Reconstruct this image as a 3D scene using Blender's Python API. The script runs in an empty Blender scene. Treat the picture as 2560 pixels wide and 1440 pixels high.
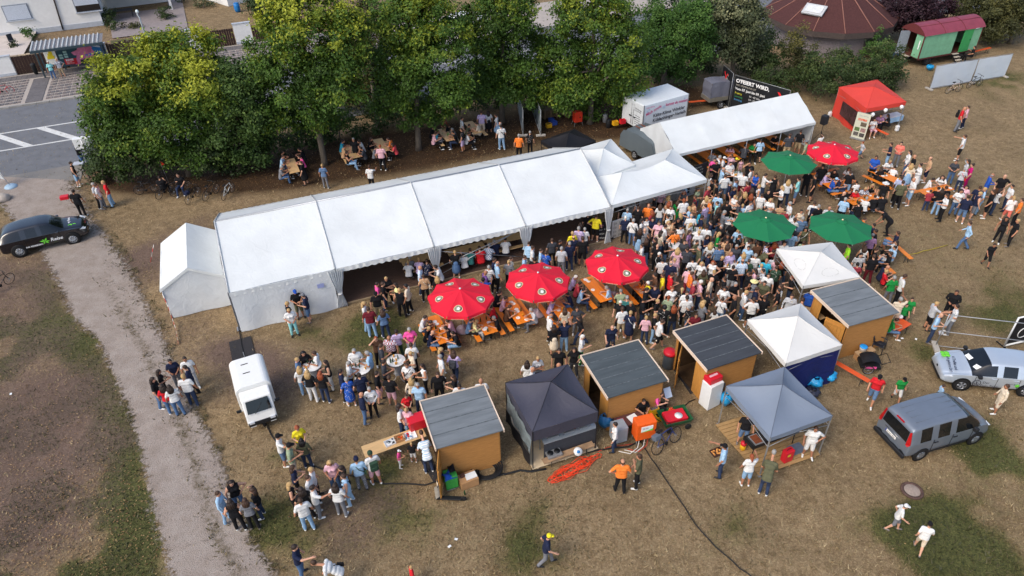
import bpy,bmesh,math,random
import numpy as np
from mathutils import Vector,Matrix
S=bpy.context.scene
COL=S.collection
F_PX,NADIR_Y,NADIR_X,CAM_H=1800.0,3100.0,1345.0,23.5
PITCH=math.pi/2-math.atan((NADIR_Y-720)/F_PX)
ROLL=math.atan2(NADIR_X-1280,NADIR_Y-720)
_fw=Vector((0,math.cos(PITCH),-math.sin(PITCH)))
_dn=Vector((0,-math.sin(PITCH),-math.cos(PITCH)))
_rt=Vector((1,0,0))
_cr,_sr=math.cos(ROLL),math.sin(ROLL)
CR=_cr*_rt+_sr*_dn
CD=-_sr*_rt+_cr*_dn
cd=bpy.data.cameras.new('camera');cam=bpy.data.objects.new('camera',cd);COL.objects.link(cam)
cd.sensor_width=36;cd.lens=F_PX/2560*36;cd.clip_start=0.5;cd.clip_end=1500
m=Matrix.Identity(4)
for i in range(3):
 m[i][0]=CR[i];m[i][1]=-CD[i];m[i][2]=-_fw[i]
m[2][3]=CAM_H
cam.matrix_world=m
S.camera=cam
SUN_EL,SUN_AZ=46.0,228.0
w=bpy.data.worlds.new('World');S.world=w;w.use_nodes=True
nt=w.node_tree;bg=nt.nodes['Background']
sky=nt.nodes.new('ShaderNodeTexSky');sky.sky_type='NISHITA';sky.sun_disc=False
sky.sun_elevation=math.radians(SUN_EL);sky.sun_rotation=math.radians(SUN_AZ)
sky.dust_density=3.0;sky.air_density=1.0;sky.ozone_density=1.0
nt.links.new(sky.outputs[0],bg.inputs[0]);bg.inputs[1].default_value=0.15
sd=bpy.data.lights.new('sun','SUN');sun=bpy.data.objects.new('sun',sd);COL.objects.link(sun)
sd.energy=0.95;sd.angle=math.radians(26);sd.color=(1.0,0.93,0.82)
az=math.radians(SUN_AZ);el=math.radians(SUN_EL)
sdir=Vector((math.sin(az)*math.cos(el),math.cos(az)*math.cos(el),math.sin(el)))
sun.rotation_euler=sdir.to_track_quat('Z','Y').to_euler()
S.view_settings.view_transform='Standard';S.view_settings.look='None'
S.view_settings.exposure=0.6;S.view_settings.gamma=1.0
S.view_settings.use_curve_mapping=False
S.render.engine='CYCLES'
def g(x,y,z=0.0):
 """the point of the place at height z that the survey pixel (x, y) of the photograph shows"""
 u=(x-1280)/F_PX;v=(y-720)/F_PX
 d=_fw+u*CR+v*CD
 t=(z-CAM_H)/d.z
 return Vector((d.x*t,d.y*t,z))
def gy(x,y,Y):
 """the point on the upright plane at distance Y"""
 u=(x-1280)/F_PX;v=(y-720)/F_PX
 d=_fw+u*CR+v*CD
 t=Y/d.y
 return Vector((d.x*t,Y,CAM_H+d.z*t))
def V2(p):return Vector((p[0],p[1],0))
def lin(c):
 c=[x/255 for x in c[:3]]
 return tuple(x/12.92 if x<=.04045 else ((x+.055)/1.055)**2.4 for x in c)
MATS={}
def mat(name,rgb,rough=.75,var=.12,scale=6.0,bump=0.0,bscale=None,metal=0.0,spec=.4,detail=3,rgb2=None,coat=0.0,stretch=None):
 if name in MATS:return MATS[name]
 m_=bpy.data.materials.new(name);m_.use_nodes=True ;n=m_.node_tree.nodes;l=m_.node_tree.links
 b=n['Principled BSDF'];b.inputs['Roughness'].default_value=rough;b.inputs['Metallic'].default_value=metal
 b.inputs['Specular IOR Level'].default_value=spec
 if coat:b.inputs['Coat Weight'].default_value=coat;b.inputs['Coat Roughness'].default_value=.06
 c1=lin(rgb);c2=lin(rgb2) if rgb2 else None
 tc=n.new('ShaderNodeTexCoord');nz=n.new('ShaderNodeTexNoise')
 nz.inputs['Scale'].default_value=scale;nz.inputs['Detail'].default_value=detail;nz.inputs['Roughness'].default_value=.6
 src=tc.outputs['Object']
 if stretch:
  mp=n.new('ShaderNodeMapping');mp.inputs['Scale'].default_value=stretch
  l.new(tc.outputs['Object'],mp.inputs[0]);src=mp.outputs[0]
 l.new(src,nz.inputs['Vector'])
 r=n.new('ShaderNodeValToRGB');e=r.color_ramp.elements
 e[0].position=.3;e[1].position=.7
 e[0].color=(*[max(0,x*(1-var)) for x in c1],1)
 e[1].color=(*(c2 if c2 else [min(1,x*(1+var)) for x in c1]),1)
 l.new(nz.outputs[0],r.inputs[0]);l.new(r.outputs[0],b.inputs['Base Color'])
 if bump:
  n2=n.new('ShaderNodeTexNoise');n2.inputs['Scale'].default_value=bscale or scale*4;n2.inputs['Detail'].default_value=4
  l.new(src,n2.inputs['Vector'])
  bp=n.new('ShaderNodeBump');bp.inputs['Strength'].default_value=bump;bp.inputs['Distance'].default_value=.05
  l.new(n2.outputs[0],bp.inputs['Height']);l.new(bp.outputs[0],b.inputs['Normal'])
 MATS[name]=m_
 return m_
def glass(name='car_glass',rgb=(18,22,26)):
 return mat(name,rgb,rough=.06,var=.1,spec=.7,scale=2)
class MB:
 def __init__(s):s.v=[];s.f=[];s.mi=[];s.sm=[]
 def add(s,vs,fs,mi=0,smooth=False):
  o=len(s.v);s.v+=[tuple(p) for p in vs]
  for f in fs:s.f.append(tuple(i+o for i in f));s.mi.append(mi);s.sm.append(smooth)
  return s
 def box(s,c,d,mi=0,rot=0.0,M=None):
  x,y,z=d[0]/2,d[1]/2,d[2]/2
  vs=[Vector((sx*x,sy*y,sz*z)) for sz in (-1,1) for sy in (-1,1) for sx in (-1,1)]
  if M is not None:vs=[M@p for p in vs]
  elif rot:
   R=Matrix.Rotation(rot,3,'Z');vs=[R@p for p in vs]
  c=Vector(c);vs=[p+c for p in vs]
  return s.add(vs,[(0,2,3,1),(4,5,7,6),(0,1,5,4),(2,6,7,3),(0,4,6,2),(1,3,7,5)],mi)
 def prism(s,pts,dv,mi=0,smooth=False):
  """polygon pts extruded by vector dv"""
  n=len(pts);dv=Vector(dv);a=[Vector(p) for p in pts];b=[p+dv for p in a]
  fs=[tuple(range(n-1,-1,-1)),tuple(range(n,2*n))]+[(i,(i+1)%n,n+(i+1)%n,n+i) for i in range(n)]
  return s.add(a+b,fs,mi,smooth)
 def quad(s,a,b,c,d,mi=0,t=None):
  if t:
   n=(Vector(b)-Vector(a)).cross(Vector(d)-Vector(a)).normalized()*t
   return s.prism([Vector(p)-n for p in (a,b,c,d)],n,mi)
  return s.add([a,b,c,d],[(0,1,2,3)],mi)
 def tube(s,pts,r,n=6,mi=0,cap=True,smooth=True):
  pts=[Vector(p) for p in pts];rr=r if isinstance(r,(list,tuple)) else [r]*len(pts)
  vs=[];up=Vector((0,0,1));prev=None
  for i,p in enumerate(pts):
   d=(pts[min(i+1,len(pts)-1)]-pts[max(i-1,0)])
   if d.length<1e-9:d=Vector((0,0,1))
   d.normalize()
   if prev is None:
    a=d.orthogonal().normalized()
   else:
    a=prev-d*prev.dot(d)
    a=a.normalized() if a.length>1e-6 else d.orthogonal().normalized()
   prev=a;b=d.cross(a)
   for k in range(n):
    t=2*math.pi*k/n;vs.append(p+(a*math.cos(t)+b*math.sin(t))*rr[i])
  fs=[]
  for i in range(len(pts)-1):
   for k in range(n):fs.append((i*n+k,i*n+(k+1)%n,(i+1)*n+(k+1)%n,(i+1)*n+k))
  s.add(vs,fs,mi,smooth)
  if cap:
   o=len(s.v)-len(vs);s.f.append(tuple(o+k for k in range(n-1,-1,-1)));s.mi.append(mi);s.sm.append(False)
   e=o+(len(pts)-1)*n;s.f.append(tuple(e+k for k in range(n)));s.mi.append(mi);s.sm.append(False)
  return s
 def lathe(s,prof,n=16,c=(0,0,0),mi=0,smooth=True,M=None,ring=False):
  c=Vector(c);vs=[];
  for (r,z) in prof:
   for k in range(n):
    t=2*math.pi*k/n;p=Vector((r*math.cos(t),r*math.sin(t),z))
    if M is not None:p=M@p
    vs.append(p+c)
  fs=[(i*n+k,i*n+(k+1)%n,(i+1)*n+(k+1)%n,(i+1)*n+k) for i in range(len(prof)-1) for k in range(n)]
  if ring:fs+=[((len(prof)-1)*n+k,(len(prof)-1)*n+(k+1)%n,(k+1)%n,k) for k in range(n)]
  s.add(vs,fs,mi,smooth)
  if ring:return s
  o=len(s.v)-len(vs)
  for idx,rev in ((0,True),(len(prof)-1,False)):
   if prof[idx][0]>1e-4:
    ring=[o+idx*n+k for k in range(n)]
    s.f.append(tuple(reversed(ring)) if rev else tuple(ring));s.mi.append(mi);s.sm.append(False)
  return s
 def grid(s,fn,nu,nv,mi=0,smooth=True):
  vs=[fn(i/nu,j/nv) for j in range(nv+1) for i in range(nu+1)]
  fs=[(j*(nu+1)+i,j*(nu+1)+i+1,(j+1)*(nu+1)+i+1,(j+1)*(nu+1)+i) for j in range(nv) for i in range(nu)]
  return s.add(vs,fs,mi,smooth)
 def mesh(s,name,mats):
  me=bpy.data.meshes.new(name);me.from_pydata(s.v,[],s.f)
  for x in (mats if isinstance(mats,(list,tuple)) else [mats]):me.materials.append(x)
  me.polygons.foreach_set('material_index',s.mi);me.polygons.foreach_set('use_smooth',s.sm)
  me.update()
  return me
 def build(s,name,mats,parent=None,label=None,cat=None,group=None,kind=None,bevel=0.0):
  o=bpy.data.objects.new(name,s.mesh(name,mats));COL.objects.link(o)
  if parent is not None:o.parent=parent
  if bevel:
   bv=o.modifiers.new('bevel','BEVEL');bv.width=bevel;bv.segments=2;bv.limit_method='ANGLE';bv.angle_limit=math.radians(40)
  return tag(o,label,cat,group,kind)
def tag(o,label=None,cat=None,group=None,kind=None):
 if label:o['label']=label
 if cat:o['category']=cat
 if group:o['group']=group
 if kind:o['kind']=kind
 return o
def empty(name,loc=(0,0,0),rz=0.0,label=None,cat=None,group=None):
 o=bpy.data.objects.new(name,None);COL.objects.link(o);o.location=loc;o.rotation_euler=(0,0,rz);o.empty_display_size=.2
 return tag(o,label,cat,group)
def copy_tree(o,parent=None):
 c=o.copy();COL.objects.link(c);c.parent=parent
 for k in [x for x in bpy.data.objects if x.parent==o]:
  copy_tree(k,c)
 return c
def dup(o,loc,rz,label,sc=None):
 c=copy_tree(o);c.location=loc;c.rotation_euler=(0,0,rz);c['label']=label
 if sc:c.scale=sc
 return c
def text(body,size,material,parent,origin,right,up,name='lettering',align='LEFT',bold=0.0,shear=0.0,raise_=.006):
 """flat printed writing standing on a surface: origin, direction of reading, up direction (all local to the parent)"""
 cu=bpy.data.curves.new('t','FONT');cu.body=body;cu.size=size;cu.align_x=align;cu.align_y='CENTER';cu.offset=bold;cu.resolution_u=2;cu.shear=shear
 to=bpy.data.objects.new('t',cu);COL.objects.link(to)
 dg=bpy.context.evaluated_depsgraph_get();dg.update()
 me=bpy.data.meshes.new_from_object(to.evaluated_get(dg));bpy.data.objects.remove(to);bpy.data.curves.remove(cu)
 me.materials.clear();me.materials.append(material)
 o=bpy.data.objects.new(name,me);COL.objects.link(o);o.parent=parent
 r=Vector(right).normalized();u=Vector(up);u=(u-r*u.dot(r)).normalized();nn=r.cross(u)
 mm=Matrix.Identity(4)
 for i in range(3):mm[i][0]=r[i];mm[i][1]=u[i];mm[i][2]=nn[i];mm[i][3]=origin[i]+nn[i]*raise_
 o.matrix_local=mm
 return o
RNG=random.Random(7)
ANG=math.radians(20.7)
UX=Vector((math.cos(ANG),math.sin(ANG),0));UY=Vector((-math.sin(ANG),math.cos(ANG),0))
#  ground
def vnoise(X,Y,scale,seed):
 r=np.random.RandomState(seed);T=r.rand(64,64)
 x=X/scale+100;y=Y/scale+100;xi=np.floor(x).astype(int);yi=np.floor(y).astype(int)
 fx=x-xi;fy=y-yi;fx=fx*fx*(3-2*fx);fy=fy*fy*(3-2*fy)
 a=T[xi%64,yi%64];b=T[(xi+1)%64,yi%64];c=T[xi%64,(yi+1)%64];d=T[(xi+1)%64,(yi+1)%64]
 return (a*(1-fx)+b*fx)*(1-fy)+(c*(1-fx)+d*fx)*fy
def fbm(X,Y,scale,seed,o=4):
 s=0;a=1;t=0
 for i in range(o):s=s+a*vnoise(X,Y,scale/2**i,seed+i*7);t+=a;a*=.55
 return s/t
def seg_dist(X,Y,pts):
 D=np.full(X.shape,1e9)
 for a,b in zip(pts[:-1],pts[1:]):
  ax,ay,bx,by=a[0],a[1],b[0],b[1];dx,dy=bx-ax,by-ay;L=dx*dx+dy*dy+1e-9
  t=np.clip(((X-ax)*dx+(Y-ay)*dy)/L,0,1)
  D=np.minimum(D,np.hypot(X-ax-t*dx,Y-ay-t*dy))
 return D
def inside(X,Y,poly):
 r=np.zeros(X.shape,bool);n=len(poly)
 for i in range(n):
  x1,y1=poly[i][0],poly[i][1];x2,y2=poly[(i+1)%n][0],poly[(i+1)%n][1]
  c=((y1>Y)!=(y2>Y))&(X<(x2-x1)*(Y-y1)/(y2-y1+1e-12)+x1)
  r^=c
 return r
def blob(X,Y,px,py,rx,ry=None,z=0):
 """soft spot of the ground round a surveyed pixel, radii in metres"""
 p=g(px,py,z);ry=ry or rx
 return np.exp(-(((X-p.x)/rx)**2+((Y-p.y)/ry)**2))
def axis(lo,hi,flo,fhi,step):
 f=np.arange(flo,fhi+1e-6,step);a=[flo];d=step
 while a[-1]>lo:d*=1.5;a.append(a[-1]-d)
 b=[fhi];d=step
 while b[-1]<hi:d*=1.5;b.append(b[-1]+d)
 return np.concatenate([np.array(a[1:][::-1]),f,np.array(b[1:])])
gx=axis(-420,420,-36,42,.3);gyy=axis(-60,700,9,66,.3)
GX,GY=np.meshgrid(gx,gyy)
TRACK_L=[(-60,440),(0,528),(60,590),(95,640),(130,705),(168,790),(235,850),(268,930),(305,1010),(335,1120),(352,1200),(375,1300),(405,1440),(425,1540)]
TRACK_R=[(209,452),(229,490),(254,545),(301,600),(336,655),(371,720),(426,830),(466,930),(504,1010),(551,1090),(586,1180),(616,1270),(666,1370),(726,1440),(786,1540)]
TL=[g(*p) for p in TRACK_L];TR=[g(*p) for p in TRACK_R]
track_poly=[(p.x,p.y) for p in TL]+[(p.x,p.y) for p in reversed(TR)]
n1=fbm(GX,GY,6,3);n2=fbm(GX,GY,1.6,31);n3=fbm(GX,GY,14,77)
left=1/(1+np.exp((GX+11-0.10*(GY-20))*.55))
edgeL=seg_dist(GX,GY,[(p.x,p.y) for p in TL]);
side=1/(1+np.exp((GX-np.interp(GY,[p.y for p in TL[::-1]],[p.x for p in TL[::-1]]))*3))
green=.22*np.clip((n1-.48)*4,0,1)
green+=1.1*side*np.exp(-(edgeL/1.3)**2)*(GY<34)+1.1*side*(GY<30)*np.clip((n2-.44)*7,0,1)
for b_ in [(760,1300,1.4),(640,1300,.9),(1000,1290,1.3),(930,1180,.8),(700,1150,.6),(2270,1360,1.6),(2400,1330,1.2),(2480,1180,1.6),(2420,1420,1.5),(2330,880,1.2),(2500,770,2.0),(2450,1120,1.4),(2500,200,3.0),(1020,850,1.2),(900,840,1.2),(960,800,1.0),(1300,690,1.2),(780,830,.8),(1330,1390,1.0),(1380,1270,.8),(1850,1330,1.0),(300,760,.5),(120,660,1.0),(330,620,1.0),(40,510,1.2)]:
 green+=.62*blob(GX,GY,b_[0],b_[1],b_[2]*1.25)*(.1+1.8*np.clip((n2-.3)*2,0,1))
soil=.55*left*np.clip((n1-.3)*3,0,1)
for b_ in [(110,1000,3.5),(60,700,4),(60,1250,4),(700,960,1.8),(640,900,1.4),(880,1340,1.5),(980,1240,1.2),(800,1260,1.2),(560,880,1.2),(350,640,1.6),(2120,650,1.5),(1850,600,4),(1700,700,3.5),(1520,640,2.5),(2000,480,4),(1900,700,3),(1330,620,2.0),(950,650,2.5),(1450,560,2)]:
 soil+=.55*blob(GX,GY,*b_)
litter=np.zeros_like(GX)
for b_ in [(470,440,4.5,2.5),(800,400,5,3.0),(1000,375,5,3.5),(1200,340,5,3.5),(1450,290,5,4),(650,430,5,3),(1700,240,4,3),(350,440,3,2.0),(1560,300,4,3)]:
 litter+=.9*blob(GX,GY,*b_)
verts=np.stack([GX.ravel(),GY.ravel(),np.zeros(GX.size)],1)
verts[:,2]=((fbm(GX,GY,5,91)-.5)*.05*((GX>-34)&(GX<40)&(GY<60)&(GY>10))).ravel()-.03
ny,nx=GX.shape
idx=np.arange(nx*ny).reshape(ny,nx)
faces=np.stack([idx[:-1,:-1].ravel(),idx[:-1,1:].ravel(),idx[1:,1:].ravel(),idx[1:,:-1].ravel()],1)
def np_mesh(name,verts,faces,mats,smooth=True):
 me=bpy.data.meshes.new(name);nf,k=faces.shape
 me.vertices.add(len(verts));me.vertices.foreach_set('co',np.asarray(verts,np.float32).ravel())
 me.loops.add(nf*k);me.loops.foreach_set('vertex_index',np.asarray(faces,np.int32).ravel())
 me.polygons.add(nf);me.polygons.foreach_set('loop_start',np.arange(0,nf*k,k,dtype=np.int32))
 me.polygons.foreach_set('loop_total',np.full(nf,k,np.int32));me.polygons.foreach_set('use_smooth',np.full(nf,smooth))
 for x in mats:me.materials.append(x)
 me.update(calc_edges=True);me.validate()
 return me
def ground_mat():
 m_=bpy.data.materials.new('dry_meadow');m_.use_nodes=True ;n=m_.node_tree.nodes;l=m_.node_tree.links
 b=n['Principled BSDF'];b.inputs['Roughness'].default_value=.95;b.inputs['Specular IOR Level'].default_value=.15
 at=n.new('ShaderNodeAttribute');at.attribute_name='mask';sep=n.new('ShaderNodeSeparateColor');l.new(at.outputs['Color'],sep.inputs[0])
 tc=n.new('ShaderNodeTexCoord')
 def noise(sc,det=5,rough=.65,st=None):
  z=n.new('ShaderNodeTexNoise');z.inputs['Scale'].default_value=sc;z.inputs['Detail'].default_value=det;z.inputs['Roughness'].default_value=rough
  if st:
   mp=n.new('ShaderNodeMapping');mp.inputs['Scale'].default_value=st;mp.inputs['Rotation'].default_value=(0,0,.5);l.new(tc.outputs['Object'],mp.inputs[0]);l.new(mp.outputs[0],z.inputs['Vector'])
  else:l.new(tc.outputs['Object'],z.inputs['Vector'])
  return z.outputs[0]
 def ramp(src,stops):
  r=n.new('ShaderNodeValToRGB');e=r.color_ramp.elements
  while len(e)<len(stops):e.new(.5)
  for i,(p,c) in enumerate(stops):e[i].position=p;e[i].color=(*lin(c),1)
  l.new(src,r.inputs[0]);return r.outputs[0]
 def math_(op,a,b_):
  q=n.new('ShaderNodeMath');q.operation=op
  for i,x in enumerate((a,b_)):
   if isinstance(x,(int,float)):q.inputs[i].default_value=x
   else:l.new(x,q.inputs[i])
  return q.outputs[0]
 def mix(f,a,b_):
  q=n.new('ShaderNodeMix');q.data_type='RGBA';l.new(f,q.inputs[0]);l.new(a,q.inputs[6]);l.new(b_,q.inputs[7]);return q.outputs[2]
 def mask(ch,nz,lo,hi,amt):
  s_=math_('ADD',sep.outputs[ch],math_('MULTIPLY',math_('SUBTRACT',nz,.5),amt))
  r=n.new('ShaderNodeMapRange');r.interpolation_type='SMOOTHSTEP';r.inputs[1].default_value=lo;r.inputs[2].default_value=hi;l.new(s_,r.inputs[0]);return r.outputs[0]
 fine=noise(17,8,.82);mid=noise(2.2,8,.75);big=noise(.35,4);fib=noise(60,3,.6,(1,.3,1));clump=noise(7,5,.7)
 dry=ramp(fine,[(.34,(60,48,35)),(.45,(113,93,69)),(.55,(150,129,98)),(.66,(208,188,152))])
 dry2=ramp(mid,[(.36,(98,82,58)),(.5,(141,120,90)),(.64,(171,151,117))])
 f1=n.new('ShaderNodeValue');f1.outputs[0].default_value=.45
 base=mix(f1.outputs[0],dry,dry2)
 olive=ramp(fine,[(.32,(46,46,26)),(.5,(92,88,52)),(.68,(138,128,80))])
 base=mix(mask(0,mid,.12,.8,1.3),base,olive)
 r_=n.new('ShaderNodeMapRange');r_.inputs[1].default_value=.5;r_.inputs[2].default_value=.68;l.new(clump,r_.inputs[0])
 base=mix(math_('MULTIPLY',r_.outputs[0],.22),base,olive)
 grn=ramp(fine,[(.32,(42,48,26)),(.5,(76,80,46)),(.68,(122,120,74))])
 base=mix(math_('MULTIPLY',mask(0,clump,.42,1.0,1.5),.85),base,grn)
 so=ramp(fine,[(.32,(70,55,50)),(.5,(104,86,78)),(.68,(140,119,109))])
 base=mix(math_('MULTIPLY',mask(1,clump,.2,.9,1.3),.85),base,so)
 li=ramp(noise(18,5,.8),[(.25,(34,26,20)),(.5,(66,50,36)),(.62,(92,70,48)),(.8,(120,92,62))])
 base=mix(mask(2,mid,.25,.7,.6),base,li)
 hs=n.new('ShaderNodeHueSaturation');l.new(base,hs.inputs['Color']);rr=n.new('ShaderNodeMapRange');rr.inputs[1].default_value=.3;rr.inputs[2].default_value=.7;rr.inputs[3].default_value=.82;rr.inputs[4].default_value=1.14
 l.new(big,rr.inputs[0]);l.new(rr.outputs[0],hs.inputs['Value'])
 l.new(hs.outputs[0],b.inputs['Base Color'])
 bp=n.new('ShaderNodeBump');bp.inputs['Strength'].default_value=.55;bp.inputs['Distance'].default_value=.06
 l.new(math_('ADD',math_('MULTIPLY',fine,.6),fib),bp.inputs['Height']);l.new(bp.outputs[0],b.inputs['Normal'])
 return m_
GM=ground_mat()
me=np_mesh('ground',verts,faces,[GM])
ca=me.attributes.new('mask','FLOAT_COLOR','POINT')
ca.data.foreach_set('color',np.stack([np.clip(green,0,1).ravel(),np.clip(soil,0,1).ravel(),np.clip(litter,0,1).ravel(),np.ones(GX.size)],1).astype(np.float32).ravel())
ground=bpy.data.objects.new('ground',me);COL.objects.link(ground);tag(ground,kind='structure',label='dry trampled meadow with tan and green grass patches',cat='ground')
def track_mesh():
 nn_=240;MBt=MB()
 def resamp(P,n):
  P=np.array([(p.x,p.y) for p in P]);d=np.concatenate([[0],np.cumsum(np.hypot(*np.diff(P,axis=0).T))]);t=np.linspace(0,d[-1],n)
  return np.stack([np.interp(t,d,P[:,0]),np.interp(t,d,P[:,1])],1)
 L=resamp(TL,nn_);R=resamp(TR,nn_);nc=22
 A=np.zeros((nn_,nc,3));
 for j in range(nc):
  t=j/(nc-1);A[:,j,:2]=L*(1-t)+R*t
 wob=.55
 jl=(fbm(L[:,0],L[:,1],1.1,5)-.5)*2*wob+(fbm(L[:,0],L[:,1],.3,8)-.5)*.35;jr=(fbm(R[:,0],R[:,1],1.3,15)-.5)*2*wob+(fbm(R[:,0],R[:,1],.3,18)-.5)*.35
 dv=(R-L);dv/=np.linalg.norm(dv,axis=1)[:,None]
 A[:,0,:2]+=dv*jl[:,None];A[:,-1,:2]+=dv*jr[:,None]
 A[:,:,2]=.022
 t=np.linspace(-1,1,nc);A[:,:,2]+=(.012*(1-t**4))[None,:]
 V=A.reshape(-1,3);id_=np.arange(nn_*nc).reshape(nn_,nc)
 Fc=np.stack([id_[:-1,:-1].ravel(),id_[1:,:-1].ravel(),id_[1:,1:].ravel(),id_[:-1,1:].ravel()],1)
 u=(np.arange(nc)/(nc-1))[None,:]+np.zeros((nn_,1));lv=np.linspace(0,1,nn_)[:,None]
 mid=.62*np.exp(-((u-.60)/.13)**2)*np.clip((lv-.25)*4,0,1)+1.0*np.clip((u-.76)*4,0,1)+.5*np.clip((.10-u)*10,0,1)
 fray=np.minimum(u*7,(1-u)*4.5)
 fray=np.minimum(fray,(1-lv)*0+9)
 return V,Fc,mid.ravel(),fray.ravel()
tv,tf,tmid,tfray=track_mesh()
def gravel_mat():
 m_=bpy.data.materials.new('gravel');m_.use_nodes=True ;n=m_.node_tree.nodes;l=m_.node_tree.links;b=n['Principled BSDF']
 b.inputs['Roughness'].default_value=.95;b.inputs['Specular IOR Level'].default_value=.15
 tc=n.new('ShaderNodeTexCoord')
 def noise(sc,det=5,rough=.7):
  z=n.new('ShaderNodeTexNoise');z.inputs['Scale'].default_value=sc;z.inputs['Detail'].default_value=det;z.inputs['Roughness'].default_value=rough;l.new(tc.outputs['Object'],z.inputs['Vector']);return z.outputs[0]
 def ramp(src,stops):
  r=n.new('ShaderNodeValToRGB');e=r.color_ramp.elements
  while len(e)<len(stops):e.new(.5)
  for i,(p,c) in enumerate(stops):e[i].position=p;e[i].color=(*lin(c),1)
  l.new(src,r.inputs[0]);return r.outputs[0]
 vo=n.new('ShaderNodeTexVoronoi');vo.inputs['Scale'].default_value=34;l.new(tc.outputs['Object'],vo.inputs['Vector'])
 st=ramp(vo.outputs['Distance'],[(0,(186,178,168)),(.45,(160,150,140)),(.8,(112,104,96))])
 sd_=ramp(noise(1.2),[(.3,(138,122,110)),(.5,(162,148,138)),(.7,(180,168,158))])
 mx=n.new('ShaderNodeMix');mx.data_type='RGBA';mx.inputs[0].default_value=.55;l.new(st,mx.inputs[6]);l.new(sd_,mx.inputs[7])
 at=n.new('ShaderNodeAttribute');at.attribute_name='grown'
 ad=n.new('ShaderNodeMath');ad.operation='MULTIPLY_ADD';l.new(noise(5,6,.75),ad.inputs[0]);ad.inputs[1].default_value=1.9
 sb=n.new('ShaderNodeMath');sb.operation='SUBTRACT';l.new(at.outputs['Fac'],sb.inputs[0]);sb.inputs[1].default_value=1.35;l.new(sb.outputs[0],ad.inputs[2])
 mr=n.new('ShaderNodeMapRange');mr.inputs[1].default_value=0;mr.inputs[2].default_value=.55;l.new(ad.outputs[0],mr.inputs[0])
 gr=ramp(noise(24),[(.3,(52,50,32)),(.55,(98,86,62)),(.75,(124,110,84))])
 m2=n.new('ShaderNodeMix');m2.data_type='RGBA';l.new(mr.outputs[0],m2.inputs[0]);l.new(mx.outputs[2],m2.inputs[6]);l.new(gr,m2.inputs[7])
 l.new(m2.outputs[2],b.inputs['Base Color'])
 a2=n.new('ShaderNodeAttribute');a2.attribute_name='fray'
 ma=n.new('ShaderNodeMath');ma.operation='MULTIPLY_ADD';l.new(noise(3.5,8,.8),ma.inputs[0]);ma.inputs[1].default_value=4.2;ma.inputs[2].default_value=-2.35
 mb_=n.new('ShaderNodeMath');mb_.operation='ADD';l.new(ma.outputs[0],mb_.inputs[0]);l.new(a2.outputs['Fac'],mb_.inputs[1])
 mc=n.new('ShaderNodeMapRange');mc.inputs[1].default_value=0;mc.inputs[2].default_value=.5;l.new(mb_.outputs[0],mc.inputs[0]);l.new(mc.outputs[0],b.inputs['Alpha'])
 bp=n.new('ShaderNodeBump');bp.inputs['Strength'].default_value=.6;bp.inputs['Distance'].default_value=.04;l.new(vo.outputs['Distance'],bp.inputs['Height']);bp.invert=True ;l.new(bp.outputs[0],b.inputs['Normal'])
 return m_
me=np_mesh('gravel_track',tv,tf,[gravel_mat()])
a_=me.attributes.new('grown','FLOAT','POINT');a_.data.foreach_set('value',tmid.astype(np.float32));a_=me.attributes.new('fray','FLOAT','POINT');a_.data.foreach_set('value',tfray.astype(np.float32))
track=bpy.data.objects.new('gravel_track',me);COL.objects.link(track);tag(track,kind='structure',label='pale gravel track running down the left side of the meadow',cat='path')
def SN(s,n,z=0.0):
 p=UX*s+UY*n;return Vector((p.x,p.y,z))
def strip(name,s0,s1,n0,n1,z,material,**k):
 return MB().add([SN(s0,n0,z),SN(s1,n0,z),SN(s1,n1,z),SN(s0,n1,z)],[(0,1,2,3)]).build(name,material,**k)
ASPH=mat('asphalt',(106,108,112),rough=.9,var=.14,scale=1.2,bump=.3,bscale=60,detail=8)
ASPH2=mat('asphalt_apron',(124,121,117),rough=.95,var=.12,scale=.9,bump=.25,bscale=50,detail=8)
WHITE_P=mat('road_paint',(206,206,202),var=.12,scale=3,rough=.8)
road=strip('road',-140,160,55.2,69.0,.004,ASPH,kind='structure')
mb=MB().add([g(-80,485,.012),g(200,452,.012),g(215,405,.012),SN(-12,55.22,.012),SN(-60,55.22,.012)],[(0,1,2,3,4)])
mb.build('road_apron',ASPH2,kind='structure')
def marking(pts,name='road_marking'):
 m_=MB().add(pts,[tuple(range(len(pts)))]).build(name,WHITE_P,parent=road)
for n_ in (60.0,63.5):
 marking([SN(-60,n_-.09,.009),SN(40,n_-.09,.009),SN(40,n_+.09,.009),SN(-60,n_+.09,.009)])
for k in range(12):
 s0=-15.9+3.2*(k-3)
 marking([SN(s0+2.7,60.1,.010),SN(s0+3.35,60.1,.010),SN(s0+.65,63.4,.010),SN(s0,63.4,.010)])
KERB=mat('kerb_stone',(150,146,140),var=.15,scale=4,bump=.2)
kb=empty('kerb');tag(kb,kind='structure',label='pale stone kerb along the far road edge',cat='kerb')
kme=MB().box((0,0,.06),(.97,.28,.13)).mesh('kerb_stone',KERB)
for i in range(60):
 o=bpy.data.objects.new('kerb_stone',kme);COL.objects.link(o);o.parent=kb;o.location=SN(-26+i*1.0,69.1);o.rotation_euler=(0,0,ANG)
PAVE=mat('paving',(150,138,130),var=.16,scale=2.5,bump=.2);PAVD=mat('paving_dark',(104,100,100),var=.15,scale=2.5,bump=.2)
pav=strip('pavement',-140,160,69.2,77.2,.10,mat('paving_joint',(170,160,150),var=.1,scale=3),kind='structure')
bm_=MB();r_=random.Random(4)
for i in range(64):
 for j in range(9):
  s=-25+i*.62;n_=69.8+j*.68
  if -17.6<s<-15.9 or n_>75.4:continue
  for q in (0,1):bm_.box(SN(s+q*.29-.02,n_,.115),(.24,.44,.05),rot=ANG,mi=0 if r_.random()<.7 else 1)
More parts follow.
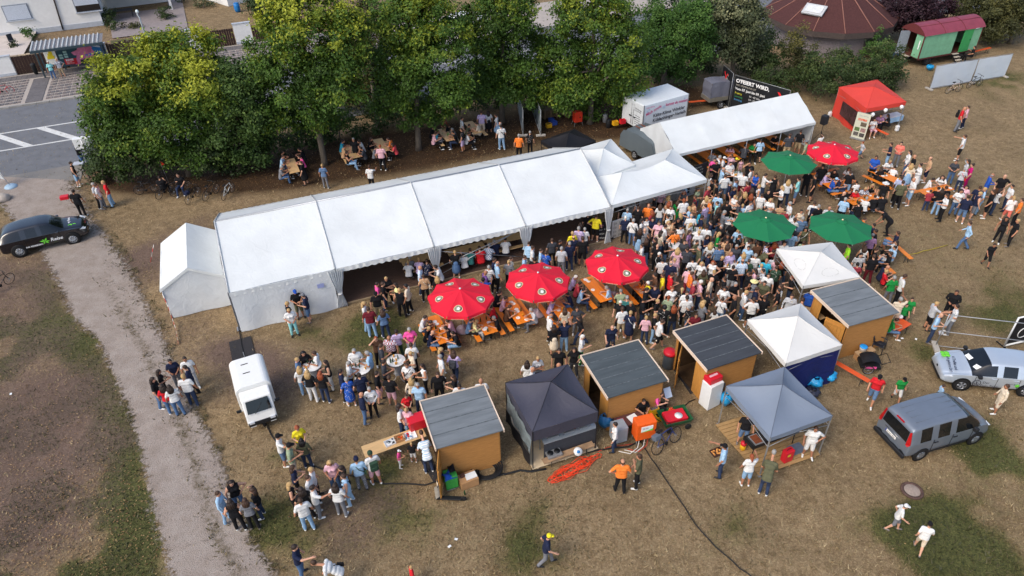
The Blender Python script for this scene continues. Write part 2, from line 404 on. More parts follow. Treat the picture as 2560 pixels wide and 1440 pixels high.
bm_.build('paving_block',[mat('block',(122,113,109),var=.2,scale=3,bump=.2),PAVD],parent=pav,kind='stuff')
bm_=MB()
for j in range(12):bm_.box(SN(-16.75,69.6+j*.5,.112),(1.3,.47,.05),rot=ANG)
for i in range(90):
 for j in range(3):
  bm_.box(SN(-25+i*.42,75.9+j*.38,.112),(.40,.36,.05),rot=ANG)
bm_.build('paving_flag',[PAVD],parent=pav,kind='stuff')
#  across the road: garden wall, shelter, houses
def gn(x,y,n):
 u=(x-1280)/F_PX;v=(y-720)/F_PX
 d=_fw+u*CR+v*CD;t=(n-Vector((0,0,CAM_H)).dot(UY))/d.dot(UY)
 return Vector((d.x*t,d.y*t,CAM_H+d.z*t))
def s_at(x,y,n):return gn(x,y,n).dot(UX)
RENDER_W=mat('white_render',(226,226,224),var=.05,scale=2,bump=.15,bscale=40,rough=.9)
CAPST=mat('cap_stone',(176,182,190),var=.08,scale=3)
DKWOOD=mat('dark_wood',(54,36,32),var=.3,scale=4,stretch=(12,12,.6),bump=.5,bscale=12,rough=.85)
BRUSH=mat('brushwood',(74,58,50),var=.4,scale=10,stretch=(14,14,.5),bump=.9,bscale=14,rough=.95)
FN=77.3
def wall_piece(x0,x1,yb,kind,lab,h=1.75):
 s0=s_at(x0,yb(x0),FN);s1=s_at(x1,yb(x1),FN);L=s1-s0
 o=empty('garden_wall' if kind=='w' else 'garden_fence',SN(s0,FN,.1),ANG,lab,'wall' if kind=='w' else 'fence')
 r_=random.Random(int(x0)+9)
 if kind=='w':
  MB().box((L/2,.12,h/2),(L-.02,.26,h)).build('wall_body',RENDER_W,o)
  MB().box((L/2,.12,h+.035),(L+.08,.36,.07)).build('coping',CAPST,o)
  MB().box((L/2,-.02,.12),(L-.04,.04,.24)).build('plinth',CAPST,o)
 else:
  n_=max(3,int(L/.22));me_=None
  for i in range(n_):
   hh=h*(.9+(.16 if kind=='b' else.02)*r_.random())
   m_=MB().box((0,0,hh/2),(L/n_*.9,.05+.03*r_.random(),hh))
   p=m_.build('plank' if kind=='d' else 'brushwood_bundle',DKWOOD if kind=='d' else BRUSH,o);p.location=(L*(i+.5)/n_,.08+.03*r_.random(),0)
  [MB().box((L/2,.2,h*q_),(L,.05,.08)).build('rail',DKWOOD,o) for q_ in (.8,.25)]
YB=lambda x:196-.152*x
for x0,x1,k,lab in [(-60,-8,'d','dark plank fence at the very left edge of the far pavement'),(-8,44,'w','white rendered garden wall left of the bus shelter'),(45,104,'d','dark brown plank gate between white wall and bus shelter'),(104,258,'d','dark plank fence behind the bus shelter'),(258,277,'w','narrow white pillar right of the bus shelter'),(278,355,'b','brushwood fence between two white pillars below the flower bed'),(356,392,'w','white pillar beside the street lamp post'),(393,473,'b','brushwood fence panel right of the lamp post, half hidden by tree'),(474,514,'w','white pillar left of the wide brown gate'),(515,590,'d','wide brown plank gate between two white pillars'),(591,634,'w','tall white pillar right of the wide brown gate'),(635,760,'d','dark grey fence partly hidden behind the big maple')]:
 wall_piece(x0,x1,YB,k,lab,1.95 if x0 in (591,474) else 1.75)
def bus_shelter():
 sL=s_at(112,190,75.2);sR=s_at(270,166,75.2);L=sR-sL
 o=empty('bus_shelter',SN(sL,75.2,.1),ANG,'grey bus shelter with ribbed roof and a colourful poster wall','bus shelter')
 fr=mat('shelter_frame',(58,74,82),rough=.5,metal=.3)
 H=2.45;D=1.5
 for x,y in ((0,0),(L,0),(0,D),(L,D),(L*.3,D)):MB().box((x,y,H/2),(.12,.12,H)).build('post',fr,o)
 MB().box((L/2,-.42,H+.06),(L+.6,.16,.22)).build('gutter',fr,o)
 rf=MB().add([(-.3,-.4,H+.16),(L+.3,-.4,H+.16),(L+.3,D+.3,H+.34),(-.3,D+.3,H+.34)],[(0,1,2,3)]).build('roof',mat('shelter_roof',(120,118,120),rough=.6),o)
 rib=MB().prism([(0,-.42,H+.17),(.14,-.42,H+.17),(.11,-.42,H+.25),(.03,-.42,H+.25)],(0,D+.7,.18)).mesh('roof_rib',mat('rib_metal',(205,206,204),rough=.45,metal=.2))
 n_=int((L+.5)/.36)
 for i in range(n_):
  q=bpy.data.objects.new('roof_rib',rib);COL.objects.link(q);q.parent=rf;q.location=(-.28+i*.36,0,0)
 pw=MB().box((L*.62,D-.1,1.32),(L*.74,.06,1.9)).build('poster_wall',fr,o)
 x0=L*.26;x1=L*.98;yf=D-.14
 def pat(name,pts,rgb,dy):
  return MB().add([(x0+(x1-x0)*a,yf-dy,.38+1.9*b) for a,b in pts],[tuple(range(len(pts)))]).build(name,mat('print_'+name+str(rgb),rgb,var=.15,scale=5),pw)
 pat('poster_ground',[(0,0),(1,0),(1,1),(0,1)],(38,72,84),.004)
 pat('poster_field',[(.62,.55),(1,.35),(1,1),(.70,1)],(24,100,160),.008)
 pat('poster_shape',[(.30,.02),(.40,0),(.52,.25),(.74,.30),(.80,.52),(.70,.85),(.58,.95),(.48,.85),(.44,.7),(.30,.62),(.34,.48),(.40,.45)],(206,118,150),.010)
 pat('poster_shape',[(.62,.55),(.72,.5),(.78,.75),(.70,.92),(.63,.85)],(186,100,134),.012)
 pat('poster_dark',[(.42,.0),(1,.0),(1,.17),(.44,.22)],(32,34,38),.012)
 pat('poster_badge',[(.10,.08),(.36,.05),(.36,.33),(.10,.36)],(198,32,44),.013)
 for a,b in ((.02,.5),(.13,.52),(.02,.38),(.13,.40),(.13,.64)):
  pat('poster_item',[(a,b),(a+.08,b),(a+.08,b+.09),(a,b+.09)],(150,186,180),.011)
 for a,b in ((.58,.33),(.66,.36)):
  pat('poster_item',[(a,b),(a+.06,b),(a+.06,b+.12),(a,b+.12)],(90,100,190),.014)
 W_=mat('print_white',(238,238,236),var=.03)
 X=Vector((1,0,0));Z=Vector((0,0,1))
 text('REWE',.24,W_,pw,(x0+(x1-x0)*.13,yf-.02,.38+1.9*.28),X,Z,bold=.008)
 text('Genieße',.14,W_,pw,(x0+(x1-x0)*.13,yf-.02,.38+1.9*.19),X,Z)
 text('Dein Markt',.13,W_,pw,(x0+(x1-x0)*.13,yf-.02,.38+1.9*.12),X,Z)
 text('Gemeinsam günstig',.17,mat('print_teal',(120,160,168)),pw,(x0+(x1-x0)*.04,yf-.02,.38+1.9*.92),X,Z)
 text('WEIZEN',.17,W_,pw,(x0+(x1-x0)*.80,yf-.02,.38+1.9*.80),Vector((1,0,-.25)),Z,bold=.006)
 tt=MB().box((L*.15,D-.12,1.45),(.95,.05,1.5)).build('timetable_board',mat('board_white',(220,222,216),var=.06),o)
 for a,b,w_,h_ in ((-.3,.0,.6,.28),(-.2,.25,.42,.22),(-.08,.45,.3,.2)):
  MB().box((L*.15+a+w_/2,D-.155,1.35+b),(w_,.012,h_)).build('notice',mat('notice_yellow',(216,196,40),var=.06),tt)
 bn=MB().box((L*.65,.95,.45),(L*.5,.4,.06)).build('bench',fr,o)
bus_shelter()
o=empty('litter_bin',SN(s_at(90,183,76.5),76.6,.1),ANG,'dark litter bin on the pavement left of the bus shelter','bin')
MB().lathe([(.16,.1),(.22,.85),(.23,.9)],12).build('bin_body',mat('bin_black',(34,36,38)),o);MB().lathe([(.24,.9),(.24,.94),(.1,1.06),(.02,1.08)],12).build('bin_lid',mat('bin_black',(34,36,38)),o)
MB().tube([(0,0,0),(0,0,.12)],.1).build('foot',mat('bin_black',(34,36,38)),o)
o=empty('street_lamp',SN(s_at(367,100,77.9),77.9,0),ANG,'slim white street lamp post behind the brushwood fence','street lamp')
LG=mat('lamp_grey',(176,184,188),rough=.5)
MB().tube([(0,0,0),(0,0,3.6),(-.1,0,3.9),(-.05,0,4.05)],[.09,.07,.06,.05],8).build('post',LG,o)
MB().lathe([(.05,0),(.13,.06),(.15,.2),(.08,.32),(.01,.34)],12,(-.04,0,4.0)).build('lamp_head',mat('lamp_white',(214,226,226),rough=.3),o)
HN=90.7
def house():
 s0=-46.0;s1=s_at(260,63,HN);L=s1-s0
 o=empty('white_house',SN(s0,HN,0),ANG,'white rendered house with roller shutter window and dark downpipe','house')
 X=lambda x,y:gn(x,y,HN).dot(UX)-s0
 Zz=lambda x,y:gn(x,y,HN).z
 MB().box((L/2,4.5,3.1),(L,9,6.2)).build('wall',RENDER_W,o)
 rf=MB().prism([(-.6,-.9,5.9),(-.6,4.5,8.6),(-.6,9.9,5.9),(-.6,9.9,6.1),(-.6,4.5,8.85),(-.6,-.9,6.1)],(L+1.2,0,0)).build('roof',mat('brown_tile',(116,76,62),var=.25,scale=4,bump=.4),o)
 gm=mat('window_grey',(150,158,170),rough=.5);sh=mat('roller_shutter',(196,204,216),rough=.6,var=.05)
 dk=glass('house_glass',(30,30,34))
 def window(x0,y0,x1,y1,shut,name='window',low=0.0):
  a=X(x0,y1);b=X(x1,(y0+y1)/2);zt=Zz((x0+x1)/2,y0);zb=Zz((x0+x1)/2,y1);w_=b-a;h_=zt-zb
  fr_=MB().box((a+w_/2,-.02,zb+h_/2),(w_+.16,.1,h_+.16)).build(name,gm,o)
  MB().box((a+w_/2,-.08,zb+h_/2),(w_,.04,h_)).build('pane',dk,fr_)
  if shut:
   n_=14;hh=h_*(1-low)
   for i in range(n_):MB().box((a+w_/2,-.11,zt-hh*(i+.5)/n_),(w_-.04,.03,hh/n_*.92)).build('shutter_slat',sh,fr_)
  MB().box((a+w_/2,-.14,zb-.1),(w_+.3,.24,.06)).build('sill',CAPST,fr_)
 window(18,12,74,48,True);window(192,-30,244,27,True,low=.28)
 MB().tube([(X(126,-30),-.1,Zz(126,-30)),(X(158,74),-.1,.1)],.07,8).build('downpipe',mat('downpipe',(52,40,38),rough=.6),o)
 MB().box((L/2,-.03,.25),(L,.06,.5)).build('plinth',CAPST,o)
house()
o=empty('loggia_wing',SN(s_at(262,40,93.5),93.5,0),ANG,'shaded loggia of the white house with outdoor table','porch')
MB().box((3.4,4,1.5),(7.2,.2,3)).box((0,2,1.5),(.25,4,3)).build('back_wall',RENDER_W,o)
MB().box((3.4,1.9,3.05),(7.4,4.4,.2)).build('ceiling',mat('dark_wood',(54,36,32)),o)
MB().box((7,.1,1.5),(.25,.25,3)).build('post',RENDER_W,o)
o=empty('garden_table',SN(s_at(300,25,92.5),92.6,.12),ANG,'dark garden table under the loggia','table')
tm=mat('table_dark',(48,50,56),rough=.5)
MB().box((0,0,.74),(2.4,.9,.05)).build('tabletop',tm,o)
for sx in (-1,1):
 for sy in (-1,1):MB().box((sx*1.1,sy*.38,.36),(.06,.06,.72)).build('leg',tm,o)
terr=MB().add([SN(s_at(-60,128,84),82.6,.25),SN(s_at(55,112,84),82.6,.25),SN(s_at(55,112,84)+.3,HN-.05,.25),SN(s_at(-60,128,84),HN-.05,.25)],[(0,1,2,3)]).build('terrace',mat('terrace_slab',(196,186,178),var=.08,scale=1.5),kind='structure')
pt=MB().add([SN(s_at(272,62,86),85.2,.06),SN(s_at(430,55,86),85.2,.06),SN(s_at(430,30,93),94.5,.06),SN(s_at(262,30,93),94.5,.06)],[(0,1,2,3)]).build('patio',mat('patio_stone',(142,132,130),var=.12,scale=3),kind='structure')
MB().add([SN(s_at(435,75,81),79,.05),SN(s_at(470,75,81),79,.05),SN(s_at(455,10,95),99,.05),SN(s_at(415,10,95),99,.05)],[(0,1,2,3)]).build('garden_path',mat('patio_stone',(142,132,130)),kind='structure')
o=empty('terrace_wall',SN(s_at(-60,128,82),82.4,0),ANG,'dry stone retaining wall below the terrace','wall')
r_=random.Random(3);sm_=[mat('stone_a',(186,168,142),var=.2,scale=5,bump=.4),mat('stone_b',(160,146,128),var=.2,scale=5,bump=.4)]
Lw=s_at(58,112,82)-s_at(-60,128,82)
for j in range(3):
 x=0
 while x<Lw:
  w_=r_.uniform(.5,.9)
  q=MB().box((x+w_/2,.12,.07+j*.13),(w_-.03,.26+.06*r_.random(),.115)).build('stone',sm_[r_.randrange(2)],o,bevel=.02);x+=w_
def garden_chair(loc,rz,lab):
 o=empty('garden_chair',loc,rz,lab,'chair');c=mat('chair_dark',(44,48,56),rough=.6)
 MB().box((0,0,.44),(.5,.5,.04)).build('seat',c,o);MB().box((0,.25,.8),(.5,.04,.65),M=None).build('backrest',c,o)
 for sx in (-1,1):
  for sy in (-1,1):MB().tube([(sx*.22,sy*.22,.44),(sx*.26,sy*.26,0)],.02).build('leg',c,o)
  MB().tube([(sx*.26,.24,.66),(sx*.26,-.22,.66),(sx*.26,-.22,.44)],.02).build('armrest',c,o)
garden_chair(SN(s_at(18,78,86),86.3,.26),ANG+.6,'dark garden chair on the terrace of the white house')
o=empty('white_house',SN(s_at(575,30,92),92,0),ANG+.5,'white house gable right of the garden with blue barrel','house')
MB().box((5,4,2.6),(10,8,5.2)).build('wall',RENDER_W,o);MB().prism([(-.4,-.5,5.1),(-.4,4,7.4),(-.4,8.5,5.1)],(10.8,0,0)).build('roof',mat('brown_tile',(116,76,62)),o)
MB().box((2,-.03,1.5),(1.2,.1,1.2)).build('window',glass('house_glass',(30,30,34)),o)
o=empty('rain_barrel',SN(s_at(597,38,90),89.4,0),0,'bright blue plastic rain barrel by the second house','barrel')
BL=mat('plastic_blue',(34,120,190),rough=.45);MB().lathe([(.27,0),(.33,.3),(.33,.65),(.28,.92)],16).build('barrel_body',BL,o);MB().lathe([(.3,.92),(.3,.96),(.05,.98)],16).build('lid',BL,o)
o=MB().add([SN(s_at(262,82,79),78.6,.07),SN(s_at(440,62,79),78.6,.07),SN(s_at(440,50,84),84.4,.07),SN(s_at(262,66,84),84.4,.07)],[(0,1,2,3)]).build('garden_bed',mat('bed_green',(74,82,50),var=.5,scale=3,bump=.8,bscale=12,rgb2=(112,104,66)),kind='structure')
o=empty('manhole_cover',g(2280,1227,.01),.4,'round concrete manhole cover with brown rim in the dry grass','manhole')
MB().lathe([(.36,.0),(.36,.03),(.35,.034),(.02,.036)],28).build('concrete_disc',mat('manhole_concrete',(158,142,130),var=.18,scale=14,bump=.4),o)
MB().lathe([(.37,0),(.37,.045),(.49,.05),(.52,0)],28).build('rim',mat('manhole_rim',(92,70,62),var=.3,scale=12,bump=.5),o)
bm_=MB()
for k in range(18):
 t=2*math.pi*k/18;bm_.box((.46*math.cos(t),.46*math.sin(t),.045),(.05,.03,.035),rot=t)
bm_.build('lug',mat('manhole_rim',(92,70,62)),o,kind='stuff');o.scale=(.82,.82,1)
#  tents
def cloth_mat(name,rgb,wrinkle=.35,rough=.6,trans=.0):
 m_=bpy.data.materials.new(name);m_.use_nodes=True ;n=m_.node_tree.nodes;l=m_.node_tree.links;b=n['Principled BSDF']
 b.inputs['Roughness'].default_value=rough;b.inputs['Specular IOR Level'].default_value=.25
 tc=n.new('ShaderNodeTexCoord')
 z=n.new('ShaderNodeTexNoise');z.inputs['Scale'].default_value=.7;z.inputs['Detail'].default_value=5;l.new(tc.outputs['Object'],z.inputs['Vector'])
 r=n.new('ShaderNodeValToRGB');e=r.color_ramp.elements;c=lin(rgb);e[0].position=.35;e[1].position=.65
 e[0].color=(*[x*.93 for x in c],1);e[1].color=(*[min(1,x*1.03) for x in c],1);l.new(z.outputs[0],r.inputs[0])
 z3=n.new('ShaderNodeTexNoise');z3.inputs['Scale'].default_value=9;z3.inputs['Detail'].default_value=8;z3.inputs['Roughness'].default_value=.8;l.new(tc.outputs['Object'],z3.inputs['Vector'])
 mr=n.new('ShaderNodeMapRange');mr.inputs[1].default_value=.62;mr.inputs[2].default_value=.8;mr.inputs[3].default_value=0;mr.inputs[4].default_value=.22;l.new(z3.outputs[0],mr.inputs[0])
 mx=n.new('ShaderNodeMix');mx.data_type='RGBA';mx.inputs[7].default_value=(*[x*.72 for x in c],1);l.new(mr.outputs[0],mx.inputs[0]);l.new(r.outputs[0],mx.inputs[6])
 l.new(mx.outputs[2],b.inputs['Base Color'])
 z2=n.new('ShaderNodeTexNoise');z2.inputs['Scale'].default_value=2.2;z2.inputs['Detail'].default_value=4;z2.inputs['Distortion'].default_value=1.2;l.new(tc.outputs['Object'],z2.inputs['Vector'])
 bp=n.new('ShaderNodeBump');bp.inputs['Strength'].default_value=wrinkle;bp.inputs['Distance'].default_value=.06;l.new(z2.outputs[0],bp.inputs['Height']);l.new(bp.outputs[0],b.inputs['Normal'])
 if trans:
  tr=n.new('ShaderNodeBsdfTranslucent');l.new(mx.outputs[2],tr.inputs[0]);ms=n.new('ShaderNodeMixShader');ms.inputs[0].default_value=trans
  l.new(b.outputs[0],ms.inputs[1]);l.new(tr.outputs[0],ms.inputs[2]);l.new(ms.outputs[0],n['Material Output'].inputs[0])
 MATS[name]=m_
 return m_
PVC=cloth_mat('white_tarpaulin',(224,228,227),.32,trans=.08)
PVCW=cloth_mat('white_tarpaulin_wall',(214,218,220),.5,trans=.05)
ALU=mat('aluminium',(168,172,178),rough=.4,metal=.7,var=.06)
KEDER=mat('keder_rail',(196,198,198),rough=.5,metal=.3)
FLOORW=mat('tent_floor_boards',(84,64,54),var=.25,scale=3,stretch=(.6,8,1),bump=.3)
def on_edge(a,b):
 d=(b-a);d.z=0;return d.length,math.atan2(d.y,d.x)
def scallop(L,zt,drop,n_sc,y=0.0,seg=8):
 m_=MB();N=n_sc*seg;vs=[]
 for i in range(N+1):
  x=L*i/N;ph=(i%seg)/seg;w_=.05*math.sin(math.pi*ph)
  vs+=[(x,y+.015*math.sin(i*.9),zt),(x,y-.02+.02*math.sin(i*.7),zt-drop-w_)]
 return m_.add(vs,[(2*i,2*i+2,2*i+3,2*i+1) for i in range(N)],0,True)
def curtain(o,x,y,h,name='tied_curtain',w_=.75,out=.3):
 """gathered side wall, tied to its post at a third of its height"""
 m_=MB();N=26;prof=[(1.0,1.0),(.75,.8),(.5,.42),(.36,.30),(.2,.5),(.0,.72)];vs=[]
 for (t,k) in prof:
  for i in range(N+1):
   a=i/N-.5;vs.append((x+a*w_*k,y-.10*math.sin(i*1.7)*(.4+.6*k)-out*(1-t)*.25*(1 if i%2 else.7),h*t))
 fs=[(j*(N+1)+i,j*(N+1)+i+1,(j+1)*(N+1)+i+1,(j+1)*(N+1)+i) for j in range(len(prof)-1) for i in range(N)]
 c=m_.add(vs,fs,0,True).build(name,PVCW,o)
 MB().lathe([(.11,0),(.13,.04),(.11,.08)],10,(x,y-.1,h*.36)).build('tie',KEDER,c)
def marquee():
 zE=2.35;FL=g(570,733,zE);FR=g(1527,517,zE);L,a=on_edge(FL,FR)
 zR=4.15;rl=g(537,553,zR);nrm=Vector((-math.sin(a),math.cos(a),0));half=(V2(rl)-V2(FL)).dot(nrm)
 W=half*2;nb=4;bl=L/nb
 o=empty('party_marquee',V2(FL),a,'long white marquee of four bays with open scalloped front','tent')
 for k in range(nb):
  x0=k*bl
  for side in (0,1):
   def fn(u,v,side=side,x0=x0):
    x=x0+.03+(bl-.06)*u;y=half*v if side==0 else W-half*v
    sag=.07*math.sin(math.pi*u)*math.sin(math.pi*v)+.025*math.sin(math.pi*u)
    return (x,y,zE+(zR-zE)*v-sag)
   MB().grid(fn,14,12).build('roof_panel',PVC,o)
  scallop(bl-.06,zE,.2,14,-.03).build('valance',PVC,o).location=(x0+.03,0,0)
  sc=scallop(bl-.06,zE,.2,14,W+.03).build('valance',PVC,o);sc.location=(x0+.03,0,0)
  MB().grid(lambda u,v,x0=x0:(x0+.02+(bl-.04)*u,W-.02+.03*math.sin(u*20),zE*v),16,4).build('back_wall',PVCW,o)
 for k in range(nb+1):
  x=min(max(k*bl,.03),L-.03)
  MB().tube([(x,-.02,zE+.02),(x,half,zR+.02),(x,W+.02,zE+.02)],.04,6).build('rafter_rail',KEDER,o)
  for y in (.08,W-.08):MB().box((x,y,zE/2),(.12,.10,zE)).build('leg',ALU,o)
  MB().box((x,.08,.02),(.34,.34,.03)).build('base_plate',ALU,o)
 MB().tube([(0,half,zR-.02),(L,half,zR-.02)],.05).build('ridge_beam',ALU,o)
 MB().box((L/2,.06,zE-.06),(L,.09,.11)).build('eave_beam',ALU,o)
 MB().box((L/2,W-.06,zE-.06),(L,.09,.11)).build('eave_beam',ALU,o)
 MB().grid(lambda u,v:(-.015+.03*math.sin(u*22),W*u,v*(zE+(zR-zE)*(1-abs(2*u-1)))),24,6).build('gable_wall',PVCW,o)
 MB().add([(L,0,zE),(L,W,zE),(L,half,zR)],[(0,1,2)]).build('gable_triangle',PVCW,o)
 fw=MB().grid(lambda u,v:(.06+(bl-.25)*u,-.05-.05*math.sin(u*17)*(1-v)-.12*(1-v)**3,zE*v-.02),30,8).build('front_wall',PVCW,o)
 MB().add([(bl*.80,-.13,1.75),(bl*.80+.34,-.13,1.75),(bl*.80+.34,-.13,1.5),(bl*.80,-.13,1.5)],[(0,1,2,3)]).build('sticker',mat('sticker',(150,160,205)),fw)
 for k in (1,2,3):curtain(o,k*bl,-.05,zE-.02,w_=.8)
 curtain(o,L-.1,-.02,zE-.02,w_=.6)
 for p,q in (((2*bl,.05,.9),(3*bl,.05,zE-.15)),((2*bl,.05,zE-.3),(3*bl,.05,.25)),((2*bl,.05,.35),(3*bl,.05,zE-.05))):
  MB().tube([p,q],.018,5).build('brace',ALU,o)
 n_=44
 me_=MB().box((0,0,0),(L-.3,W/n_-.012,.05)).mesh('floor_board',FLOORW)
 for i in range(n_):
  q=bpy.data.objects.new('floor_board',me_);COL.objects.link(q);q.parent=o;q.location=(L/2,W*(i+.5)/n_+.02,.045)
 MB().box((L/2,.0,.05),(L-.2,.07,.1)).build('floor_edge',mat('floor_edge',(150,132,104)),o)
 return o,L,W,a
MARQ,MQ_L,MQ_W,MQ_A=marquee()
def side_tent():
 A=g(432,795);B=g(577,762);L,a=on_edge(A,B);L=3.0;D=4.5;zE=1.95;zR=2.85
 o=empty('store_tent',V2(A),a,'small closed white gable tent at the marquee end','tent');h=L/2
 for sx in (0,1):
  def fn(u,v,sx=sx):
   x=-.08+(h+.08)*v if sx==0 else L+.08-(h+.08)*v
   return (x,-.06+(D+.12)*u,zE-.05+(zR-zE+.05)*v-.04*math.sin(math.pi*u)*math.sin(math.pi*v))
  MB().grid(fn,12,8).build('roof_panel',PVC,o)
  MB().grid(lambda u,v,sx=sx:((L if sx else 0)+.03*math.sin(u*15),D*u,zE*v),16,4).build('side_wall',PVCW,o)
 for y in (0,D):
  MB().grid(lambda u,v,y=y:(L*u,y-.03*math.sin(u*9+v*5)*(1 if y==0 else 0),v*(zE+(zR-zE)*(1-abs(2*u-1)))),20,10).build('gable_wall',PVCW,o)
 m_=MB()
 for i in range(2):
  pass
 MB().add([(-.1,-.07,zE-.05),(h,-.07,zR),(h,-.07,zR-.16),(-.1,-.07,zE-.22)],[(0,1,2,3)]).add([(h,-.07,zR),(L+.1,-.07,zE-.05),(L+.1,-.07,zE-.22),(h,-.07,zR-.16)],[(0,1,2,3)]).build('gable_trim',PVC,o)
 for x in (0,L):
  for y in (0,D):MB().tube([(x,y,0),(x,y,zE)],.03).build('leg',ALU,o)
side_tent()
def long_tent():
 zE=2.0;FL=g(1690,386,zE);FR=g(2038,305,zE);L,a=on_edge(FL,FR)
 nrm=Vector((-math.sin(a),math.cos(a),0));zR=3.35;half=.5*((V2(g(1654,303,zR))-V2(FL)).dot(nrm)+(V2(g(2001,231,zR))-V2(FL)).dot(nrm));W=2*half
 o=empty('beer_tent',V2(FL),a,'long low white tent with open front beside the lettered trailer','tent')
 nb=4;bl=L/nb
 for k in range(nb):
  for side in (0,1):
   def fn(u,v,side=side,k=k):
    x=k*bl+bl*u;y=-.05+(half+.05)*v if side==0 else W+.05-(half+.05)*v
    crease=.05*max(0,1-abs(v-.5)*6)
    return (x,y,zE+(zR-zE)*v+crease-.05*math.sin(math.pi*u)*math.sin(math.pi*v))
   MB().grid(fn,10,12).build('roof_panel',PVC,o)
  MB().grid(lambda u,v,k=k:(k*bl+bl*u,-.06-.02*math.sin(u*14),zE+.02-.2*v),12,2).build('valance',PVC,o)
  MB().grid(lambda u,v,k=k:(k*bl+bl*u,W,zE*v),6,2).build('back_wall',PVCW,o)
 for k in range(nb+1):
  for y in (.05,W-.05):MB().tube([(min(k*bl,L-.04)+.02,y,0),(min(k*bl,L-.04)+.02,y,zE)],.03).build('leg',ALU,o)
 MB().grid(lambda u,v:(.0-.02*math.sin(u*26),W*u,v*(zE+(zR-zE)*(1-abs(2*u-1)))),26,6).build('gable_wall',PVCW,o)
 MB().grid(lambda u,v:(L+.01,W*u,v*(zE+(zR-zE)*(1-abs(2*u-1)))),16,6).build('gable_wall',PVCW,o)
 return o,L,W,a
LT,LT_L,LT_W,LT_A=long_tent()
def canopy(name,lab,corners,zE,zP,cm,leg_m,drop=.24,walls=(),peaks=1,legs=(0,1,2,3),cat='canopy',sag=.10,wall_m=None,seam_m=None):
 """corners: back-left, back-right, front-right, front-left pixels of the roof edge"""
 W4=[g(x,y,zE) for x,y in corners];c0=sum(W4,Vector())/4;base=V2(c0)
 o=empty(name,base,0,lab,cat);P=[p-base for p in W4]
 n4=len(P)
 for i in range(4):
  A,B=P[i],P[(i+1)%4]
  if peaks==1:T0=T1=Vector((0,0,zP))
  else:
   ca=(P[0]+P[3])/2;cb=(P[1]+P[2])/2;f=.28;a_=ca.lerp(cb,f);b_=ca.lerp(cb,1-f);a_.z=b_.z=zP
   T0,T1=((a_,b_),(b_,b_),(b_,a_),(a_,a_))[i]
  def fn(u,v,A=A,B=B,T0=T0,T1=T1):
   p=A.lerp(B,u).lerp(T0.lerp(T1,u),v)
   z=zE+(zP-zE)*(v*.75+.25*v*v)-sag*math.sin(math.pi*u)*math.sin(math.pi*min(1,v*1.1))*.8
   if peaks==2 and T0!=T1:z-=.22*math.sin(math.pi*u)*v
   return (p.x,p.y,z)
  MB().grid(fn,12,10).build('roof_panel',cm,o)
  MB().tube([tuple(Vector(fn(0,t/8))+Vector((0,0,.008))) for t in range(9)],.011,4).build('hip_seam',seam_m or cm,o)
  d=(B-A).normalized();nn=Vector((d.y,-d.x,0))*-1
  MB().grid(lambda u,v,A=A,B=B:tuple(A.lerp(B,u)+Vector((0,0,.005-drop*v))+nn*.012*math.sin(u*12)),14,2).build('valance',cm,o)
  if i in walls:
   MB().grid(lambda u,v,A=A,B=B:tuple(A.lerp(B,u)*.985+Vector((0,0,-drop*.5-(zE-drop*.5)*v))+nn*.07*math.sin(u*13+1)*v),24,5).build('side_wall',wall_m or cm,o)
 for i in legs:
  p=P[i]*.985;MB().box((p.x,p.y,(zE-.02)/2),(.045,.045,zE-.02)).build('leg',leg_m,o)
  MB().box((p.x,p.y,.02),(.13,.13,.02)).build('foot_plate',leg_m,o)
  for j in ((i+1)%4,(i-1)%4):
   if j in legs:MB().tube([(p.x,p.y,zE-.55),tuple((P[i].lerp(P[j],.5)*.97)+Vector((0,0,-.28)))],.014,5).build('scissor_bar',leg_m,o)
 return o
STEEL=mat('grey_steel',(158,160,162),rough=.45,metal=.5);BSTEEL=mat('black_steel',(26,27,30),rough=.5)
WHC=cloth_mat('white_canopy_cloth',(220,219,214),.3,trans=.05);GRC=cloth_mat('grey_canopy_cloth',(120,131,147),.25);DKC=cloth_mat('dark_canopy_cloth',(68,68,80),.5)
NVC=cloth_mat('navy_cloth',(26,38,96),.8);ORC=cloth_mat('orange_canopy_cloth',(222,74,62),.25,trans=.1);BKC=cloth_mat('black_cloth',(30,30,34),.5)
GREY_CAN=canopy('popup_canopy','blue grey pop-up canopy over a wooden deck with grill',[(1815,965),(1961,917),(2082,1039),(1926,1095)],2.3,3.2,GRC,STEEL,sag=.2,seam_m=cloth_mat('grey_seam_cloth',(92,100,114),.2))
DARK_CAN=canopy('popup_canopy','charcoal pop-up canopy beside the orange cable heap',[(1263,957),(1419,910),(1496,1029),(1331,1080)],2.3,3.15,DKC,BSTEEL,drop=.58,sag=.26,seam_m=BKC)
canopy('popup_canopy','cream pop-up canopy with navy side wall between two huts',[(1868,799),(2002,758),(2106,862),(1965,908)],2.25,3.15,WHC,STEEL,walls=(2,),wall_m=NVC,sag=.05)
WL=canopy('market_umbrella_roof','white square canopy with faded grey emblems above the crowd',[(1941,622),(2080,605),(2151,692),(2008,715)],2.3,2.95,WHC,STEEL,drop=.2,sag=.04)
canopy('popup_canopy','wide white double canopy joining the marquee above the bar',[(1440,448),(1682,372),(1768,448),(1530,513)],2.35,3.1,PVC,STEEL,peaks=2,sag=.10)
canopy('popup_canopy','white canopy peak behind the marquee end',[(1428,376),(1527,347),(1588,412),(1490,450)],2.6,3.25,PVC,STEEL,sag=.12)
canopy('popup_canopy','low dark canopy behind the marquee under the trees',[(1352,352),(1436,322),(1490,352),(1410,386)],2.0,2.6,BKC,BSTEEL,sag=.12)
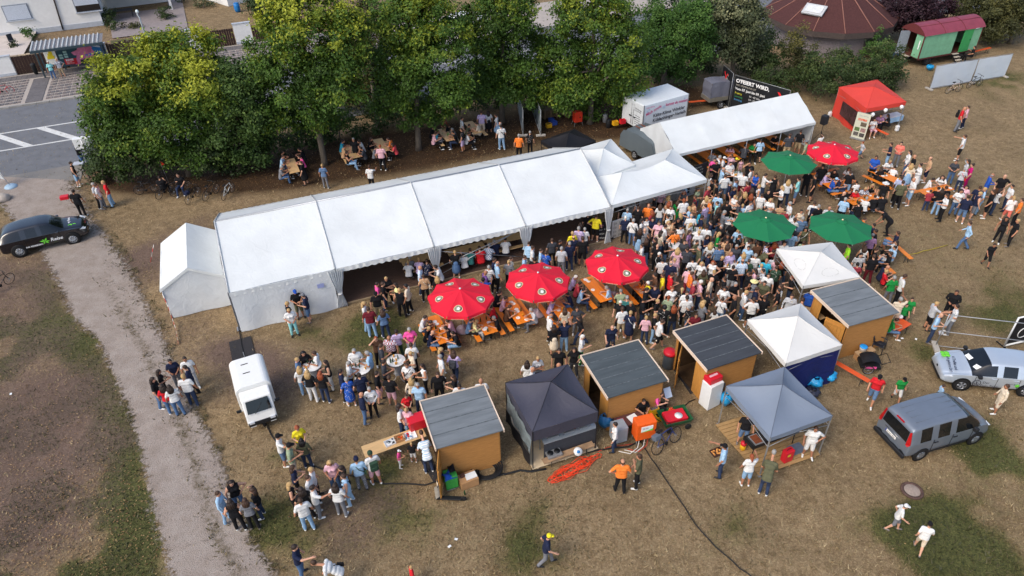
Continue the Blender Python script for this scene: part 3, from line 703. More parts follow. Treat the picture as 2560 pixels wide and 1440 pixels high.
ORG=canopy('popup_canopy','bright orange red canopy with window wall on the meadow edge',[(2097,218),(2193,199),(2266,254),(2167,272)],2.2,2.75,ORC,STEEL,drop=.3,walls=(3,),sag=.02)
A=g(2097,218,2.2)-ORG.location;D_=g(2167,272,2.2)-ORG.location;nrm=Vector((-(A-D_).y,(A-D_).x,0)).normalized()
if nrm.x>0:nrm=-nrm
pw=[D_.lerp(A,.12),D_.lerp(A,.72)]
MB().add([pw[0]+nrm*.1+Vector((0,0,-1.75)),pw[1]+nrm*.1+Vector((0,0,-1.65)),pw[1]+nrm*.1+Vector((0,0,-.6)),pw[0]+nrm*.1+Vector((0,0,-.55))],[(0,1,2,3)]).build('clear_window',mat('clear_foil',(70,44,50),rough=.15,var=.5,scale=1.5,spec=.6),ORG)
JW=mat('white_plastic',(226,228,228),rough=.4,var=.04)
def jug(x,y,lab):
 p=g(x,y);o=empty('water_canister',p,.3,lab,'canister')
 MB().box((0,0,.2),(.26,.22,.4)).build('canister_body',JW,o,bevel=.05);MB().lathe([(.04,.4),(.04,.46),(.0,.47)],8,(.06,0,0)).build('cap',JW,o)
 MB().tube([(-.08,0,.4),(-.06,0,.47),(.02,0,.47)],.015).build('handle',JW,o)
jug(2241,327,'white water canister right of the orange canopy');jug(2073,292,'white water canister left behind the orange canopy')
for i,(x,y,z,lab) in enumerate([(2254,268,2.0,'white balloon at the right corner of the orange canopy'),(2214,276,1.9,'white balloon under the middle of the orange canopy edge'),(2182,287,1.75,'white balloon next to the roll-up banner')]):
 o=empty('balloon',g(x,y,z),0,lab,'balloon');MB().lathe([(.01,-.17),(.07,-.13),(.14,0),(.13,.08),(.07,.15),(.0,.17)],14).build('balloon_skin',JW,o);MB().tube([(0,0,-.17),(0,.02,.12)],.006,4).build('string',JW,o)
P4=[g(x,y,2.3)-WL.location for x,y in [(1941,622),(2080,605),(2151,692),(2008,715)]]
INKF=mat('faded_ink',(190,190,184),var=.2,scale=20)
for (i,j) in ((2,3),(3,0)):
 A,B=P4[i],P4[j];m_=MB()
 for k in range(34):
  a0=2*math.pi*k/34
  if k%5==4:continue
  pts=[]
  for (rr,aa) in ((.9,a0),(1.0,a0),(1.0,a0+.12),(.9,a0+.12)):
   u=.45+.22*math.cos(aa)*rr;v=.33+.15*math.sin(aa)*rr
   p=A.lerp(B,u).lerp(Vector((0,0,2.95)),v);z=2.3+.65*(v*.75+.25*v*v)-.04*math.sin(math.pi*u)*math.sin(math.pi*min(1,v*1.1))*.8
   pts.append((p.x,p.y,z+.012))
  m_.add(pts,[(0,1,2,3)])
 m_.build('emblem',INKF,WL)
 #  wooden huts
HW=mat('hut_wood',(168,118,62),var=.18,scale=5,stretch=(.6,3,10),bump=.25,bscale=14,rough=.7)
HW2=mat('hut_wood_door',(196,138,66),var=.14,scale=5,stretch=(6,6,.5),bump=.2,bscale=14,rough=.7)
FASC=mat('fascia_pine',(222,200,178),var=.1,scale=4,stretch=(.6,6,6))
def felt(name,rgb):
 return mat(name,rgb,var=.2,scale=2.0,stretch=(.35,2.2,1),bump=.3,bscale=26,rough=.9,detail=7)
LAPM=mat('felt_lap_dark',(90,96,100),var=.45,scale=8,rough=.95)
INT=mat('hut_inside',(70,50,30),var=.3,scale=4)
def hut(lab,px,zf,zb,felt_m,p1,p2,door,seams=4,depth_wall=True):
 """px: roof corners back-left, back-right, front-right, front-left; p1/p2: fixed side panels; door: (hinge y, angle deg, width)"""
 A=g(*px[0],zb);B=g(*px[1],zb);C=g(*px[2],zf);D=g(*px[3],zf)
 ex=((V2(C)-V2(D))+(V2(B)-V2(A)))/2;a=math.atan2(ex.y,ex.x);L=ex.length
 nrm=Vector((-math.sin(a),math.cos(a),0));W=.5*((V2(A)-V2(D)).dot(nrm)+(V2(B)-V2(C)).dot(nrm))
 o=empty('wooden_hut',V2(D),a,lab,'hut')
 ov=.16;x0,x1,y0,y1=ov,L-ov,ov,W-ov;hz=lambda y:zf-.1+(zb-zf)*y/W
 rf=MB().prism([(0,0,zf-.05),(0,W,zb-.05),(0,W,zb),(0,0,zf)],(L,0,0)).build('roof',felt_m,o)
 for k in range(1,seams):
  y=W*k/seams;MB().prism([(.02,y-.018,zf+(zb-zf)*(y-.018)/W+.001),(.02,y+.018,zf+(zb-zf)*(y+.018)/W+.001),(.02,y+.018,zf+(zb-zf)*(y+.018)/W+.010),(.02,y-.018,zf+(zb-zf)*(y-.018)/W+.010)],(L-.04,0,0)).build('felt_lap',LAPM,rf)
 for x in (-.02,L+.02):MB().prism([(x-.02,-.02,zf-.12),(x-.02,W+.02,zb-.12),(x-.02,W+.02,zb+.035),(x-.02,-.02,zf+.035)],(.04,0,0)).build('fascia',FASC,rf)
 MB().box((L/2,W+.02,zb-.04),(L+.08,.035,.15)).build('fascia',FASC,rf)
 def clad(kind,a0,a1,fixed,name):
  m_=MB();top=hz(y0) if kind=='f' else hz(y1) if kind=='b' else None ;bh=.135;n_=int(2.4/bh)+1
  for i in range(n_):
   z=i*bh+.006
   if kind in 'fb':
    t=min(top,z+bh)
    if t<=z:break
    sg=-1 if kind=='f' else 1
    m_.prism([(a0,fixed,z),(a0,fixed+sg*.05,z),(a0,fixed+sg*.010,t-.006),(a0,fixed,t)],(a1-a0,0,0))
   else:
    t=min(hz((a0+a1)/2)-.02,z+bh)
    if t<=z:break
    sg=-1 if kind=='l' else 1
    m_.prism([(fixed,a0,z),(fixed+sg*.05,a0,z),(fixed+sg*.010,a0,t-.006),(fixed,a0,t)],(0,a1-a0,0))
  w_=m_.build(name,HW,o,kind='stuff');return w_
 clad('f',x0,x1,y0,'front_cladding');clad('r',y0,y1,x1,'side_cladding');clad('b',x0,x1,y1,'back_cladding')
 MB().box(((x0+x1)/2,y0+.02,hz(y0)/2),(x1-x0,.03,hz(y0))).box((x1-.02,(y0+y1)/2,hz(y0)/2),(.03,y1-y0,hz(y0))).box(((x0+x1)/2,y1-.02,hz(y0)/2),(x1-x0,.03,hz(y0))).build('inner_wall',INT,o)
 MB().box(((x0+x1)/2,(y0+y1)/2,.04),(x1-x0,y1-y0,.05)).build('floor',INT,o)
 for (ya,yb) in ((y0,y0+p1),(y1-p2,y1)):
  if yb-ya>.05:
   n_=max(1,int((yb-ya)/.18))
   for i in range(n_):MB().prism([(x0-.02,ya+(yb-ya)*i/n_+.004,0),(x0-.02,ya+(yb-ya)*(i+1)/n_-.004,0),(x0-.02,ya+(yb-ya)*(i+1)/n_-.004,hz(ya)-.03),(x0-.02,ya+(yb-ya)*i/n_+.004,hz(ya)-.03)],(.03,0,0)).build('wall_board',HW2,o)
 for x in (x0,x1):
  for y in (y0,y1):MB().box((x,y,hz(y0)/2),(.07,.07,hz(y0))).build('corner_post',HW,o)
 if door:
  hy,ang,dw=door;d=empty('door',(x0-.03,hy,.03),math.radians(ang));d.parent=o;dh=hz(y0)-.15
  n_=6
  for i in range(n_):MB().box((dw*(i+.5)/n_,0,dh/2),(dw/n_-.008,.03,dh)).build('door_board',HW2,d)
  mb_=MB();
  for z in (.25,dh/2,dh-.2):mb_.box((dw/2,.03,z),(dw,.03,.09))
  Ld=math.hypot(dw,dh/2-.2)
  for z0,z1 in ((.25,dh/2),(dh/2,dh-.2)):
   aa=math.atan2(z1-z0,dw);mb_.box((dw/2,.03,(z0+z1)/2),(Ld*.93,.028,.08),M=Matrix.Rotation(-aa,3,'Y'))
  mb_.build('ledge_and_brace',HW2,d)
 return o,L,W
hut('wooden hut with grey felt roof, open door and red box',[(1047,1005),(1208,963),(1257,1075),(1090,1122)],2.15,2.25,felt('felt_grey',(112,118,122)),.0,.0,(.18,252,1.0),4)
hut('wooden hut with dark felt roof behind the orange cabinet',[(1460,887),(1605,848),(1667,950),(1520,995)],2.15,2.25,felt('felt_dark',(74,82,86)),.75,.45,None,5)
hut('wooden hut with black felt roof beside the red lidded bin',[(1695,822),(1828,785),(1902,878),(1768,925)],2.15,2.25,felt('felt_black',(62,66,72)),.8,.1,(2.05,228,.95),5)
hut('wooden hut with grey felt roof next to the black plastic chair',[(2045,725),(2167,692),(2248,783),(2122,815)],2.15,2.25,felt('felt_grey',(112,118,122)),.0,.55,(.25,118,.95),4)
#  trees and shrubs
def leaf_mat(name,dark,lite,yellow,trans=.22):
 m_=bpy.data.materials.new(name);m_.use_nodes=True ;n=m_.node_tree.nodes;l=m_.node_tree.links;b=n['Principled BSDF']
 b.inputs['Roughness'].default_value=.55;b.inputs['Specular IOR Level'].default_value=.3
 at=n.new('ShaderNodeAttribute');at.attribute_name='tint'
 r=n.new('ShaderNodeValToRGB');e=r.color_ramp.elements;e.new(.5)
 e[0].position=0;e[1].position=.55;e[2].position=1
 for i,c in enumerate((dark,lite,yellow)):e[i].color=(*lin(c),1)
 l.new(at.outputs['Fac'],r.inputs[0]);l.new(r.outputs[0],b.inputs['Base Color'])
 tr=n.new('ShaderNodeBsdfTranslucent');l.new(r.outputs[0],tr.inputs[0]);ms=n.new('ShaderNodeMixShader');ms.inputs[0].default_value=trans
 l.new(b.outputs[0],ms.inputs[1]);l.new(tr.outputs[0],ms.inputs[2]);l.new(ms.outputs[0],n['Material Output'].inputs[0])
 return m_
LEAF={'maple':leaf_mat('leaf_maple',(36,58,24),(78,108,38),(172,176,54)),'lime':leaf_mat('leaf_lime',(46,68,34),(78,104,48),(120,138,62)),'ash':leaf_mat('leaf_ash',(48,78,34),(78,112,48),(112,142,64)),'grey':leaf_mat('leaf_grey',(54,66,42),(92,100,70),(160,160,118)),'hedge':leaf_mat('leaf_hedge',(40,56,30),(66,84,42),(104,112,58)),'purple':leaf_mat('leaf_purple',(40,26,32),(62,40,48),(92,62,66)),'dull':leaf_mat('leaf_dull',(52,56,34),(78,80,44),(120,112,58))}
BARK=mat('bark',(96,88,78),var=.3,scale=6,stretch=(3,3,.6),bump=.7,bscale=14,rough=.95)
def mpp(p):
 return (Vector(p)-Vector((0,0,CAM_H))).dot(_fw)/F_PX
def leaf_cloud(lobes,rs,dens,ls,clump,yellow_top=.0,droop=0.0,tint0=.0):
 """lobes: list of (centre Vector, rx, ry, rz)"""
 P=[];N=[];T=[]
 zs=[c.z+rz for c,rx,ry,rz in lobes];zt=max(zs);zb=min(c.z-rz for c,rx,ry,rz in lobes)
 for c,rx,ry,rz in lobes:
  rm=(rx*ry*rz)**(1/3);nc=max(10,int(15*rm*rm/clump**1.2*.58));nl=max(8,int(dens*rm*rm/nc))
  d=rs.normal(size=(nc,3));d/=np.linalg.norm(d,axis=1)[:,None]
  keep=d[:,2]>-.75;d=d[keep];nc=len(d)
  rad=.62+.46*rs.rand(nc)**.6;rad=np.where(rs.rand(nc)<.22,.15+.5*rs.rand(nc),rad)
  cc=np.array(c)+d*rad[:,None]*np.array([rx,ry,rz])
  ct=rs.rand(nc)
  cs=clump*(.6+.7*rs.rand(nc))
  off=rs.normal(size=(nc,nl,3))*np.array([.50,.50,.38])*cs[:,None,None]
  pts=cc[:,None,:]+off
  if droop:pts[:,:,2]-=droop*np.abs(off[:,:,0]+off[:,:,1])
  nrm=d[:,None,:]*.75+np.array([0,0,.55])+rs.normal(size=(nc,nl,3))*.55
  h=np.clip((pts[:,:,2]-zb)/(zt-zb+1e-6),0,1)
  t=.10+.42*ct[:,None]+.22*rs.rand(nc,nl)+tint0+yellow_top*np.clip((h-.45)*2.2,0,1)*(.35+.65*ct[:,None])  # yellow_top: sunlight on the crown tops painted into the leaf tint by height
  P.append(pts.reshape(-1,3));N.append(nrm.reshape(-1,3));T.append(t.ravel())
 P=np.concatenate(P);N=np.concatenate(N);T=np.clip(np.concatenate(T),0,1)
 ok=P[:,2]>.12;P,N,T=P[ok],N[ok],T[ok]
 N/=np.linalg.norm(N,axis=1)[:,None]+1e-9;k=len(P)
 r3=rs.normal(size=(k,3));a=np.cross(N,r3);a/=np.linalg.norm(a,axis=1)[:,None]+1e-9;b=np.cross(N,a)
 s=ls*(.65+.7*rs.rand(k))[:,None]
 v0=P-a*s*.5;v1=P+b*s*.30+N*s*.06;v2=P+a*s*.5-N*s*.1;v3=P-b*s*.30+N*s*.06
 V=np.stack([v0,v1,v2,v3],1).reshape(-1,3);Fc=np.arange(4*k).reshape(-1,4)
 return V,Fc,np.repeat(T,4)
def tree(name,lab,base,lobes_px,kind,seed,dY=0.0,dens=1900,ls=.205,clump=.62,yellow=.0,trunk_r=.22,cat='tree',group=None,droop=0.0,tint0=0.0,flat=1.0,trunk=True):
 b=g(*base);rs=np.random.RandomState(seed);rr=random.Random(seed)
 lobes=[]
 for i,(x,y,rx,rz) in enumerate(lobes_px):
  Y=b.y+dY+rr.uniform(-.8,.8)
  c=gy(x,y,Y);k=mpp(c);RX=rx*k;RZ=rz*k
  RX*=.97;RZ*=.98;lobes.append((c-b,RX,min(RX,RZ)*flat*1.0+.15,RZ))
 lobes=[(Vector((c.x,c.y,max(c.z,rz*.8))),rx,ry,rz) for c,rx,ry,rz in lobes]
 o=empty(name,b,0,lab,cat,group)
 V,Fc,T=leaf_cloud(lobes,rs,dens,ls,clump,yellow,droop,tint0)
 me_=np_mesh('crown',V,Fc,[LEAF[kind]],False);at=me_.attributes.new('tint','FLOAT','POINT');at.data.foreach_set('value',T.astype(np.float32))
 cr=bpy.data.objects.new('crown',me_);COL.objects.link(cr);cr.parent=o
 cz=sum(c.z for c,*_ in lobes)/len(lobes);cx=sum(c.x for c,*_ in lobes)/len(lobes);cy=sum(c.y for c,*_ in lobes)/len(lobes)
 if trunk:
  top=Vector((cx*.7,cy*.7,cz))
  MB().tube([(0,0,-.1),(.02,0,.4),(top.x*.25,top.y*.25,cz*.4),(top.x,top.y,top.z)],[trunk_r*1.35,trunk_r,trunk_r*.85,trunk_r*.4],9).build('trunk',BARK,o)
  lm=MB()
  for c,rx,ry,rz in lobes:
   s0=Vector((top.x,top.y,top.z))*rr.uniform(.5,.9);e=c+Vector((0,0,rz*.3));mid=s0.lerp(e,.5)+Vector((0,0,.3))
   lm.tube([s0,mid,e],[trunk_r*.45,trunk_r*.3,trunk_r*.1],6)
  lm.build('limb',BARK,o)
 return o
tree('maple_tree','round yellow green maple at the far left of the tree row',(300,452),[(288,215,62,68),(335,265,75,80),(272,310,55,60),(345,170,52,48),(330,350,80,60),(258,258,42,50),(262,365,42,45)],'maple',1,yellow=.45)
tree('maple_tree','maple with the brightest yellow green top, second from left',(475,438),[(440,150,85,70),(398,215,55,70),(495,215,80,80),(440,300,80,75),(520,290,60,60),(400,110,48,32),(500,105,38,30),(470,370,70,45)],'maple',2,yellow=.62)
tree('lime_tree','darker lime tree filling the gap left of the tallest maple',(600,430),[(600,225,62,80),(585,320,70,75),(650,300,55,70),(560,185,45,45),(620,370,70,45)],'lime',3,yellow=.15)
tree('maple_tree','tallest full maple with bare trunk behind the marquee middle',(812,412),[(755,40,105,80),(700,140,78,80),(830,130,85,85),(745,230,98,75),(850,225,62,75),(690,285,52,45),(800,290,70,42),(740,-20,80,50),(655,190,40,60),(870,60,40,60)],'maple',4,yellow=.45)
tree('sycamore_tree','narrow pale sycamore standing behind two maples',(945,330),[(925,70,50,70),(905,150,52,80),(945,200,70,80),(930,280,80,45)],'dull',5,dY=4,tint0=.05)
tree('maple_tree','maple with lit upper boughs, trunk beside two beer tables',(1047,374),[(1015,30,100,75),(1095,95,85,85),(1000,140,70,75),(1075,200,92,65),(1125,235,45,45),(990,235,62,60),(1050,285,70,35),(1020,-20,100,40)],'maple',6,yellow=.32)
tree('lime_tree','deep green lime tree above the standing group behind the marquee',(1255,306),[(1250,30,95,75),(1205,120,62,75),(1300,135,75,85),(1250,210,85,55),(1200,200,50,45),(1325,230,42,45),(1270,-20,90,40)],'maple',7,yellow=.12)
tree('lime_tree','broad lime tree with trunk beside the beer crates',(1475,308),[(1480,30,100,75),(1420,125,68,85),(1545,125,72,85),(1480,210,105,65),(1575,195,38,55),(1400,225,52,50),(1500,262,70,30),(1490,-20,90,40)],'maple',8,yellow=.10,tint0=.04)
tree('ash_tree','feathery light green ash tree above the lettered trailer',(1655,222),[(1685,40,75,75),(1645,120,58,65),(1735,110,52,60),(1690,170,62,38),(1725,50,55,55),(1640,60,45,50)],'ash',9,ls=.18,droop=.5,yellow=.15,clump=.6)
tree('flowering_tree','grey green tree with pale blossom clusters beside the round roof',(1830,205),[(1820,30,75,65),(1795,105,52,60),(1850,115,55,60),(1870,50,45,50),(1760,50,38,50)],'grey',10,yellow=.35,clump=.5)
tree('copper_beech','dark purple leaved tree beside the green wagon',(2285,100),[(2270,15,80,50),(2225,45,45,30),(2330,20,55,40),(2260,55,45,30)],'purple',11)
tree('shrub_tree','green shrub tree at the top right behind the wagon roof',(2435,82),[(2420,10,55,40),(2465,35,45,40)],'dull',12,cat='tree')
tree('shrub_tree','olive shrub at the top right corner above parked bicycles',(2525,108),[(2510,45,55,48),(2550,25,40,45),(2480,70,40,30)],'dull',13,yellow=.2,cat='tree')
tree('shrub_tree','grey green bush at the very top beside the second house',(670,30),[(655,5,35,30),(700,0,40,40)],'hedge',14,cat='bush')
SHR='bushes in front of the round building'
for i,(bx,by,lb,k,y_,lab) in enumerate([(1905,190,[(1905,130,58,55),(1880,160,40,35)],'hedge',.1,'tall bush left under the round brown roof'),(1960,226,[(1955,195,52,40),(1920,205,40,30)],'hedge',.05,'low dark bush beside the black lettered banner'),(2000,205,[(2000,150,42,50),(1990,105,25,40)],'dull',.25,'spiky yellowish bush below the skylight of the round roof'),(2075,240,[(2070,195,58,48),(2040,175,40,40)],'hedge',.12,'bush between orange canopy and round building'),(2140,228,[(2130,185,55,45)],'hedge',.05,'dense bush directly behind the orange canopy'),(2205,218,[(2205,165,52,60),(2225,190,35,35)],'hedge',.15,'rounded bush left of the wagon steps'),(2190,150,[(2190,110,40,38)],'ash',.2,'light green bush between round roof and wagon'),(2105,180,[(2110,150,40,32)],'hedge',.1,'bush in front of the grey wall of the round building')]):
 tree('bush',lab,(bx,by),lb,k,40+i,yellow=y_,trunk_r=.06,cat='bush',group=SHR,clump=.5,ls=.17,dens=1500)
UND='understorey below the tree row'
for i,(bx,by,lb,lab) in enumerate([(262,462,[(262,425,42,32),(255,385,35,40)],'low hedge bush at the left end by the road pole'),(330,456,[(330,415,48,40),(310,390,40,40)],'hedge bush behind the parked bicycles with red flag'),(400,440,[(400,395,50,45)],'hedge bush behind the seated cyclists'),(505,440,[(510,395,50,45)],'hedge bush left of the white bicycle'),(580,440,[(575,400,45,40)],'hedge bush near the white bicycle'),(660,415,[(660,370,50,45)],'dark hedge bush beside the leftmost beer table'),(745,378,[(745,340,52,42)],'dark hedge bush behind the leftmost beer table'),(850,352,[(850,315,55,40)],'dark hedge bush behind the second beer table'),(950,335,[(950,300,55,38)],'dark hedge bush behind the third beer table'),(1050,310,[(1050,275,55,38)],'dark hedge bush left of the fourth beer table'),(1150,285,[(1150,255,55,35)],'dark hedge bush behind the fifth beer table'),(1245,265,[(1240,240,50,32)],'dark hedge bush behind the standing group'),(1340,262,[(1340,232,50,36)],'dark hedge bush behind the fence panels'),(1430,245,[(1430,212,50,36)],'dark hedge bush behind the pallets'),(1540,225,[(1545,195,48,38)],'dark hedge bush behind the drink crates'),(1640,195,[(1640,165,48,36)],'dark hedge bush above the lettered trailer'),(1740,180,[(1745,150,48,36)],'dark hedge bush behind the tarpaulin trailer')]):
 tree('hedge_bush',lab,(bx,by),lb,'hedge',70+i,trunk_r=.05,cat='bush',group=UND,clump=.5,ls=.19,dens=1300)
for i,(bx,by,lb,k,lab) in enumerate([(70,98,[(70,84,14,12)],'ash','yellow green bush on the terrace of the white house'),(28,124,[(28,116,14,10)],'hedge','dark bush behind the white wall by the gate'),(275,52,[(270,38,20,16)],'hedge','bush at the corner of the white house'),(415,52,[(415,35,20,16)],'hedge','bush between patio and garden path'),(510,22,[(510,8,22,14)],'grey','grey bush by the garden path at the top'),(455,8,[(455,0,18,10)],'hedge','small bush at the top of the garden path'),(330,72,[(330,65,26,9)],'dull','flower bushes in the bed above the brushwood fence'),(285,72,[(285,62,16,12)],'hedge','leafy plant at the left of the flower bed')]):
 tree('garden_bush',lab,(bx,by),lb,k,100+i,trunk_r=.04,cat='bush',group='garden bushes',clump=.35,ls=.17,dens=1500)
 #  people: one continuous body surface grown from posed limbs
def surface_nets(D,org,h):
 """smooth quad surface of the zero level of the sampled field D"""
 nx,ny,nz=D.shape;ins=D<0
 c=np.zeros((nx-1,ny-1,nz-1),int)
 for dx in (0,1):
  for dy in (0,1):
   for dz in (0,1):c+=ins[dx:nx-1+dx,dy:ny-1+dy,dz:nz-1+dz]
 act=(c>0)&(c<8);I=np.argwhere(act);vid=-np.ones(act.shape,int);vid[act]=np.arange(len(I))
 acc=np.zeros((len(I),3));cnt=np.zeros(len(I))
 for ax in range(3):
  for a in (0,1):
   for b in (0,1):
    o=[0,0,0];o[(ax+1)%3]=a;o[(ax+2)%3]=b;e=list(o);e[ax]=1
    d0=D[I[:,0]+o[0],I[:,1]+o[1],I[:,2]+o[2]];d1=D[I[:,0]+e[0],I[:,1]+e[1],I[:,2]+e[2]]
    k=(d0<0)!=(d1<0);t=d0/(d0-d1+1e-12)
    p=np.tile(np.array(o,float),(len(I),1));p[:,ax]=t
    acc[k]+=p[k];cnt[k]+=1
 V=(I+acc/np.maximum(cnt,1)[:,None])*h+org
 Fq=[]
 for ax in range(3):
  sl0=[slice(1,-1)]*3;sl0[ax]=slice(0,-1);sl1=list(sl0);sl1[ax]=slice(1,None)
  a=ins[tuple(sl0)];b=ins[tuple(sl1)]
  for flip in (0,1):
   k=(a&~b) if flip==0 else (~a&b)
   q=np.argwhere(k);
   if not len(q):continue
   q[:,(ax+1)%3]+=1;q[:,(ax+2)%3]+=1
   def at(u,v):
    w_=q.copy();w_[:,(ax+1)%3]-=u;w_[:,(ax+2)%3]-=v;return vid[w_[:,0],w_[:,1],w_[:,2]]
   f=np.stack([at(1,1),at(0,1),at(0,0),at(1,0)],1)
   Fq.append(f if flip==0 else f[:,::-1])
 Fq=np.concatenate(Fq);Fq=Fq[(Fq>=0).all(1)]
 return V,Fq
def cap_d(P,a,b,ra,rb,sq=1.0):
 a=np.array(a,float);b=np.array(b,float);ab=b-a;L=ab@ab+1e-12
 t=np.clip(((P-a)@ab)/L,0,1);q=P-(a+t[...,None]*ab)
 if sq!=1.0:q=q*np.array([1,sq,1])
 return np.linalg.norm(q,axis=-1)-(ra+t*(rb-ra))
def ell_d(P,c,r):
 q=(P-np.array(c))/np.array(r);k=np.linalg.norm(q,axis=-1);return (k-1)*min(r)
POSES={}
def add_pose(k,**d):POSES[k]=d
S_=dict(lean=(0,0),elb=[(-.27,.0,1.13),(.27,.0,1.13)],hand=[(-.29,.09,.90),(.29,.09,.90)],knee=[(-.11,.02,.49),(.11,.02,.49)],foot=[(-.13,-.02,.06),(.13,-.02,.06)],hip=.92,toe=[(-.03,.20),(.03,.20)],head=(0,.02))
def P_(**d):q=dict(S_);q.update(d);return q
POSES['a']=P_(foot=[(-.12,.03,.06),(.15,-.07,.06)],knee=[(-.11,.05,.49),(.12,-.01,.49)])
POSES['h']=P_(elb=[(-.27,-.02,1.14),(.27,-.02,1.14)],hand=[(-.10,.30,1.10),(.12,.30,1.16)],head=(0,.04))
POSES['c']=P_(elb=[(-.27,-.03,1.13),(.27,.02,1.13)],hand=[(-.27,.10,.92),(.13,.32,1.20)],head=(0,.03))
POSES['x']=P_(elb=[(-.25,.07,1.14),(.25,.07,1.14)],hand=[(.10,.20,1.17),(-.10,.22,1.13)],foot=[(-.15,0,.06),(.15,-.02,.06)])
POSES['p']=P_(elb=[(-.40,-.06,1.18),(.28,.0,1.13)],hand=[(-.20,.04,.99),(.28,.11,.92)],foot=[(-.16,.04,.06),(.13,-.06,.06)])
POSES['w']=P_(elb=[(-.26,-.12,1.15),(.26,.10,1.14)],hand=[(-.27,-.02,.93),(.26,.30,1.00)],knee=[(-.09,.17,.51),(.10,-.02,.48)],foot=[(-.09,.24,.07),(.10,-.26,.09)],hip=.91,lean=(0,.05))
POSES['u']=P_(elb=[(-.26,.0,1.13),(.33,.14,1.47)],hand=[(-.27,.10,.92),(.13,.16,1.68)])
POSES['o']=P_(elb=[(-.27,.0,1.13),(.30,.20,1.32)],hand=[(-.28,.10,.92),(.28,.48,1.34)])
POSES['b']=P_(lean=(0,.42),elb=[(-.26,.40,.95),(.26,.40,.95)],hand=[(-.16,.56,.72),(.16,.56,.72)],knee=[(-.11,.10,.49),(.11,.08,.49)],hip=.86,head=(0,.16))
POSES['s']=P_(hip=.50,lean=(0,.10),knee=[(-.14,.44,.52),(.14,.44,.52)],foot=[(-.14,.42,.06),(.14,.46,.06)],elb=[(-.27,.16,.76),(.27,.16,.76)],hand=[(-.12,.42,.80),(.12,.42,.80)],head=(0,.06))
POSES['r']=P_(hip=.50,lean=(0,-.04),knee=[(-.17,.43,.52),(.15,.44,.52)],foot=[(-.15,.34,.06),(.17,.52,.06)],elb=[(-.26,-.02,.74),(.27,.10,.78)],hand=[(-.15,.25,.60),(.10,.30,.92)],head=(0,.03))
BODY={}
HEADPOS={}
def body_mesh(pose,legs,sex):
 key=(pose,legs,sex)
 if key in BODY:return BODY[key]
 p=POSES[pose];f=sex=='f';hz=p['hip'];lx,ly=p['lean']
 sh=.165 if f else.185
 def T(v,z0=.92):
  k=(v[2]-z0)/.5;return (v[0]+lx*k,v[1]+ly*k,v[2]-.92+hz-abs(ly)*.18*k)
 if pose in 'sr':
  dz=0
 prim=[]
 A=prim.append
 wi=0 if not f else -.012
 A((1,'c',T((-.055,0,1.00)),T((.055,0,1.00)),.135+wi,.135+wi,1.18));A((1,'c',T((-.06,0,1.13)),T((.06,0,1.13)),.125+wi*2,.125+wi*2,1.22))
 A((1,'c',T((-.085,.01,1.28)),T((.085,.01,1.28)),.125+wi,.125+wi,1.15));A((1,'c',T((-sh+.03,0,1.405)),T((sh-.03,0,1.405)),.072,.072))
 A((1,'c',T((-.06,0,.90)),T((.06,0,.90)),.135,.135,1.15))
 if f:
  for s in (-1,1):A((1,'e',T((s*.065,.10,1.27)),(.065,.055,.06)))
 sc=T((0,0,1.45));hd=p['head'];hc=T((hd[0],hd[1]+.02,1.625));HEADPOS[key]=hc
 A((0,'c',sc,(hc[0],hc[1]-.015,hc[2]-.06),.052,.048));A((0,'e',hc,(.074,.094,.113)));A((0,'e',(hc[0],hc[1]+.025,hc[2]-.06),(.055,.06,.058)))
 for i,s in enumerate((-1,1)):
  S0=np.array(T((s*sh,0,1.40)));E=np.array(p['elb'][i],float);H=np.array(p['hand'][i],float)
  md=S0+(E-S0)*.62
  A((2,'c',S0,md,.060,.056));A((3 if False else 8,'c',md,E,.044,.040));A((3,'c',E,H,.042,.028))
  d=(H-E)/np.linalg.norm(H-E);A((9,'c',H,H+d*.07,.032,.034,1.0))
  K=np.array(p['knee'][i],float);F0=np.array(p['foot'][i],float);hp=np.array((s*.085,0,hz-.03))
  if legs=='K':
   pass
  tr=legs=='T'
  A((4,'c',hp,K,.098,.070 if tr else.078)) if legs!='K' else A((5,'c',hp,K,.085,.055))
  if tr:A((5,'c',K,F0+np.array((0,0,.05)),.066,.060))
  else:A((5,'c',K,K+(F0-K)*.35,.054,.056));A((5,'c',K+(F0-K)*.3,F0,.056,.036))
  t=p['toe'][i];A((6,'c',F0+np.array((0,-.03,-.015)),F0+np.array((t[0],t[1]-.05,-.025)),.044,.038))
 if legs=='K':
  if pose in 'sr':A((4,'c',(0,.05,hz),(0,.40,hz+.02),.17,.17))
  else:A((4,'c',(0,0,hz+.06),(0,.01,.60),.145,.20));A((4,'c',(0,0,.75),(0,.01,.50),.18,.215))
 pts=np.concatenate([np.array([q[2],q[3] if q[1]=='c' else q[2]],float) for q in prim]);lo=pts.min(0)-.27;hi=pts.max(0)+.27
 lo[2]=-.03;h=.026
 n=np.ceil((hi-lo)/h).astype(int)+1
 X=np.stack(np.meshgrid(*[lo[i]+h*np.arange(n[i]) for i in range(3)],indexing='ij'),-1)
 D=np.full(X.shape[:3],9.0)
 def dist(q,PP):
  return cap_d(PP,*q[2:]) if q[1]=='c' else ell_d(PP,q[2],q[3])
 for q in prim:
  e=[np.array(q[2],float),np.array(q[3] if q[1]=='c' else q[2],float)];R=max(q[4:6]) if q[1]=='c' else max(q[3])
  a=np.maximum(0,np.floor((np.minimum(*e)-R-.12-lo)/h).astype(int));b=np.minimum(n,np.ceil((np.maximum(*e)+R+.12-lo)/h).astype(int)+1)
  sl=tuple(slice(a[i],b[i]) for i in range(3));d=dist(q,X[sl]);D0=D[sl]
  k=.022;hh=np.clip(.5+.5*(D0-d)/k,0,1);D[sl]=D0*(1-hh)+d*hh-k*hh*(1-hh)
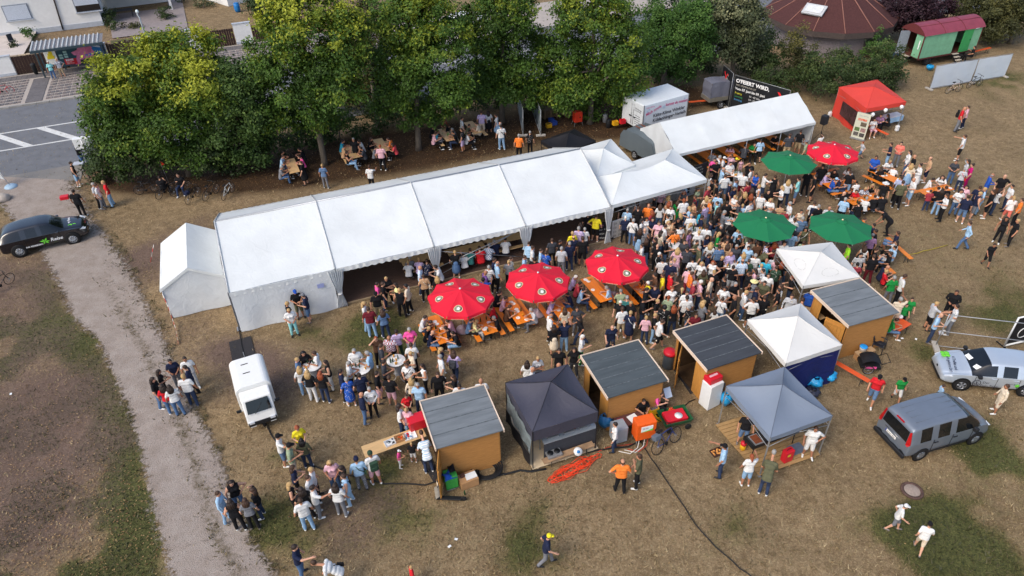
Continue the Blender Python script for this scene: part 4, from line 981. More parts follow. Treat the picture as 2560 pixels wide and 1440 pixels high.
 if legs=='K' and pose not in 'sr':pass
 V,Fq=surface_nets(D,lo,h)
 ctr=V[Fq].mean(1);best=np.full(len(ctr),9.0);lab=np.zeros(len(ctr),int)
 for q in prim:
  d=dist(q,ctr);d=d-(.012 if q[0] in (1,4,2) else 0);m_=d<best;best[m_]=d[m_];lab[m_]=q[0]
 lab[(lab==1)&(ctr[:,2]<hz-.02)]=4 if legs!='K' else 4
 lab[lab==8]=3;lab[lab==9]=0
 V=list(map(tuple,V));Fq=[tuple(x) for x in Fq];sm=[True]*len(Fq);mi=list(lab)
 x=MB()
 for i,s in enumerate((-1,1)):
  E=Vector(p['elb'][i]);H=Vector(p['hand'][i]);d=(H-E).normalized();sd_=d.cross(Vector((0,0,1)) if abs(d.z)<.8 else Vector((0,1,0))).normalized();cu=d.cross(sd_).normalized()
  if cu.y<0:cu=-cu
  for j,L in enumerate((.062,.072,.068,.054)):
   b0=H+d*.075+sd_*(-.027+.018*j);x.tube([b0,b0+d*L*.55+cu*.008,b0+d*L*.9+cu*.03],[.0095,.009,.007],5,0)
  b0=H+d*.02+sd_*-.03*s;x.tube([b0,b0+sd_*-.03*s+d*.03+cu*.01,b0+sd_*-.03*s+d*.06+cu*.025],[.011,.010,.008],5,0)
 hcv=Vector(hc)
 for s in (-1,1):
  x.lathe([(.0,.012),(.012,.006),(.013,0)],6,hcv+Vector((s*.030,.087,.008)),7,M=Matrix.Rotation(-math.pi/2,3,'X').to_3x3())
  x.lathe([(.0,.014),(.018,.008),(.020,-.008)],7,hcv+Vector((s*.072,-.004,-.006)),0,M=Matrix.Rotation(s*math.pi/2,3,'Y').to_3x3())
  x.box(hcv+Vector((s*.030,.089,.030)),(.034,.010,.006),7)
 x.add([hcv+Vector(v) for v in ((-.012,.088,-.03),(.012,.088,-.03),(0,.118,-.028),(0,.090,.012))],[(0,1,2),(0,2,3),(2,1,3)],0,True)
 x.box(hcv+Vector((0,.085,-.058)),(.042,.012,.007),8)
 o=len(V);V+=x.v;Fq+=[tuple(i+o for i in ff) for ff in x.f];mi+=x.mi;sm+=x.sm
 me_=bpy.data.meshes.new('person_'+pose+legs+sex);me_.from_pydata(V,[],Fq)
 for k in range(9):me_.materials.append(None)
 me_.polygons.foreach_set('material_index',mi);me_.polygons.foreach_set('use_smooth',sm);me_.update()
 BODY[key]=me_
 return me_
HAIR={}
def hair_mesh(st):
 """hair and headgear in head coordinates (origin at the middle of the head, face towards +Y)"""
 if st in HAIR:return HAIR[st]
 m_=MB()
 if st in 'cvzg':
  if st=='z':
   m_.lathe([(.084,-.005),(.092,.04),(.088,.09),(.06,.135),(.02,.155),(0,.157)],14)
  else:
   m_.lathe([(.090,.025),(.092,.06),(.078,.10),(.045,.128),(0,.135)],14)
  if st in 'cg':m_.prism([(-.065,.07,.030),(-.06,.14,.018),(-.03,.175,.012),(.03,.175,.012),(.06,.14,.018),(.065,.07,.030)],(0,0,.012),0,True)
  if st=='v':m_.lathe([(.19,.018),(.195,.026),(.09,.045),(.088,.03)],18)
  if st!='z':
   m_.lathe([(.078,-.03),(.088,.0),(.090,.026)],14,(0,-.012,0),1)
  else:m_.lathe([(.07,-.06),(.084,-.005)],14,(0,-.012,0),1)
 else:
  N,K=16,8;vs=[];ss={'s':1.0,'x':0,'l':1.06,'p':1.0,'q':1.0,'k':1.16,'f':0}[st]
  if ss:
   for j in range(K+1):
    ph=math.pi/2*j/K*1.28
    for i in range(N):
     t=2*math.pi*i/N;front=max(0,math.sin(t));p_=min(ph,(math.pi/2)*(1.28-.62*front**.8 if st!='k' else 1.35-.62*front**.8))
     r=math.sin(p_);vs.append((.084*ss*r*math.cos(t),-.010+.105*ss*r*math.sin(t),.018+.110*ss*math.cos(p_)))
   fs=[(j*N+i,j*N+(i+1)%N,(j+1)*N+(i+1)%N,(j+1)*N+i) for j in range(K) for i in range(N)]
   m_.add(vs,[tuple(reversed(f_)) for f_ in fs],0,True)
  if st=='l':
   for a in (-.9,-.55,-.2,.2,.55,.9):
    x_=.085*math.sin(a*1.5);y_=-.075*math.cos(a*1.2)-.02
    m_.tube([(x_,y_,.03),(x_*1.12,y_-.02,-.12),(x_*1.15,y_-.015,-.24),(x_*.9,y_,-.31-.03*math.cos(a*3))],[.035,.045,.042,.012],7)
  if st=='p':m_.tube([(0,-.10,.05),(0,-.15,.03),(0,-.155,-.08),(0,-.13,-.20)],[.022,.035,.03,.008],7)
  if st=='q':m_.lathe([(.0,-.045),(.035,-.03),(.045,0),(.035,.03),(0,.045)],9,(0,-.07,.11))
  if st=='f':
   m_.lathe([(.068,-.06),(.083,-.03),(.086,.01),(.080,.028)],14,(0,-.018,0))
 me_=m_.mesh('hair_'+st,[None,None]);HAIR[st]=me_
 return me_
PC={'wh':(220,220,218),'bk':(30,30,33),'nv':(36,42,66),'gy':(120,122,128),'lg':(188,190,194),'ch':(66,68,74),'lb':(164,198,226),'bu':(44,88,176),'dn':(96,122,156),'rd':(206,40,48),'mr':(108,36,46),'pk':(222,176,186),'hp':(240,92,160),'mg':(190,30,110),'sm':(240,128,112),'or':(242,130,56),'ye':(232,214,50),'py':(234,224,160),'gr':(36,140,66),'dg':(52,76,60),'sg':(150,164,134),'ol':(92,92,70),'lm':(170,240,60),'tq':(60,176,204),'lt':(150,214,214),'pu':(108,76,132),'lv':(196,176,210),'be':(220,204,180),'tn':(196,158,122),'br':(96,68,52),'jn':(84,112,150),'lj':(140,174,206),'dj':(50,62,88),'kh':(176,156,124),'te':(58,116,114),'co':(228,84,90),'rs':(160,60,70),'ir':(150,116,150)}
CN={'wh':'white','bk':'black','nv':'navy','gy':'grey','lg':'light grey','ch':'charcoal','lb':'light blue','bu':'blue','dn':'denim blue','rd':'red','mr':'maroon','pk':'pale pink','hp':'hot pink','mg':'magenta','sm':'salmon','or':'orange','ye':'yellow','py':'pale yellow','gr':'green','dg':'dark green','sg':'sage green','ol':'olive','lm':'lime','tq':'turquoise','lt':'pale turquoise','pu':'purple','lv':'lavender','be':'beige','tn':'tan','br':'brown','jn':'jeans','lj':'light jeans','dj':'dark jeans','kh':'khaki','te':'teal','co':'coral','rs':'dusky red','ir':'mauve'}
HC={'br':(66,46,34),'bk':(26,22,22),'bl':(178,146,98),'gy':(150,148,144),'wt':(220,214,204),'rd':(142,70,38),'dk':(44,32,26)}
HCN={'br':'brown','bk':'black','bl':'blond','gy':'grey','wt':'white','rd':'auburn','dk':'dark'}
PATN={'F':'dark floral','W':'white floral','C':'checked','S':'striped'}
def cloth_plain(code):return mat('cloth_'+code,PC[code],var=.13,scale=9,bump=.5,bscale=16,rough=.9,spec=.15)
def cloth_pat(code,pt):
 nm='cloth_'+code+pt
 if nm in MATS:return MATS[nm]
 m_=bpy.data.materials.new(nm);m_.use_nodes=True ;n=m_.node_tree.nodes;l=m_.node_tree.links;b=n['Principled BSDF'];b.inputs['Roughness'].default_value=.9;b.inputs['Specular IOR Level'].default_value=.15
 tc=n.new('ShaderNodeTexCoord');r=n.new('ShaderNodeValToRGB');e=r.color_ramp.elements;c=lin(PC[code]);o2={'F':(206,200,196),'W':(120,60,64),'C':(222,226,234),'S':(232,232,232)}[pt]
 if pt in 'FW':
  z=n.new('ShaderNodeTexVoronoi');z.inputs['Scale'].default_value=13;e[0].position=.18;e[1].position=.26;e[0].color=(*lin(o2),1);e[1].color=(*c,1);src=z.outputs['Distance']
  l.new(tc.outputs['Object'],z.inputs['Vector'])
 elif pt=='C':
  z=n.new('ShaderNodeTexChecker');z.inputs['Scale'].default_value=20;l.new(tc.outputs['Object'],z.inputs['Vector']);e[0].color=(*c,1);e[1].color=(*lin(o2),1);src=z.outputs['Fac']
 else:
  z=n.new('ShaderNodeTexWave');z.bands_direction='Z';z.inputs['Scale'].default_value=7;l.new(tc.outputs['Object'],z.inputs['Vector']);e[0].position=.45;e[1].position=.55;e[0].color=(*c,1);e[1].color=(*lin(o2),1);src=z.outputs['Fac']
 l.new(src,r.inputs[0]);l.new(r.outputs[0],b.inputs['Base Color']);MATS[nm]=m_
 return m_
SKINS=[mat('skin_a',(208,158,130),var=.08,scale=6,rough=.6),mat('skin_b',(192,138,108),var=.08,scale=6,rough=.6),mat('skin_c',(168,116,88),var=.08,scale=6,rough=.6)]
DIRS={'N':0,'NW':45,'W':90,'SW':135,'S':180,'SE':225,'E':270,'NE':315}
SHOES=[mat('shoe_white',(226,226,222),rough=.6),mat('shoe_black',(30,30,32),rough=.6),mat('shoe_grey',(120,112,106),rough=.6)]
EYE=mat('eye_dark',(38,28,24),rough=.4);LIP=mat('lip',(160,88,80),rough=.6)
def person(rec):
 """rec: dict with head pixel, pose, facing, clothes"""
 x,y,pose,face,top,bot,hair,k,z0=(rec[q] for q in ('x','y','pose','face','top','bot','hair','k','z0'))
 rr=random.Random(int(x)*31+int(y)*7)
 sex=rec['sex'];legs={'t':'T','s':'S','k':'K','d':'K'}[bot[2]]
 me_=body_mesh(pose,legs,sex);hc=HEADPOS[(pose,legs,sex)]
 s=1.06*k*rr.uniform(.965,1.045)*(.955 if sex=='f' else 1.0);wd=s*rr.uniform(.97,1.12)
 hp=g(x,y,z0+hc[2]*s)
 a=math.radians(DIRS[face]+rr.uniform(-18,18)-math.degrees(math.atan2(hp.x,hp.y))*.6)
 ca,sa=math.cos(a),math.sin(a);hx,hy=hc[0]*wd,hc[1]*wd
 o=bpy.data.objects.new('person',me_);COL.objects.link(o)
 o.location=(hp.x-(ca*hx-sa*hy),hp.y-(sa*hx+ca*hy),z0);o.rotation_euler=(0,0,a);o.scale=(wd,wd,s)
 tc=top[:2];sl=top[2];pt=top[3] if len(top)>3 else None
 tm=cloth_pat(tc,pt) if pt else cloth_plain(tc);bm2=tm if bot[2]=='d' else (cloth_pat(bot[:2],bot[3]) if len(bot)>3 else cloth_plain(bot[:2]))
 sk=SKINS[rr.choice((0,0,1,1,2))]
 ms=[sk,tm,sk if sl=='n' else tm,tm if sl=='l' else sk,bm2,bm2 if legs=='T' else sk,rec.get('shoe') or SHOES[rr.choice((0,0,0,1,1,2))],EYE,LIP]
 for i,m_ in enumerate(ms):
  o.material_slots[i].link='OBJECT';o.material_slots[i].material=m_
 hs=hair[2]
 if hs!='x':
  h=bpy.data.objects.new('hair' if hs not in 'cvzg' else {'c':'cap','v':'hat','z':'beanie','g':'cap'}[hs],hair_mesh(hs));COL.objects.link(h);h.parent=o;h.location=hc
  hm=mat('hair_'+hair[:2],HC[hair[:2]],var=.2,scale=14,stretch=(8,8,1),rough=.6) if hs not in 'cvzg' else cloth_plain(rec.get('capc','bk'))
  for i,m_ in enumerate((hm,mat('hair_br',HC['br'],var=.2,scale=14,stretch=(8,8,1),rough=.6))):
   h.material_slots[i].link='OBJECT';h.material_slots[i].material=m_
 if rec.get('pack'):
  b_=MB().box((0,-.20,1.20),(.28,.14,.42)).box((0,-.285,1.12),(.2,.05,.2)).build('backpack',cloth_plain(rec['pack']),o,bevel=.04)
 if rec.get('bag'):
  b_=MB().tube([(-.13,.06,1.44),(0,.15,1.25),(.19,.09,1.0)],.014,5).tube([(-.13,.0,1.46),(.02,-.15,1.25),(.19,-.07,1.0)],.014,5).box((.22,0,.95),(.07,.22,.16)).build('shoulder_bag',cloth_plain(rec['bag']),o)
 return o
PEOPLE='''
1470,536 aN bks bkt brs
1491,540 pN yes bks brs
1451,560 aN bks bkt dkl
1447,571 aN lvs bkt gys
1462,573 aN whs djt gys f
1431,583 aN yes bkt bls f
1434,594 aN nvs nvt brf
1457,596 aN bks bks brs
1424,609 aN nvs djt gys
1380,600 aN chs bkt brs
1401,604 aE bks bkt dks
1404,621 aN lgs gyt gys
1353,626 aE lbsF lbt brs f
1365,632 aN busF dnt brs f
1332,619 aE whs bkt brs
1337,648 aN bks bkt bks
1312,643 aE lbs djt brs
1236,649 aE nvsF bkt dks
1244,658 aE lbs bkt gyf
1222,668 aN whs bkt gys f
1214,681 aE pus bkt gyx
1208,699 oN bus bkt bks
1272,655 aN gys bkt bls f
1278,646 aE bes djt brs f
1561,513 aS bks bkt brs
1569,525 aN lbs djt gys
1564,544 aN nvs bkt wts
1584,551 aN whl jnt gys f Bbk
1596,520 aN bks bkt brs
1622,514 aN ors gyt brx
1605,551 aE whs bkt bkl
1617,548 aS whn wht bkl
1632,549 hS nvs bkt dks f
1648,558 aS pks pkd brs
1651,514 aN whs jnt brl
1673,508 aN tnn bkt rdl
1677,519 aS whs bkt brs f
1695,505 aN grs grd brl
1710,501 aN whs jnt rds
1670,541 aW whs bkt bkp
1672,557 hS bes bkt bll
1664,566 xE whs djt dks
1685,555 hE tns bkt dks f
1696,550 aS bks bkt bkl
1702,569 hS whs gyt bkl
1688,580 pN ors dns brs Bbk
1601,575 aN bks ljk brl
1612,575 aN gys bkt gyx
1622,589 aW bks bkt brl
1616,600 aN bks dnt brl
1605,614 aW whsW bet brs f
1638,599 aW bks bkt dkl
1644,615 aN bks bkt brx
1649,635 aE bks bkt wts f Bwh
1657,650 aN whs bkt bks
1712,605 hS chs bkt dks
1695,624 aN pks wht bll
1719,622 aN chs bkt dks
1687,650 aN pks bet bls f
1678,657 aN nvs nvt gyf
1732,649 hN whs bkt dkc cbk Bbk
1725,580 aE ir1W ird brl
1728,562 aE lgs bkt bll
1800,393 hE whs bkt gys
1811,396 aE whs bkt brg cwh
1829,390 uS pks bkt brl
1842,399 aE bks bkt brc cye
1854,402 aS pks pkt brs k.6 f
1827,409 hS whs bks dks
1792,406 hS bks bks dks
1787,400 aS hps bkt dks f
1809,423 oE lbs ljt gyf
1875,410 uS bks bkt bks
1877,424 aW whs bkt bks
1860,434 aN whs mrs brs
1891,438 hS bun nvs dkq
1915,438 oE whl djt dks
1938,442 pN bkn bkd brs
1841,452 aE lbs bkt brs f
1827,459 aE nvs bkt gys
1778,438 aE whs djt brl
1780,453 aW bks bkt dks
1792,463 aW bks bkt dks
1802,476 aE bks bkt dks
1797,488 aN lbs djt brs
1767,494 aN bes jnt bll
1738,493 aW mrs bkt brs
1735,509 hW tnn jnt dkq
1774,503 hW orn dnt blq
1793,508 aW lts bkt brs
1818,507 aN bks bkt dks
1846,509 hW chs bkt brs
1857,514 aN lbs jnt bls f
1864,484 aN bkn jnt bll
1879,489 aN bkn jnt rdl
1881,474 aN bks bkt brl
1898,466 aW whn whd bls
1905,488 aN whl bet brs
1922,479 oS bks bkt dks
1955,469 hW whs bkt bll
1972,453 aN whs djt bll
1997,448 xW lts dns dks
2039,441 aW bks bks dks
1975,509 aW whs bet gys
1952,514 aN tns bkt brs f
1937,533 aN bks bkt brs
2004,529 hS ben bkt dkp
2007,546 aN dns gyt gys
1987,549 aN whs bkt brs f
2015,574 aS oln bkt bkl Bwh
1751,528 aE tqs djt dkl
1756,543 aE nvs bkt dks
1798,523 aE bks jnt brl
1812,531 oE gys jnt gys
1832,560 aS bks jnt dks
1777,556 aW nvs bkt dks
1768,568 aN whs djt dks
1748,581 aN whs djt bls f
1799,585 hE grs wht bll
1778,610 aN bks bkt bll
1818,604 hS tns bkt brl
1820,590 aS bks bkt dkl
1842,617 aS chs jnt gys
1875,604 aE whs bkt dks
1962,609 aS whs bkt brs
1937,609 aN rss bkt rdl
1748,620 oW ols olt gys
1777,612 aN whl bkk bll
1799,618 aN dnl djt dks
1820,614 aN tnn bkt brl
1860,635 aN lbs lbd bll
1857,652 aN lbsC nvt brf
1873,652 aN dgs bkt brs f
1807,645 hE bks bkd bls
1834,668 aN bks lgs dks
1755,660 aS whs bkt bll
1760,679 aN ols bkt brl
1783,657 pS whn bkt rdl
1786,680 aN bks bks blq f
1725,673 aN pks rst dks
1731,684 hE ors jnt brs
1681,687 hE rds bkt brs
1657,688 aW yes bkt brs
1637,688 hW brs bkt dks
1619,708 hW yes bkt wts f
1738,708 hE rssW djt gys
1753,705 aE pksW djt wts f
1638,719 hS nvs bkt brs
1618,724 cE bks bkt dks
1681,723 pS whs bkt rdp
1706,724 aN bksF bkd blp
1718,733 aS whs djt brs
1718,744 aN whs bkt dks
1672,744 aN sgs sgt rdq
1611,749 cE bks djt brc cbk
1645,753 cE bks bkt bls f
1662,768 aN bksF bkt bkk
1685,768 aN bkn djt rdl
1721,769 aW bksF jnt gyk f
1639,788 aE bks ljt bls f
1616,794 aN pks djt bls f
1657,804 wE whs bks brs
1741,789 hS mrs bkt brs
1812,722 hS whs bkt dkl
1807,748 hN whs ljt brs f Bdj
1837,743 cW bks bkt brx
1788,778 hN whs bkt brl k.68
1867,731 hE whs jnt bls f
1885,749 pN whs bks brs
1872,684 oW bks bkt brs f
1888,676 hW pks bkt dkl
1886,704 hW gys gyd brv cpy
1917,651 aN tqs bkt brx
1904,664 aN whs bkt bls f
1942,669 aN dgsF bkt brs
1955,659 aN bks gyt rdl
1937,644 aN lgs bkt brs
1944,649 aN pks bkt brl
1920,613 aE pusC bkt dks
1895,608 aN brs brd brs
1879,603 aN bes bkt brs f
1935,629 bE ols bkt dks
1907,677 hW lgs bkt dks f Bnv
1922,689 aS whs dnt brs
1912,708 hS ols bkt dks
1980,694 hW bks djt rds f
1952,716 aW whs ljt brl
1947,726 aW bks kht dks
1912,744 cN bks bkt brs
1980,741 aS lgl bkt brs
2007,749 bN whs rdt brs
2030,728 aN bus bkt brs
2123,613 aW lms bkt brs
2153,638 aS bksS bkt bks
2163,619 aN whn bkt brl
2182,589 aN irs bkt gyc cgy
2189,578 aW bks bkt dks
2184,563 aW nvs bkt dks
2163,548 aE ors bkt brs k.8
2245,583 rW nvs dns brs
2241,606 rW whs bkt dkl
2237,619 rW lbs wht bks
2227,634 rW bks bkt brs
2192,624 rE bks jnt brs
2185,641 aN bks mrt brs
2144,661 aN rssW bkt bks f
2220,668 sE nvs bkt brx
2217,679 rE rds bkt bls f
2236,694 aN grs gyt gys f
2263,691 aE whs bkt brs
2252,748 uN bes bet gys
2281,749 aS grs grs brs k.85
2267,763 aS grs bks brs k.8
2243,800 sE grs dns brs k.9
2157,357 wW lgs dns rds k.72
2228,360 hW nvs ljt brs
2254,359 hS sms gyt dks
2191,394 hS bus bks brs
2275,380 aW whl jnt dkl
2287,391 aW bks djt brx
2280,413 aN bes ljk bll
2301,413 hW whl whd dkq
2226,405 sS whs bkt bls f
2238,418 sN whs bkt dks f
2203,421 sN bks bkt brl
2255,444 aN busS bkt brs
2258,456 aN ols bkt brs
2215,459 aS bks bkt brv cwh
2208,489 sN bks bkt bks
2182,464 sS bkn bkt bll
2164,473 sS nvsC bkt bls f
2141,479 sS rds bkt brs f
2125,479 sS bks bkt brs
2111,483 aE bks bkt brx
2114,498 aN lbs bkt gys
2147,508 sN bks djt dks
2167,496 sN whsF bkt gys f
2188,491 sN bks djt dks f
2091,449 sE bus dns brc clb
2107,448 sE nvs djt brs
2127,431 aN bks ljt brs
2123,423 sS whs bkt brl
2142,456 sN whs bkt dks k.8
2072,436 sE lvl bkt gys f
2087,429 sS bks bkt dkl
2058,414 sN bks djt dks
2022,429 aN bks bkt dks
2037,508 aN whs bkt brs Pnv
2047,516 aN bks bkt gys
2074,521 hS lgs bkt brx
2193,524 bW bks bkt dks
2327,396 cW tns nvs brf
2391,405 hS chs jnt dks f
2421,403 uW lgl lgt dkl
2431,413 aW mgs mgt dkq
2412,423 hN lgs djt gys f Brd
2413,341 oW whs bks brs
2334,449 sE whs bkt dks
2357,443 sS whs bkt brl
2285,449 hW whs ljs brx
2347,471 sN bks djt dks
2327,478 hN rssW djt brs k.8
2357,476 hN bks ljt dkl
2366,469 sN bks bkt brs
2367,489 hW whs bkt brl
2404,478 hS whs jnt dkl
2417,468 aS pks bkt dkl
2422,493 aN nvs dns dks
2451,469 aN nvs bkt brs
2462,473 aW lbs ljt bls f
2452,484 aE nvn gys bls
2482,438 hE bul jnt gyf
2513,441 pS bks brt brx
2531,466 aW whs djt dks
2483,479 cW bks bks brs
2503,476 uE whs djt dkl
2535,494 wN whs sms blp
2517,547 aS bkn bkt dkl
2545,552 aW bks bkt bls f
2556,500 aW ors bkt brs
2425,558 wW lbl jnt brs
2487,613 wS bks bks dks k.86
2392,731 hS bkl bks brs k.95
2343,759 oE lgs bks bls k.95
2353,788 hE lbs djt brx
2392,766 hW whs gyt dks
2200,943 wS rds dns dkc cbk
2262,949 wS grs whs dkc cbk k.8
2517,966 aW bel bes brs k.88
2360,965 aE lbs lbd brs k.68
2040,1073 pS whs whs brs z.12
2265,1266 wE whs gys brc cwh k.84
2325,1311 wN whs bes brc cbk k.84
1935,1130 bN ols djt gys
1610,1004 sS bks bkt dks
1538,1061 aW whl djt dks f
1557,1154 pN ors bkt brf
1598,1141 xW ols bkt brs
1812,1116 oW lbs djt brc cbk
1880,1141 oN whs ljs rdp
1872,1040 aS bks dns brs z.12
1373,1341 wE nvs gyt brc cye
1653,984 sE hps bkt brs f
903,986 aE nvl jnt brx
923,974 hS whl bkt gys f
1015,991 hS rds bkt brs k.85 f
998,1016 aE whs djt dkl
1015,1026 hS pks ljt bls f
1053,1081 bN lb1S djt brs f
1028,1109 aN bks whs bls k.62
997,1128 hE hps wht brc cwh k.58
743,1071 hS yes djt rdk
753,1101 aN oll djt bkl
695,1091 oE whs dns dkc cbk
723,1114 hE sgs bet dkc cbk
925,1134 aN whs pks brz cdg Pdg
890,1149 aN lbl gytF brc cnv Bdg
825,1158 hS pks jnt bll
852,1171 aW bks bkt dkl
858,1191 aW lbn lbt brp Bbk
838,1214 aN whs gyt dkl
732,1169 hE nvs bkt brl
778,1174 aE whs bkt bls
770,1194 aE whs gyt brs
782,1219 oE whs gyt dks
750,1251 aN whs ljt brs
725,1211 hE bkn bkt bll
752,1224 aN bks bkt dkl
737,1368 oE nvs jnt dks
783,1407 bW whs gyt brs Bbk
1028,1418 aE rds bkt bls k.6
578,1208 pS bkn jnt dkl
545,1234 aE lbl ljt brs
575,1254 aN bkn bkt dkl
612,1251 aN gys bkt brl
630,1226 uW bks djt brl
425,904 hS nvs gyt dks
462,898 aS whs lgt dks
462,919 aW nvs bkt dks
397,929 hE bks bkt dkl
382,949 aE bks jnt dkl
458,941 aN whsF djt bls
405,966 aN rds jnt dkl
423,968 aN whs jnt dkl
183,478 aN bks bkt dks
233,461 aE lgs bkt gys
240,464 aE whs gyt brs
257,456 aW rds ljt bls
177,408 aE bkn ljs dks
190,361 oE bkl jnt dks
120,156 aS lts jnt wts f
141,149 pS nvsC khs brx
398,444 rN bks bkt dks
444,438 rS bks djt dks
707,381 sE bks bkt dks
708,391 sE lbs jnt brs
712,408 sE ch1F bkt brs f
705,418 sE gys jnt gys
748,393 sW hps bkt dks
748,374 sW bks bkt dks
752,406 aW bks bkd brs
805,414 aN dns gyt bls f
858,353 sE tqs bkt dks
862,366 sE tns bkt dks
867,383 rE bkn ljt dks
883,349 aS bks bkt gys
897,354 sW whs bkt brs
902,371 sW chs bkt dks
928,348 sE bks bkt brl
970,348 sW ors bkt brs
980,361 sW cos bkt brl
940,369 sE gys bkt dks
950,366 aN pks bkt rds
923,417 oN whs bkt brs
1095,329 sE tqs gyt dks
1090,334 sE pks bkt brs
1085,318 sE bks bkt dks
1113,314 sW bks bkt brl
1130,324 sW gys bkt gys
1132,331 sW bks djt dks
1112,304 sS brs bkt rdl
1155,296 aE whs bkt brs
1173,314 sE ols bkt dks
1190,309 sW bes bet brs
1173,334 sE whs bkt dks f
1153,324 aW bksF lvs brs
1203,281 aN lvs bes brs
1220,281 aN whs bkk dkl
1240,289 aW whs ljk brs
1250,309 aW lbs bkt gyf
1252,316 aN whs ljt dks Bbk
1297,339 aN ors bkt gys
1325,331 aN bksF bkt gys f
1827,368 sS pks bkt brl
1783,381 sN gys bkt dks
1863,364 sN chs bkt dks
1887,361 sS grs bkt brs
1903,351 aN lbs bks dkp
1940,341 sS bks bkt dks
1975,338 aN chs khs brs
2003,329 aN bks khs dks
2017,355 aW sgs olt brc cgy
2053,341 uN whs bkt brs k.7
2187,299 rS whs pks dks f
2203,289 sS irs bkt dks
2220,289 sW bks bkt dkl
2412,271 aE rds gyt brx Pbk
2421,268 aW pks nvt brs f
2255,114 rW lbs jnt dks
2437,118 rW bks bkt dks
1024,644 sN gys bkt gys f
1020,655 sN lgs bkt bls f
1047,647 sN lvs bkt bls f
1067,652 sN nvsF bkt brs f
1050,669 aE lbsC djt brx
1058,690 hN tns bkt brs f Bbe
1088,668 sW whs bkt dks
1093,695 aN bks bkt bll
1137,630 oN bks jnk bls
1157,635 sN whsF bkt brs f
1175,625 sN tes bkt brs
1198,620 sN rds rdt brs
1223,612 sN dnsC djt gys
1263,597 sN whs djt dks
1322,607 sN lbs bkt brs
1235,603 sN nvs bkt gys
965,697 xS bks bkt bls f
957,710 aE bks djt brs f
943,710 hE hps bkt dks f
988,712 hW pys bkt dkl
998,725 aN bkn bkt bls
1014,715 aW bes bkt bks Bbe
939,735 aS bks khs brc cbk
910,759 aE whs ljt bll
920,772 aN mrs ljt brs
955,779 aN dns djt brl
940,847 uS brs bkt rds
972,845 aS rssC bkt gyx
990,829 aN lvs dgt dks f
1023,825 hS hps lgt gys f
1027,862 aN whs bkt brs
953,865 hE chs bkt brs
1026,884 hW bes bkt blp
1017,914 hS whs bkt brs f Bbk
1055,915 hW whn bkt dkl
1027,949 aN bel bkt bll
1044,964 aS lbs djt gys
960,905 hE chs bkt dks
972,944 aN bks pks brs
1099,892 aW whs bet gys
1103,874 hE nvs bkt bll
1134,882 wN lvs djt brl Pch
1094,937 aS bkl bkt brs
1132,942 hW bks bkt brl
1148,967 hS whs bkt dks
1202,952 aN whs bkt brx
758,884 hS bkl bkt bkl
743,899 hE dnl jnt bls f
785,883 hW whs djt brs f
813,906 hW bkn wht dkl
747,921 aN whs ljt bll
768,931 aN bks wht bll
800,934 aN bks djt rdl
885,878 hS whl bkt gys
917,883 hW lbs kht gys
872,908 hE whs bkt gys
852,929 aE nvs bkt dks
865,948 aN busF bud gys
897,938 aN nvs bkt dks
942,934 aE bks pks dks
1064,794 sE whs djt dks
1078,806 sE bks bkt dks f
1073,821 sE bks bkt bls f
1082,831 sE nvs dns brx
1118,803 sW pks bkt brs
1113,821 sW bks bkt dks
1131,833 sW bks ljs dks
1192,803 sE pyl wht bll
1180,800 sE dns bkt brs
1234,795 sW bks bkt gys
1225,767 sW rds bkt brs f
1265,746 sE pks bkt dks
1275,767 sE brs bkt brs
1250,732 sE bks bkt dks
1327,775 sW lgs gyt gys
1385,753 sE lvs djt brs f
1417,735 sW nvs jnt dks
1440,693 sE lvsF bkt wts f
1451,709 sE cos bkt dks
1460,725 sE lbs djt dks
1516,719 sW lbs bkt gys
1552,726 sN sgs bkt gys
1568,744 sN tes bkt gys
1600,703 sW ors bkt brl
1613,710 sW rds bkt brs
1378,789 hE whs bkt gyf
1412,774 aN bes djt brl
1411,807 oN nvs ljt gyx
1385,817 hN bks be1k dkl
1443,772 pS chs gyt dks
1447,794 wW bks djt dkl
1457,842 cE whs grt wts f
1436,874 pS bks cht dkl
1398,877 aS bks bkt dks
1397,913 aE bks bkt brx
1345,897 xS lgs djt bls f
1318,907 aN whs jnt dkl
1332,923 aE whs bkt brx
1531,819 wS nvs djt brx
1551,757 aS bks bkt wts
1556,772 aN whs khs brs
1577,759 aS bks bkt bls f
1577,782 aN nvs nvd bls Bwh
1532,857 aN bks bkt dks k.7
737,730 hS bks ols brc cbu
757,739 hW nvs dns brc cgy
718,759 aE bks bkt bls f
722,777 hS whs ltt bls f
'''
